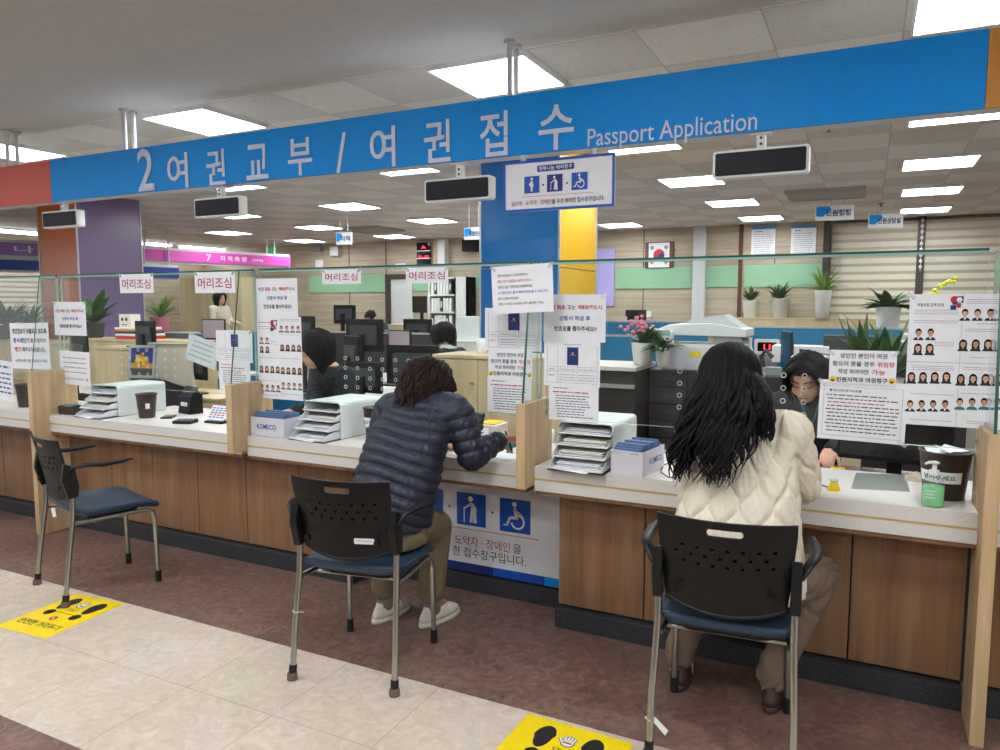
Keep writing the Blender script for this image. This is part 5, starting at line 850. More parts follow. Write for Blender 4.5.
# white shelf with binders
p = PY(428, 277, 12.2); q = PY(467, 277, 12.2); w = q.x-p.x; zt = PY(447, 277, 12.2).z; t = thing('white_shelf', 'tall white open shelf unit full of binders left of the blue column', 'shelf', (p.x, 12.2, 0)); m = MB(); [m.box(x, x+.03, 0, .35, 0, zt, 'white_plastic') for x in (0, w*.68, w-.03)]; m.box(w*.68, w, 0, .35, 0, zt, 'white_plastic'); m.box(0, w, .33, .35, 0, zt, 'white_plastic'); m.build('frame', t); zs = [zt-.03-.33*k for k in range(5)]
for z in zs: m = MB(); m.box(.03, w*.68, 0, .33, z, z+.03, 'white_plastic'); m.build('shelf_board', t)
bc = ['cream_paper', 'white_paper', 'dark_grey', 'cream_paper', 'white_paper']; bn = None
for r, z in enumerate(zs[1:4]):
    x = .06
    for k in range(7):
        m = MB(); m.box(0, .05, .02, .25, 0, .26, bc[(k*2+r) % 5]); m.box(.01, .04, .018, .02, .08, .2, 'white_paper'); o = m.build('binder'); o.location = (p.x+x, 12.2, z+.031); tag(o, '%s binder on the %s shelf of the white unit' % ({'cream_paper': 'cream', 'white_paper': 'white', 'dark_grey': 'grey'}[bc[(k*2+r) % 5]], ('upper', 'middle', 'lower')[r]), 'binder', 'binders on the %s shelf, %s' % (('upper', 'middle', 'lower')[r], bc[(k*2+r) % 5].split('_')[0])); x += .066
monitor(419, 296, .36, .26, 11.5, -20, 'wall-side monitor with dark screen between white door and shelf', base=1.2); pass
stand(471, 320, 8.3, 1.048, 'low white cabinet carrying the white printer beside the blue column', .4); blk('white_printer', 'white printer left of the blue column behind the vest woman', 'printer', 471, 320, 1.05, .42, .35, .3, 'white_plastic', Y=8.3); cabinet(-5.15, -4.35, 8.95, 9.28, 1.04, 'low cabinet behind the white printer near the blue column', doors=2) if 0 else cabinet(-4.95, -3.9, 8.2, 8.75, 1.045, 'low white cabinet under the white printer near the blue column', c='white_plastic', doors=2) if 0 else None
blk('yellow_tray', 'yellow plastic tray on the desk between monitors, middle window', 'tray', 421, 347, .731, .34, .25, .2, 'yellow_plastic', Y=6.35); 
# right office clutter
def bottle(px, py, z, Y, lab): p = PY(px, py, Y); t = thing('bottle', lab, 'bottle', (p.x, Y, z)); m = MB(); m.lathe([(.03, 0), (.036, .01), (.036, .13), (.014, .19), (.012, .24)], (0, 0, 0), 'white_plastic', 20); m.build('flask', t); m = MB(); m.lathe([(.014, .235), (.014, .26), (.001, .262)], (0, 0, 0), 'white_metal', 16); m.build('cap', t)
bottle(749, 374, 1.011, 5.45, 'white bottle beside the long black hair')
p = PY(768, 372, 5.5); t = thing('jointed_gadget', 'grey jointed gadget right of the white bottle', 'gadget', (p.x, 5.5, 1.011)); m = MB(); m.rbox(-.07, .09, -.04, .06, 0, .05, .02, 'grey_plastic'); m.build('base', t); m = MB(); m.tube([(-.03, 0, .05), (-.05, 0, .12), (-.02, 0, .17), (.03, 0, .12)], .016, 'dark_grey', 8); m.build('arm', t)  # grey office gadget with a bent arm, not a lamp
t = thing('digital_clock', 'white digital clock with red numerals behind the bottle', 'clock', tuple(PD(754, 354, 7.4)), R_(8)); s = 7.4/735; m = MB(); m.rbox(0, .24, 0, .05, 0, .15, .02, 'white_plastic', axis=1); m.build('housing', t); m = MB(); m.rbox(.03, .21, -.004, 0, .03, .12, .008, 'black_gloss', axis=1); m.text('11', .12, .075, .05, 'led_red', w=.06, y=-.007, bold=.0); m.build('clock_display', t)
cz = t.location.z; m = MB(); m.box(.02, .22, .01, .2, -cz, -.001, 'grey_plastic'); q = m.build('pedestal', t)
monitor(786, 331, .46, .36, 6.4, -75, 'monitor seen edge-on right of the digital clock', base=.731); monitor(806, 350, .4, .26, 6.3, -70, 'second monitor seen edge-on above the dark fringe', base=.731)
blk('crate', 'yellow plastic crate above the head of the right staff woman', 'crate', 818, 372, .731, .48, .3, .25, 'yellow_plastic', Y=6.35); blk('carton', 'white and blue carton behind the yellow crate', 'carton', 832, 362, .982, .24, .15, .09, 'print_dkblue', Y=6.4); blk('document_stack', 'pile of white papers behind the yellow crate', 'paper pile', 808, 356, .982, .26, .2, .1, 'white_paper', Y=6.45)
desk(-.5, 1.7, 7.4, 8.0, 'grey desk with small printers right of the wood screen', z=.95); p = PY(842, 342, 7.7); blk('small_printer', 'small dark printer below the spiky palm', 'printer', 850, 345, .951, .46, .3, .26, 'dark_grey', Y=7.6); blk('small_printer', 'grey printer right of the small dark one', 'printer', 900, 345, .951, .4, .3, .22, 'grey_plastic', Y=7.55); blk('document_stack', 'long flat stack of paper left of the small dark printer', 'paper pile', 800, 345, .951, .5, .3, .16, 'white_paper', Y=7.5)
t = thing('coffee_machine', 'black coffee machine beside the white wall switch', 'coffee machine', (PY(634, 321, 9.0).x, 9.0, 1.2)); m = MB(); m.box(-.09, .09, 0, .25, 0, .24, 'black_plastic'); m.box(-.09, .09, -.08, 0, .16, .24, 'black_plastic'); m.build('body', t, bevel=.005); m = MB(); m.lathe([(.05, 0), (.055, .08), (.04, .11)], (0, -.05, .01), 'glass_edge_light', 14); m.build('jug', t)
cabinet(-3.6, -2.2, 8.8, 9.3, 1.2, 'low cabinet under the coffee machine', doors=3, c='white_plastic')
# monitor below the big poster, side wall of the right booth
p = PY(910, 420, 3.75); t = thing('computer_monitor', 'large dark monitor below the large photo poster', 'monitor', (.16, 3.66, .731), R_(-6), 'computer monitors'); m = MB(); m.rbox(-.26, .2, 0, .03, .07, .33, .008, 'black_plastic', axis=1); m.build('housing', t, bevel=.003); m = MB(); m.box(-.25, .19, -.003, 0, .09, .32, 'black_gloss'); m.build('screen', t); m = MB(); m.box(-.06, .0, .03, .06, .012, .2, 'black_plastic'); m.build('stand', t); m = MB(); m.box(-.14, .1, -.06, .1, 0, .012, 'black_plastic'); m.build('monitor_foot', t)
t = thing('booth_panel', 'pale side panel behind the brown bin with blue leaflet', 'panel', (.66, 3.75, 0)); m = MB(); m.box(-.25, .3, 0, .03, 0, 1.35, 'grey_wall'); m.build('board', t); m = MB(); m.box(-.17, -.05, -.003, 0, 1.0, 1.1, 'navy_print'); m.build('leaflet', t)
m = MB(); m.ell((0, 0, .035), (.01, .008, .014), 'leaf'); m.ell((0, 0, .056), (.009, .008, .008), 'leaf'); [m.cyl((s_*.004, 0, .028), (s_*.016, 0, 0), .003, .004, 'leaf', 6) for s_ in (-1, 1)]; [m.cyl((s_*.007, 0, .045), (s_*.026, 0, .05), .003, .002, 'leaf', 6) for s_ in (-1, 1)]
p = PY(962, 445, 3.14); o = m.build('frog_figurine'); o.location = (.325, 3.115, .955); 
bpy.data.objects.remove(o, do_unlink=True)
blk('red_stapler', 'red tape dispenser on the brown desk beside the right staff woman', 'dispenser', 812, 455, .731, .09, .04, .05, 'red_plastic', Y=3.6); blk('desk_tray', 'flat dark tray with yellow notes behind the counter, right window', 'tray', 838, 462, .731, .2, .08, .03, 'dark_grey', Y=3.56)
blk('desk_tray', 'yellow note pad in front of the staff desk, right window', 'note pad', 838, 460, .762, .06, .05, .008, 'yellow_plastic', Y=3.57); o = blk('computer_mouse', 'black computer mouse on the brown desk at right', 'mouse', 868, 455, .731, .06, .1, .03, 'black_plastic', Y=3.62, bev=.01)
blk('paper_stack', 'stack of papers topped with yellow notes on the staff desk, middle window', 'paper stack', 487, 420, .731, .11, .16, .1, 'cream_paper', Y=3.6); blk('note_pad', 'bright yellow note pad on top of the middle window paper stack', 'note pad', 487, 404, .832, .1, .12, .01, 'yellow_plastic', Y=3.62)
mug(-1.5, 3.56, .731, 'white cup behind the middle oak divider on the staff desk')
# ================================================================== chairs
def make_chair(lab, felt=True):
    t = thing('armchair', lab, 'chair', (0, 0, 0), 0, 'blue seated chairs in front of the counter')
    # seat: padded shell with a waterfall front
    nx, ny = 16, 14; vs = []
    def prof(u, v):                                # u -1..1 across, v 0 rear .. 1 front
        w = .225*(1-.10*(max(0, .35-v)/.35)**2)-.02*max(0, (v-.85)/.15)**2; x = w*math.copysign(abs(u)**.9, u); y = -.2+.43*v
        z = .464-.012*(1-u*u)*math.sin(math.pi*min(1, v*1.1))-.035*max(0, (v-.72)/.28)**2+.006*abs(u)**3+.018*max(0, (.2-v)/.2)
        return x, y, z
    for i in range(ny+1):
        for j in range(nx+1): vs.append(prof(-1+2*j/nx, i/ny))
    top = len(vs)
    for i in range(ny+1):
        for j in range(nx+1):
            x, y, z = prof(-1+2*j/nx, i/ny); e = max(abs(-1+2*j/nx), abs(-1+2*i/ny)); vs.append((x*.97, y, z-.03-.022*(1-e**4)))
    m = MB(); W_ = nx+1; fs = [(i*W_+j, i*W_+j+1, (i+1)*W_+j+1, (i+1)*W_+j) for i in range(ny) for j in range(nx)]; fs += [tuple(top+a for a in f[::-1]) for f in fs]
    bd = [j for j in range(nx)]+[i*W_+nx for i in range(ny)]+[ny*W_+j for j in range(nx, 0, -1)]+[i*W_ for i in range(ny, 0, -1)]
    for k in range(len(bd)): a, b = bd[k], bd[(k+1) % len(bd)]; fs.append((b, a, top+a, top+b))
    m.add(vs, fs, 'blue_vinyl', True); o = m.build('seat', t); s = o.modifiers.new('soft', 'SUBSURF'); s.levels = s.render_levels = 1
    m = MB(); m.rbox(-.15, .15, -.12, .14, .4, .412, .04, 'black_plastic'); m.build('seat_pan', t)
    # curved plastic back with real perforations and a grip slot
    NX, NZ = 108, 78; wt, wb, hz = .21, .186, .285; z0 = .546
    def bp(i, j):
        u = -1+2*i/NX; v = j/NZ; w = wb+(wt-wb)*min(1, v*1.15)**.8; zb = z0-.035*(1-u*u)+.0; z = zb+(z0+hz-zb+.006*u*u)*v; y = -.195-.06*v**1.2-.032*(1-u*u); return u*w, y, z
    def hole(i, j):
        x, y, z = bp(i+.5, j+.5); h = z-z0
        if abs(x) < .054 and abs(h-.248) < .0135 and not (abs(x) > .042 and (abs(x)-.042)**2+(h-.248)**2 > .0135**2): return True
        for r, (jj, off) in enumerate(((54, 0), (47, 6), (40, 0))):
            if j in (jj-1, jj, jj+1) and (i-55+off) % 12 in (0, 1, 2) and 12 < i < 95: return True
        return False
    m = MB(); m.add([bp(i, j) for j in range(NZ+1) for i in range(NX+1)], [(j*(NX+1)+i, j*(NX+1)+i+1, (j+1)*(NX+1)+i+1, (j+1)*(NX+1)+i) for j in range(NZ) for i in range(NX) if not hole(i, j)], 'black_plastic', True)
    o = m.build('backrest', t); s = o.modifiers.new('thick', 'SOLIDIFY'); s.thickness = .007; s.offset = 0
    m = MB(); m.add([tuple(Vector(bp(i, j))+Vector((0, .013, 0))) for j in range(36, 60) for i in range(12, 97)], [(j*85+i, j*85+i+1, (j+1)*85+i+1, (j+1)*85+i) for j in range(23) for i in range(84)], 'black_plastic', True); m.build('back_lining', t)  # black sheet added behind the perforations to stand in for shade in the holes
    m = MB(); m.tube([tuple(Vector(bp(i, 0))+Vector((0, 0, -.003))) for i in range(0, NX+1, 6)], .008, 'black_plastic', 8); m.build('lower_rim', t)
    for sx in (-1, 1):
        m = MB(); m.tube([(sx*.222, -.262, 0.03), (sx*.22, -.24, .2), (sx*.212, -.208, .42), (sx*.211, -.198, .56)], .0125, 'chrome', 12); L1 = m.build('leg', t)
        m = MB(); m.cyl((sx*.223, -.264, .012), (sx*.2215, -.258, .06), .0165, .0155, 'rubber', 14); m.build('rubber_cap', L1)
        if felt: m = MB(); m.lathe([(.021, 0), (.022, .004), (.02, .026), (.016, .03)], (sx*.223, -.264, 0), 'felt', 16); m.build('felt_pad', L1)
        else: m = MB(); m.cyl((sx*.223, -.264, 0), (sx*.223, -.264, .014), .016, .0165, 'rubber', 14); m.build('rubber_tip', L1)
        m = MB(); m.tube([(sx*.206, .2, .03), (sx*.203, .195, .34), (sx*.2, .188, .385), (sx*.198, .165, .402), (sx*.197, .1, .405), (sx*.2, -.1, .405), (sx*.207, -.195, .41)], .0115, 'chrome', 12); L2 = m.build('leg', t)
        m = MB(); m.cyl((sx*.206, .2, 0), (sx*.206, .2, .06), .0155, .0145, 'rubber', 14); m.build('rubber_cap', L2)
        m = MB(); m.prism([(-.222, .54), (-.18, .545), (-.172, .6), (-.19, .7), (-.235, .72), (-.25, .64)], sx*.196, sx*.228, 'black_plastic', axis=0); m.build('back_bracket', t, bevel=.004)
        m = MB(); m.tube([(sx*.222, -.225, .66), (sx*.245, -.205, .7), (sx*.262, -.15, .708), (sx*.27, -.07, .7), (sx*.268, .01, .703), (sx*.26, .07, .708)], [.014, .017, .019, .021, .02, .012], 'black_plastic', 12, flat=.55, up=(0, 0, 1)); m.build('armrest', t)
    m = MB(); m.tube([(-.2, .12, .398), (.2, .12, .398)], .009, 'chrome', 10); m.tube([(-.2, -.1, .398), (.2, -.1, .398)], .009, 'chrome', 10); m.build('cross_bar', t)
    for sx in (-1, 1): m = MB(); m.cyl((sx*.15, -.24, .59), (sx*.15, -.252, .59), .013, .012, 'black_plastic', 16); m.build('screw_cap', t)
    return t
ch = make_chair('front chair with cream-coated woman on it, perforated black back'); ch.location = (-.392, 2.572, 0); ch.rotation_euler.z = R_(5)
for d_ in [c_ for l_ in ch.children for c_ in l_.children if c_.name.startswith('felt')]: pass
c2 = copy_tree(ch); c2['label'] = 'chair with a white label on its perforated back, behind the woman in navy'; c2.location = (-1.84, 2.46, 0); c2.rotation_euler.z = R_(10.5)
m = MB(); m.rbox(-.04, .04, -.001, .001, -.012, .012, .004, 'white_paper', axis=1); m.lines(-.03, .003, .06, .004, 'print_grey', y=-.0016); o = m.build('label_strip', c2); o.rotation_euler = (R_(11), 0, R_(9)); o.location = (.09, -.2335, .588)
c1 = copy_tree(ch); c1['label'] = 'empty chair with armrests turned to the counter, at left on the yellow sticker'; c1.location = (-3.66, 2.515, 0); c1.rotation_euler.z = R_(-16)
c0 = copy_tree(ch); c0['label'] = 'chair mostly out of frame at the left edge'; c0.location = (-5.62, 2.62, 0); c0.rotation_euler.z = R_(-8)
m = MB(); m.box(-.015, .015, -.001, .001, -.05, 0, 'white_paper'); o = m.build('care_tag', c1); o.location = (-.15, -.19, .42); o.rotation_euler = (0, R_(-12), R_(20))
m = MB(); m.add([(0, 0, 0), (.012, 0, .012), (.06, 0, -.03), (.05, 0, -.05)], [(0, 1, 2, 3)], 'white_paper'); m.tube([(-.018, 0, .0), (0, -.016, 0), (.018, 0, 0), (0, .016, 0), (-.018, 0, 0)], .002, 'white_plastic', 6); o = m.build('tied_tag', ch); o.location = (-.222, -.247, .13)
m = MB(); m.tube([(-.018, 0, .0), (0, -.016, 0), (.018, 0, 0), (0, .016, 0), (-.018, 0, 0)], .002, 'white_plastic', 6); m.tube([(.016, 0, 0), (.035, -.005, .002)], .002, 'white_plastic', 6); o = m.build('cable_tie', c2); o.location = (-.217, -.23, .27)
m = MB(); m.box(-.012, .012, -.006, .006, 0, .001, 'teal_toy'); p = PZ(845, 694, 0); o = m.build('litter'); o.location = (p.x, p.y, .0005); o.rotation_euler = (0, 0, .6); tag(o, 'tiny teal scrap on the floor before the dark plinth', 'scrap')
# ================================================================== people
def ring_caps(vs, n, rings): return [(i*n+k, i*n+(k+1) % n, (i+1)*n+(k+1) % n, (i+1)*n+k) for i in range(rings-1) for k in range(n)]+[tuple(range(n-1, -1, -1)), tuple(range((rings-1)*n, rings*n))]
def cap(m, a, b, r0, r1, c='skin', seg=14):
    a, b = Vector(a), Vector(b); d = (b-a).normalized(); x = d.orthogonal().normalized(); y = d.cross(x); rs = []
    for t_ in (-85, -60, -30): rs.append((a+d*(r0*math.sin(R_(t_))), r0*math.cos(R_(t_))))
    rs += [(a, r0), (a.lerp(b, .5), (r0+r1)/2), (b, r1)]
    for t_ in (30, 60, 85): rs.append((b+d*(r1*math.sin(R_(t_))), r1*math.cos(R_(t_))))
    vs = [p+(x*math.cos(2*math.pi*k/seg)+y*math.sin(2*math.pi*k/seg))*r for p, r in rs for k in range(seg)]
    m.add(vs, ring_caps(vs, seg, len(rs)), c)
def chain(m, pts, rs, c='skin'):
    for a, b, r0, r1 in zip(pts, pts[1:], rs, rs[1:]): cap(m, a, b, r0, r1, c)
def loft(m, rings, c='skin', seg=32):                                  # rings: (centre, rx, ry, yaw, tilt normal)
    vs = []
    for (cx, cy, cz), rx, ry, yaw in rings:
        for k in range(seg):
            a = 2*math.pi*k/seg; px, py = rx*math.copysign(abs(math.cos(a))**.85, math.cos(a)), ry*math.copysign(abs(math.sin(a))**.85, math.sin(a)); vs.append((cx+px*math.cos(yaw)-py*math.sin(yaw), cy+px*math.sin(yaw)+py*math.cos(yaw), cz))
    m.add(vs, ring_caps(vs, seg, len(rings)), c)
def fuse(name, mb, parent, voxel, colour, mats, smooth=6, disp=None, hollow=False):
    o = mb.build('tmp'); r = o.modifiers.new('r', 'REMESH'); r.mode = 'VOXEL'; r.voxel_size = voxel; s = o.modifiers.new('s', 'SMOOTH'); s.iterations = smooth; s.factor = .5
    bpy.context.view_layer.update(); dg = bpy.context.evaluated_depsgraph_get(); me = bpy.data.meshes.new_from_object(o.evaluated_get(dg)); me.name = name; bpy.data.objects.remove(o)
    me.materials.clear(); [me.materials.append(MATS[k]) for k in mats]; n = len(me.vertices); co = np.empty(n*3); me.vertices.foreach_get('co', co); co = co.reshape(-1, 3); me.update()
    if disp:
        no = np.array([v.normal[:] for v in me.vertices]); co = co+no*disp(co, no)[:, None]; me.vertices.foreach_set('co', co.ravel())
    if colour and len(mats) > 1:
        ce = np.empty(len(me.polygons)*3); me.polygons.foreach_get('center', ce); idx = colour(ce.reshape(-1, 3)).astype(np.int32); me.polygons.foreach_set('material_index', idx)
    else: me.polygons.foreach_set('material_index', np.zeros(len(me.polygons), np.int32))
    me.polygons.foreach_set('use_smooth', [True]*len(me.polygons)); me.update(); q = bpy.data.objects.new(name, me); COL.objects.link(q); q.parent = parent; return q
def head_prims(m, M, k=1.0):
    def P(*v): return M @ (Vector(v)*k)
    R3 = M.to_3x3()
    def E(c, r): m.ell(P(*c), tuple(v*k for v in r), 'skin', rot=R3)
    E((0, -.012, .028), (.074, .09, .088)); E((0, .018, -.02), (.063, .07, .082)); E((0, .04, -.072), (.04, .042, .03)); E((.033, .048, -.03), (.03, .03, .03)); E((-.033, .048, -.03), (.03, .03, .03))
    E((0, .052, .042), (.05, .032, .03)); cap(m, P(0, .08, .02), P(0, .104, -.022), .008*k, .013*k); E((-.012, .09, -.026), (.009, .01, .008)); E((.012, .09, -.026), (.009, .01, .008)); E((0, .082, -.05), (.022, .012, .007)); E((0, .08, -.06), (.018, .012, .007)); E((.076, -.005, -.01), (.009, .018, .03)); E((-.076, -.005, -.01), (.009, .018, .03))
    cap(m, P(0, -.012, -.06), P(0, -.03, -.15), .048*k, .05*k)
def face_bits(M, parent, k=1.0, shut=True):
    m = MB()
    def P(*v): return M @ (Vector(v)*k)
    for sx in (-1, 1):
        if not shut: m.ell(P(sx*.03, .079, .01), (.013*k, .005*k, .006*k), 'white_plastic', rot=M.to_3x3(), seg=12, rings=8); m.ell(P(sx*.03, .0835, .01), (.006*k, .003*k, .006*k), 'eye_dark', rot=M.to_3x3(), seg=10, rings=6)
        m.tube([P(sx*.014, .084, .009), P(sx*.024, .0855, .0045), P(sx*.036, .081, .005), P(sx*.046, .072, .009)], .0022*k, 'eye_dark', 6)
    m.build('eyes', parent); m = MB(); [m.tube([P(sx*.012, .087, .032), P(sx*.028, .086, .039), P(sx*.048, .072, .034)], .003*k, 'hair_black', 6, flat=.5) for sx in (-1, 1)]; m.build('eyebrow', parent)
    m = MB(); m.tube([P(-.022, .086, -.052), P(-.01, .094, -.0515), P(0, .0955, -.053), P(.01, .094, -.0515), P(.022, .086, -.052)], [.002, .0045, .005, .0045, .002], 'lip', 8, flat=.7); m.build('lips', parent)
def hand(m, w, d, n, s, L=1.0, curls=(25, 30, 35, 40), thumb=20, tilt=0):
    """wrist w, finger direction d, palm normal n (towards the palm), thumb side s"""
    w = Vector(w); d = Vector(d).normalized(); n = (Vector(n)-d*Vector(n).dot(d)).normalized(); s = d.cross(n)*(1 if d.cross(n).dot(Vector(s)) > 0 else -1)
    kn = [w+d*.082*L+s*o*L for o in (.03, .01, -.01, -.028)]
    for k, q in enumerate(kn): cap(m, w+s*(.018, .007, -.006, -.017)[k]*L, q, .014*L, .0105*L)
    cap(m, w+d*.012*L, w+d*.05*L, .022*L, .02*L)
    for k, q in enumerate(kn):
        a = R_(curls[k]); ln = (.04, .045, .042, .033)[k]*L; p = q; dd = d*math.cos(a*.6)+n*math.sin(a*.6); pts = [p]
        for j, f in enumerate((1, .62, .5)): p = p+dd*ln*f; pts.append(p); ang = a*(.6+.9*(j+1)); dd = d*math.cos(ang)+n*math.sin(ang)
        chain(m, pts, (.0095*L, .0088*L, .0078*L, .0066*L))
    a = R_(thumb); p0 = w+d*.018*L+s*.022*L; p1 = p0+(d*.62+s*.62+n*.3).normalized()*.038*L; dd = (d*.85+s*.15*math.cos(a)+n*math.sin(a)*1.2).normalized(); p2 = p1+dd*.03*L; p3 = p2+(dd+n*.3).normalized()*.024*L; chain(m, [p0, p1, p2, p3], (.014*L, .0115*L, .0098*L, .008*L))
def frame(loc, yaw, pitch=0, roll=0): return Matrix.Translation(loc) @ Euler((R_(pitch), R_(roll), R_(yaw)), 'XYZ').to_matrix().to_4x4()
def hair_lock(m, pts, r, c, flat=.45): 
    n = len(pts); m.tube(pts, [r*(.5+.9*math.sin(math.pi*min(1, (i+.6)/(n))))*(1-.75*(i/(n-1))**3) for i in range(n)], c, 6, flat=flat)
def seg_d(co, a, b):
    a, b = np.array(a, float), np.array(b, float); ab = b-a; t = np.clip(((co-a) @ ab)/(ab @ ab), 0, 1); return np.linalg.norm(co-(a+t[:, None]*ab), axis=1), t*np.linalg.norm(ab)
# ---- shoe
def shoe(px, c, yaw, parent, tp, L=.262, stripe=False):
    t = MB(); n = 20; vs = []; prof = [(-.5, .62, .0), (-.47, .78, .0), (-.3, .86, 0), (0, .82, 0), (.25, 1.0, 0), (.42, .82, 0), (.5, .35, 0)]
    def outline(z, k): return [(px.x+(x*math.cos(yaw)-y*math.sin(yaw)), px.y+(x*math.sin(yaw)+y*math.cos(yaw)), z) for x, y in ((.042*k*math.cos(a)*(1+.12*math.sin(a)), L*.5*k*math.sin(a)) for a in [2*math.pi*j/n for j in range(n)])]
    rings = [outline(.0, .97), outline(.006, 1.02), outline(.026, 1.0)]
    m = MB(); m.add([v for r in rings for v in r], ring_caps(None, n, 3), 'sneaker_white' if tp == 'w' else c, True); so = m.build('sole', parent)
    up = []
    for z, k, kb in ((.026, .97, 0), (.045, .93, -.02), (.062, .78, -.12), (.078, .58, -.3), (.09, .5, -.36)):
        r = []
        for j in range(n):
            a = 2*math.pi*j/n; x = .042*math.cos(a)*(k+.08); y = L*.5*(math.sin(a)*k*(1 if math.sin(a) < 0 else 1)+kb*.75*(1 if math.sin(a) > -2 else 0)); r.append((px.x+x*math.cos(yaw)-y*math.sin(yaw), px.y+x*math.sin(yaw)+y*math.cos(yaw), z))
        up += r
    m = MB(); m.add(up, ring_caps(None, n, 5), c, True); o = m.build('shoe', parent); so.parent = o
    m = MB()
    if stripe:
        for sx in (-1, 1):
            for j in range(3): yy = -.02+.022*j; m.tube([(px.x+q[0]*math.cos(yaw)-q[1]*math.sin(yaw), px.y+q[0]*math.sin(yaw)+q[1]*math.cos(yaw), q[2]) for q in ((sx*.043, yy, .03), (sx*.04, yy+.012, .048), (sx*.03, yy+.022, .066))], .0035, 'white_paper', 6)
        m.build('stripe', o)
    else:
        m.tube([(px.x+q[0]*math.cos(yaw)-q[1]*math.sin(yaw), px.y+q[0]*math.sin(yaw)+q[1]*math.cos(yaw), q[2]) for q in ((-.038, .02, .05), (-.02, .03, .068), (.02, .03, .068), (.038, .02, .05))], .011, 'white_paper', 8, flat=.4); m.build('strap', o)
# ---- woman in the navy quilted jacket -------------------------------------------------
t = thing('person', 'person with short wavy hair in a navy quilted jacket, seated and reaching over the counter', 'person', (-1.82, 2.62, 0)); O = Vector((-1.82, 2.62, 0))
def w2(p): return Vector(p)-O
HC = Vector((-1.825, 2.9, 1.105)); HM = frame(w2(HC), -14, -32, 0)
hipz = .53; hip = (-1.83, 2.62, .53); shR, shL = (-1.64, 2.84, 1.03), (-1.96, 2.8, 1.02); elR, wrR = tuple(PY(472, 456, 2.83)), tuple(PY(500, 440, 2.97)); elL, wrL = (-2.1, 2.9, .83), (-1.86, 3.06, .815)
knR, knL = (-1.785, 2.9, .46), (-1.99, 2.97, .46); anR, anL = (-1.785, 2.86, .1), (-2.015, 2.8, .1)
m = MB(); head_prims(m, HM, .97); A = lambda *p: w2(p)
loft(m, [(w2((-1.83, 2.6, .5)), .12, .09, 0), (w2((-1.83, 2.62, .6)), .12, .09, 0), (w2((-1.81, 2.72, .85)), .13, .09, .1), (w2((-1.8, 2.8, 1.0)), .14, .075, .1), (w2((-1.79, 2.83, 1.05)), .06, .05, .1)])
for sh, el, wr in ((shR, elR, wrR), (shL, elL, wrL)): chain(m, [w2(sh), w2(el), w2(wr)], (.045, .036, .026))
for kn, an, hx in ((knR, anR, -1.74), (knL, anL, -1.92)): chain(m, [w2((hx, 2.64, .5)), w2(kn), w2(an)], (.058, .046, .032)); cap(m, w2(an), w2((an[0]+.01, an[1]+.08, .06)), .034, .03)
hand(m, w2(wrR), tuple(PY(517, 438, 3.06)-PY(500, 440, 2.97)), (.5, -.3, -1), (-1, .3, -.5), .95, curls=(42, 50, 55, 60), thumb=35); hand(m, w2(wrL), (.5, .8, -.1), (0, 0, -1), (1, 0, 0), .95)
fuse('body', m, t, .005, None, ['skin_tan'], 3); face_bits(HM, t, .97)
m = MB(); pt = PY(512, 441, 3.05); m.cyl(w2(pt+Vector((0, 0, -.045))), w2(pt+Vector((-.02, -.03, .05))), .004, .004, 'black_plastic', 8); m.cyl(w2(pt+Vector((.003, .004, -.06))), w2(pt+Vector((0, 0, -.045))), .001, .004, 'steel', 8); o = m.build('pen'); o.location = O; tag(o, 'dark pen in the hand of the person in navy', 'pen')
# trousers
m = MB(); loft(m, [(w2((-1.83, 2.58, .47)), .17, .14, 0), (w2((-1.83, 2.6, .56)), .175, .14, 0), (w2((-1.83, 2.62, .64)), .155, .12, 0)])
for kn, an, hx in ((knR, anR, -1.77), (knL, anL, -1.94)): chain(m, [w2((hx, 2.64, .52)), w2(kn), w2((an[0], an[1]+.0, .18))], (.094, .078, .062)); cap(m, w2((an[0], an[1], .2)), w2((an[0], an[1]-.005, .155)), .06, .062)
def wrink(co, no): return .004*np.sin(co[:, 2]*95+6*np.sin(co[:, 0]*30)+4*np.sin(co[:, 1]*22))*np.clip(.5+np.sin(co[:, 0]*13+co[:, 2]*9), 0, 1)
fuse('trousers', m, t, .007, None, ['khaki'], 6, wrink)
for an in (anR, anL): m = MB(); cap(m, w2((an[0], an[1]+.0, .06)), w2((an[0], an[1], .2)), .04, .046, 'sock'); m.build('sock', t, smooth=True)
shoe(w2((anR[0]+.012, anR[1]+.045, 0)), 'sneaker_white', R_(-14), t, 'w'); shoe(w2((anL[0]+.008, anL[1]+.045, 0)), 'sneaker_white', R_(-8), t, 'w')
# jacket
m = MB(); TA, TB = np.array(w2((-1.84, 2.6, .5))), np.array(w2((-1.79, 2.84, 1.06)))
loft(m, [(w2((-1.85, 2.6, .545)), .195, .17, 0), (w2((-1.85, 2.605, .62)), .2, .165, 0), (w2((-1.835, 2.65, .72)), .195, .15, .05), (w2((-1.83, 2.7, .84)), .19, .14, .1), (w2((-1.815, 2.76, .95)), .19, .125, .1), (w2((-1.8, 2.79, 1.02)), .175, .105, .1), (w2((-1.795, 2.82, 1.06)), .13, .08, .1), (w2((-1.79, 2.84, 1.085)), .075, .06, .1)])
chain(m, [w2(shR), w2(elR), w2(Vector(elR).lerp(Vector(wrR), .92))], (.078, .064, .043)); chain(m, [w2(shL), w2(elL), w2((-1.9, 3.04, .83))], (.08, .068, .045)); cap(m, w2((-1.74, 2.83, 1.04)), w2(shR), .07, .076); cap(m, w2((-1.86, 2.81, 1.04)), w2(shL), .07, .078)
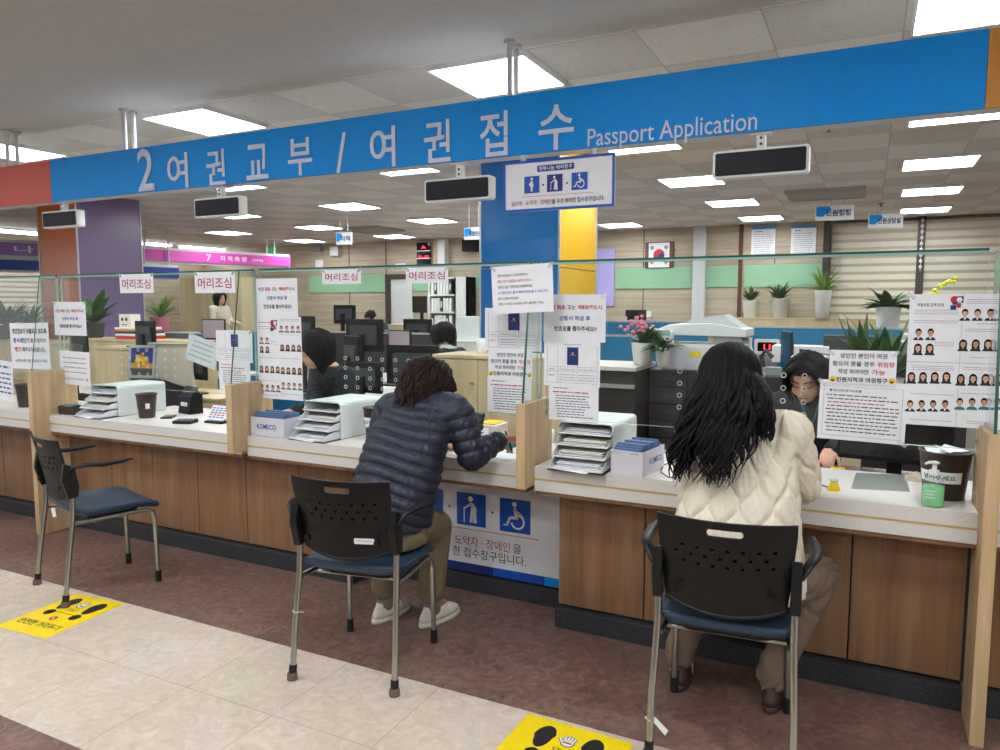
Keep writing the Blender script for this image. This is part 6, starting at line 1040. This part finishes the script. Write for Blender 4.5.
def puff(co, no):
    dT, sT = seg_d(co, TA, TB); best = dT-.12; s = sT+.0
    for a, b, off, r in ((shR, elR, .01, .07), (elR, wrR, .04, .055), (shL, elL, .01, .07), (elL, wrL, .04, .055)):
        d_, s_ = seg_d(co, w2(a), w2(b)); k = d_-r < best; best = np.where(k, d_-r, best); s = np.where(k, s_+off, s)
    ph = s/.052+.18*np.sin(co[:, 0]*14+co[:, 2]*7); w = np.abs(np.sin(np.pi*ph)); v = .014*(w**.4-.6)
    return v+.002*np.sin(co[:, 0]*120+co[:, 2]*60*np.sin(co[:, 0]*9))*w
jk = fuse('jacket', m, t, .0052, None, ['navy_puffer'], 10, puff)
m = MB(); c = w2((-1.79, 2.845, 1.075)); n = 24; vs = []
for z, r in ((0, .07), (.02, .064), (.035, .06), (.034, .053), (.0, .055)): vs += [(c.x+r*math.cos(2*math.pi*k/n), c.y+.9*r*math.sin(2*math.pi*k/n)+z*.3, c.z+z-.01) for k in range(n)]
m.add(vs, ring_caps(None, n, 5)[:-2], 'white_paper', True); m.build('shirt_collar', t)
m = MB(); m.tube([w2(wrR)+Vector((-.0, -.012, 0)), w2(wrR)+Vector((-.0, .006, -.002))], .034, 'navy_puffer', 14); m.build('cuff', t)
# short wavy hair
def hair_cap(M, k, c, scale=(1.16, 1.12, 1.13), cut=lambda p: False):
    m = MB(); R3 = M.to_3x3(); nn, mm = 26, 16; vs = []; keep = []
    for i in range(mm+1):
        th = math.pi*.62*i/mm
        for j in range(nn):
            a = 2*math.pi*j/nn; p = Vector((.078*scale[0]*math.sin(th)*math.cos(a), -.012+.094*scale[1]*math.sin(th)*math.sin(a), .026+.092*scale[2]*math.cos(th))); q = .004*math.sin(9*a+3*th); p *= 1+q/.1; vs.append(M @ (p*k)); keep.append(not cut(p))
    fs = [(i*nn+j, (i+1)*nn+j, (i+1)*nn+(j+1) % nn, i*nn+(j+1) % nn) for i in range(mm) for j in range(nn)]; fs = [f for f in fs if all(keep[v] for v in f)]
    m.add(vs, fs, c, True); return m
rnd = random.Random(11); m = hair_cap(HM, 1.03, 'hair_brown', (1.24, 1.22, 1.18), lambda p: p.y > .062 and p.z < .075)
for k in range(420):
    a = rnd.uniform(math.pi*.93, math.pi*2.07) if k % 5 else rnd.uniform(0, 6.28); th0 = rnd.uniform(.05, 1.5); L = rnd.uniform(.14, .22); pts = []; ph = rnd.uniform(0, 6.28); fr = rnd.uniform(38, 60)
    for i in range(9):
        th = th0+i*L/8/.105; rr = 1.2+.05*math.sin(i+ph); thc = min(th, 1.65); dz = -(th-thc)*.1
        if math.sin(a) > .55 and th > .95: break
        p = Vector((.08*rr*math.sin(thc)*math.cos(a), -.012+.098*rr*math.sin(thc)*math.sin(a), .026+.094*rr*math.cos(thc)+dz)); wv = .013*math.sin(fr*i*L/8+ph)*(i/4); p += Vector((math.cos(a)*.6-math.sin(a), math.sin(a)*.6+math.cos(a), 0))*wv*1.3; q_ = HM @ (p*1.03); q_.z -= .3*max(0, th-thc)*.1; pts.append(q_)
    if len(pts) > 4: hair_lock(m, pts, rnd.uniform(.008, .014), 'hair_brown')
m.build('hair', t)
# ---- woman in the cream quilted coat ---------------------------------------------------
t = thing('person', 'person with long wavy black hair in a cream quilted coat, seated on the front chair', 'person', (-.38, 2.64, 0)); O = Vector((-.38, 2.64, 0))
HC = Vector((-.445, 2.78, 1.218)); HM = frame(w2(HC), 6, -18, 0)
shR, shL = (-.235, 2.77, 1.045), (-.545, 2.75, 1.04); elR, wrR = (-.195, 2.84, .85), (-.3, 3.04, .83); elL, wrL = (-.585, 2.88, .85), (-.5, 3.05, .83)
knR, knL = (-.13, 2.93, .49), (-.53, 2.97, .48); anR, anL = (-.262, 2.83, .1), (-.615, 2.84, .1)
m = MB(); head_prims(m, HM, 1.0); loft(m, [(w2((-.38, 2.6, .48)), .14, .11, 0), (w2((-.385, 2.64, .7)), .13, .09, 0), (w2((-.4, 2.72, .95)), .15, .085, 0), (w2((-.41, 2.75, 1.04)), .12, .07, 0), (w2((-.42, 2.76, 1.08)), .055, .05, 0)])
for sh, el, wr in ((shR, elR, wrR), (shL, elL, wrL)): chain(m, [w2(sh), w2(el), w2(wr)], (.045, .036, .026))
for kn, an, hx in ((knR, anR, -.28), (knL, anL, -.48)): chain(m, [w2((hx, 2.62, .52)), w2(kn), w2(an)], (.058, .046, .032)); cap(m, w2(an), w2((an[0], an[1]+.08, .06)), .034, .03)
hand(m, w2(wrR), (-.5, .8, -.05), (0, 0, -1), (-1, 0, 0), .95); hand(m, w2(wrL), (.5, .8, -.05), (0, 0, -1), (1, 0, 0), .95)
fuse('body', m, t, .0055, None, ['skin'], 3); face_bits(HM, t, 1.0)
m = MB(); loft(m, [(w2((-.38, 2.58, .5)), .175, .14, 0), (w2((-.38, 2.6, .58)), .17, .13, 0), (w2((-.38, 2.62, .66)), .15, .11, 0)])
for kn, an, hx in ((knR, anR, -.28), (knL, anL, -.48)): chain(m, [w2((hx, 2.62, .53)), w2(kn), w2((an[0], an[1], .12))], (.092, .08, .056)); cap(m, w2((an[0], an[1], .16)), w2((an[0], an[1]-.005, .11)), .055, .059)
fuse('trousers', m, t, .007, None, ['taupe'], 6, wrink)
for an in (anR, anL): m = MB(); cap(m, w2((an[0], an[1], .05)), w2((an[0], an[1], .13)), .036, .04, 'sock'); m.build('sock', t, smooth=True)
shoe(w2((anR[0]+.005, anR[1]+.04, 0)), 'shoe_brown', R_(-4), t, 'b', stripe=True); shoe(w2((anL[0]+.0, anL[1]+.04, 0)), 'shoe_brown', R_(10), t, 'b', stripe=True)
m = MB(); CA, CB_ = np.array(w2((-.385, 2.6, .5))), np.array(w2((-.41, 2.76, 1.08)))
loft(m, [(w2((-.375, 2.585, .53)), .225, .175, 0), (w2((-.375, 2.59, .6)), .222, .172, 0), (w2((-.38, 2.62, .7)), .208, .16, 0), (w2((-.385, 2.66, .82)), .2, .148, 0), (w2((-.395, 2.7, .93)), .198, .135, 0), (w2((-.4, 2.735, 1.02)), .19, .115, 0), (w2((-.41, 2.75, 1.07)), .145, .09, 0), (w2((-.42, 2.76, 1.1)), .08, .065, 0)])
chain(m, [w2(shR), w2(elR), w2((-.28, 3.0, .842))], (.078, .071, .052)); chain(m, [w2(shL), w2(elL), w2((-.52, 3.01, .842))], (.082, .078, .056)); cap(m, w2((-.34, 2.76, 1.05)), w2(shR), .07, .08); cap(m, w2((-.48, 2.755, 1.05)), w2(shL), .07, .08)
def quilt(co, no):
    dT, sT = seg_d(co, CA, CB_); best = dT-.13; x = co[:, 0]+.012*np.sin(co[:, 2]*11); y = co[:, 1]; ang = np.arctan2(y-(CA[1]+(CB_[1]-CA[1])*np.clip((co[:, 2]-CA[2])/(CB_[2]-CA[2]), 0, 1)), x-(-.0)); u = (ang+math.pi/2)*.19; v = co[:, 2]
    for a, b, off, r in ((shR, elR, 0, .075), (elR, wrR, .2, .065), (shL, elL, 0, .075), (elL, wrL, .2, .065)):
        A_, B_ = np.array(w2(a)), np.array(w2(b)); d_, s_ = seg_d(co, A_, B_); k = d_-r < best; best = np.where(k, d_-r, best); ax = (B_-A_)/np.linalg.norm(B_-A_); e1 = np.cross(ax, [0, 1, .2]); e1 /= np.linalg.norm(e1); e2 = np.cross(ax, e1); rel = co-A_; an_ = np.arctan2(rel @ e2, rel @ e1)*.075; u = np.where(k, an_, u); v = np.where(k, s_+off, v)
    Wd, Am, Hh = .056, .0265, .165; kk = u/Wd; best = np.full(len(co), 9.)
    for o_ in (-1, 0, 1, 2):
        ki = np.floor(kk)+o_; uk = ki*Wd+np.where(ki % 2 == 0, 1, -1)*Am*np.cos(2*np.pi*v/Hh); best = np.minimum(best, np.abs(u-uk))
    return .016*np.clip(best/.022, 0, 1)**.5-.009+.0012*np.sin(u*260+v*90)*np.clip(best/.02, 0, 1)
fuse('coat', m, t, .0042, None, ['cream_coat'], 10, quilt)
m = MB(); c = w2((-.42, 2.77, 1.09)); vs = []; n = 24
for z, r in ((-.01, .075), (.012, .07), (.03, .064), (.03, .055), (.0, .057)): vs += [(c.x+r*math.cos(2*math.pi*k/n), c.y+.9*r*math.sin(2*math.pi*k/n), c.z+z) for k in range(n)]
m.add(vs, ring_caps(None, n, 5)[:-2], 'cream_coat', True); m.build('coat_collar', t)
rnd = random.Random(5); m = hair_cap(HM, 1.0, 'hair_black', (1.22, 1.2, 1.14), lambda p: p.y > .062 and p.z < .08)
def back_y(z): return -.19+max(0, min(1, (z-.75)/.35))*.13                     # back surface of the coat, relative to O
for k in range(300):
    f = rnd.random(); a = math.pi*(1.0+f*1.0)+rnd.gauss(0, .06); th0 = rnd.uniform(.02, .9); side = math.cos(a)      # -1 left .. 1 right
    endz = rnd.uniform(.89, .98); endx = -.03+side*.12+rnd.gauss(0, .02)
    if side > .5: endz = rnd.uniform(1.04, 1.13); endx = .075+rnd.uniform(-.02, .025)
    elif side > .25: endz = rnd.uniform(.95, 1.07)
    elif side < -.6: endz = rnd.uniform(.88, .98); endx = -.185+rnd.uniform(-.03, .03)
    pts = []; ph = rnd.uniform(0, 6.28); amp = rnd.uniform(.011, .022); fr = rnd.uniform(30, 48)
    for i in range(6): th = th0+(1.62-th0)*i/5; rr = 1.2+.02*rnd.random(); p = Vector((.08*rr*math.sin(th)*math.cos(a), -.012+.098*rr*math.sin(th)*math.sin(a), .026+.094*rr*math.cos(th))); pts.append(HM @ p)
    p0 = pts[-1]; nseg = 14
    for i in range(1, nseg+1):
        q = i/nseg; z = p0.z+(endz-p0.z)*q; x = p0.x+(endx-p0.x)*min(1, q*1.25)**1.1; y0_ = p0.y+(back_y(z)-.012-p0.y)*min(1, q*2.0)
        if side > .5 or side < -.75: y0_ = p0.y+(-.05-p0.y)*q if side > .5 else p0.y+(-.1-p0.y)*q
        wv = amp*math.sin(fr*(p0.z-z)+ph)*min(1, q*3); pts.append(Vector((x+wv, y0_-.015*rnd.random()+.5*amp*math.cos(fr*(p0.z-z)+ph), z)))
    hair_lock(m, pts, rnd.uniform(.009, .017), 'hair_black')
m.build('hair', t)
# ---- staff ------------------------------------------------------------------------------
def staff(lab, base, HC, yaw, pitch, bodyyaw, cloth, hairc, style, k=1.0, voxel=.007, arm=None, extra=None, skin='skin', roll=0, seat=.5):
    global O
    t = thing('person', lab, 'person', (base[0], base[1], 0)); O = Vector((base[0], base[1], 0)); HM = frame(w2(HC), yaw, pitch, roll); B = Euler((0, 0, R_(bodyyaw))).to_matrix(); hc = w2(HC); ne = HM @ (Vector((0, -.03, -.14))*k); nz = ne.z+.02
    def L(x, y, z): return B @ Vector((x, y, 0))*1.0+Vector((0, 0, z))
    dx, dy = ne.x, ne.y
    m = MB(); head_prims(m, HM, k); yw = R_(bodyyaw); m2 = MB()
    R = [(seat-.02, .15, .11, 0), (seat+.15, .13, .095, .25), (nz-.2, .14, .1, .7), (nz-.06, .165, .085, .95), (nz-.01, .11, .065, 1), (nz+.02, .055, .05, 1)]
    loft(m, [((dx*f, dy*f, z), rx*.92, ry*.9, yw) for z, rx, ry, f in R]); loft(m2, [((dx*f, dy*f, z), rx*1.08, ry*1.12, yw) for z, rx, ry, f in R[:-1]]+[((dx, dy, nz+.004), .075, .062, yw)])
    for i, sx in enumerate((-1, 1)):
        sh = L(sx*.165, 0, nz-.06)+Vector((dx*.9, dy*.9, 0)); 
        if arm and arm[i]: el, wr, hd = w2(arm[i][0]), w2(arm[i][1]), Vector(arm[i][2])
        else: el = sh+B @ Vector((sx*.05, .06, -.24)); wr = el+B @ Vector((-sx*.06, .22, -.02)); hd = B @ Vector((-sx*.3, 1, 0))
        chain(m, [sh, el, wr], (.045, .036, .026)); chain(m2, [sh, el, el.lerp(wr, .85)], (.066, .055, .042)); hand(m, wr, hd, (0, 0, -1), (-sx, 0, 0) if not arm or not arm[i] else (-sx, 0, .0), .95)
    for sx in (-1, 1): chain(m, [L(sx*.09, .02, seat), L(sx*.11, .4, seat), L(sx*.11, .38, .09)], (.07, .05, .035)); chain(m2, [L(sx*.09, .02, seat), L(sx*.11, .4, seat)], (.085, .065)) ; cap(m, L(sx*.11, .38, .05), L(sx*.11, .46, .04), .035, .03)
    fuse('body', m, t, voxel, None, [skin], 3); face_bits(HM, t, k); fuse('clothes', m2, t, voxel*1.2, None, [cloth], 6, wrink)
    rnd = random.Random(hash(lab) % 97 if 0 else len(lab)); m = hair_cap(HM, k, hairc, (1.17, 1.15, 1.12), lambda p: p.y > .058 and p.z < .07)
    Ls = {'bob': .2, 'short': .06, 'long': .26, 'tail': .12}[style]
    for j in range(220 if k > .9 and voxel < .009 else 120):
        a = rnd.uniform(math.pi*.86, math.pi*2.14); th0 = rnd.uniform(.05, 1.2); pts = []; ph = rnd.uniform(0, 6.28); LL = Ls*rnd.uniform(.92, 1.06)
        for i in range(6): th = th0+(1.6-th0)*i/5; p = Vector((.08*1.16*math.sin(th)*math.cos(a), -.012+.096*1.14*math.sin(th)*math.sin(a), .026+.092*1.13*math.cos(th))); pts.append(HM @ (p*k))
        if style == 'short': pts = pts[:5]
        else:
            p0 = pts[-1]; g = Vector((0, 0, -1)).lerp(-(HM.to_3x3() @ Vector((0, 0, 1))), .6).normalized()
            inw = (HM @ Vector((0, -.01, 0))-p0); inw -= g*inw.dot(g)
            for i in range(1, 7): q = i/6; pts.append(p0+g*(LL*.75*q*k)+inw*(.35*q*q if style == 'bob' else .25*q)+Vector((math.sin(ph+q*5), math.cos(ph+q*5), 0))*.003)
        hair_lock(m, pts, rnd.uniform(.009, .014)*k, hairc)
    if style != 'short':
        for j in range(90):
            sx = 1 if j % 2 else -1; f = rnd.random(); w_ = rnd.uniform(0, .012); ctl = [(.004*sx, .03-.11*f, .12), (sx*(.04+.01*f), .072-.1*f, .109-.01*f), (sx*.078, .082-.09*f, .068), (sx*.094, .066-.07*f, .01), (sx*.094, .05-.05*f, -.05), (sx*(.084-w_), .036-.03*f, -.05-(.06 if style == 'tail' else Ls*.42))]
            pts = []
            for a_, b_ in zip(ctl, ctl[1:]): pts += [HM @ (Vector(a_).lerp(Vector(b_), q)*k) for q in (0, .5)]
            pts.append(HM @ (Vector(ctl[-1])*k)); hair_lock(m, pts, rnd.uniform(.008, .013)*k, hairc)
    if style == 'tail': p0 = HM @ Vector((0, -.11, .02)); [hair_lock(m, [p0+Vector((rnd.gauss(0, .01), rnd.gauss(0, .01), -.03*i)) for i in range(8)], .015, hairc) for _ in range(14)]
    m.build('hair', t)
    if extra: extra(t, HM, B, nz, dx, dy, L)
    return t
p = PY(322, 350, 3.62); hd = (p.x, p.y, p.z)
staff('person with a black bob looking down, in a black top behind the middle glass', (p.x+.1, 3.86), (p.x-.05, 3.62, p.z-.005), 146, -24, 160, 'black_cloth', 'hair_black', 'bob', 1.02, .0065, arm=(None, ((p.x+.02, 3.5, .86), (p.x-.02, 3.36, .86), (-.75, -.5, -.1))), roll=-5)
p = PY(807, 380, 3.98)
def lan(t, HM, B, nz, dx, dy, L): m = MB(); m.tube([L(-.05, .1, nz-.02)+Vector((dx, dy, 0)), L(-.02, .13, nz-.15)+Vector((dx, dy, 0)), L(.04, .11, nz-.02)+Vector((dx, dy, 0))], .006, 'teal_dark', 6); m.build('collar', t)
q = PY(828, 441, 3.72)
staff('person with dark purple-black hair looking down behind the right glass', (p.x+.02, 4.18), (p.x, 3.97, p.z+.005), 168, -30, 176, 'black_cloth', 'hair_plum', 'bob', 1.02, .0065, arm=(((p.x+.22, 3.95, .84), (q.x, 3.8, .80), (0, -1, -.15)), None), extra=lan)
def vest(t, HM, B, nz, dx, dy, L): m = MB(); loft(m, [(tuple(L(0, .0, nz+.0)+Vector((dx, dy, 0))), .085, .07, 0), (tuple(L(0, 0, nz+.035)+Vector((dx, dy, 0))), .06, .055, 0)], 'white_paper'); m.build('shirt_collar', t)
p = PY(443, 336, 5.9); staff('person in a black vest and white collar facing left behind the monitors', (p.x+.12, 6.0), (p.x, 5.9, p.z), 85, -10, 80, 'black_cloth', 'hair_black', 'tail', 1.0, .009, extra=vest, seat=.47)
p = PY(376, 317, 10.6); staff('person with head down on the desk in the back row', (p.x+.2, 10.75), (p.x, 10.45, p.z-.02), 150, -40, 160, 'navy_puffer', 'hair_black', 'short', 1.0, .012, seat=.47)
p = PY(737, 336, 8.9); staff('person with short dark hair behind the copier', (p.x-.02, 9.05), (p.x, 8.9, p.z), 190, -15, 185, 'grey_cloth', 'hair_black', 'short', 1.0, .01, seat=.47)
p = PY(222, 299, 9.9); staff('person with long dark hair in a beige top far back at left', (p.x, 9.95), (p.x, 9.85, p.z), -80, -5, -90, 'beige_fabric', 'hair_black', 'long', 1.0, .012, seat=.8)
# ================================================================== world and exposure
wd = bpy.data.worlds.new('world'); S.world = wd; wd.use_nodes = True; bg = wd.node_tree.nodes['Background']; bg.inputs[0].default_value = (.8, .82, .85, 1); bg.inputs[1].default_value = .6
S.view_settings.view_transform = 'Standard'; S.view_settings.look = 'None'; S.view_settings.gamma = 1; S.view_settings.use_curve_mapping = False; S.view_settings.exposure = 1.45
S.cycles.max_bounces = 8; S.cycles.transparent_max_bounces = 32; S.cycles.diffuse_bounces = 4; S.cycles.use_denoising = True
if TSC: bpy.data.scenes.remove(TSC)
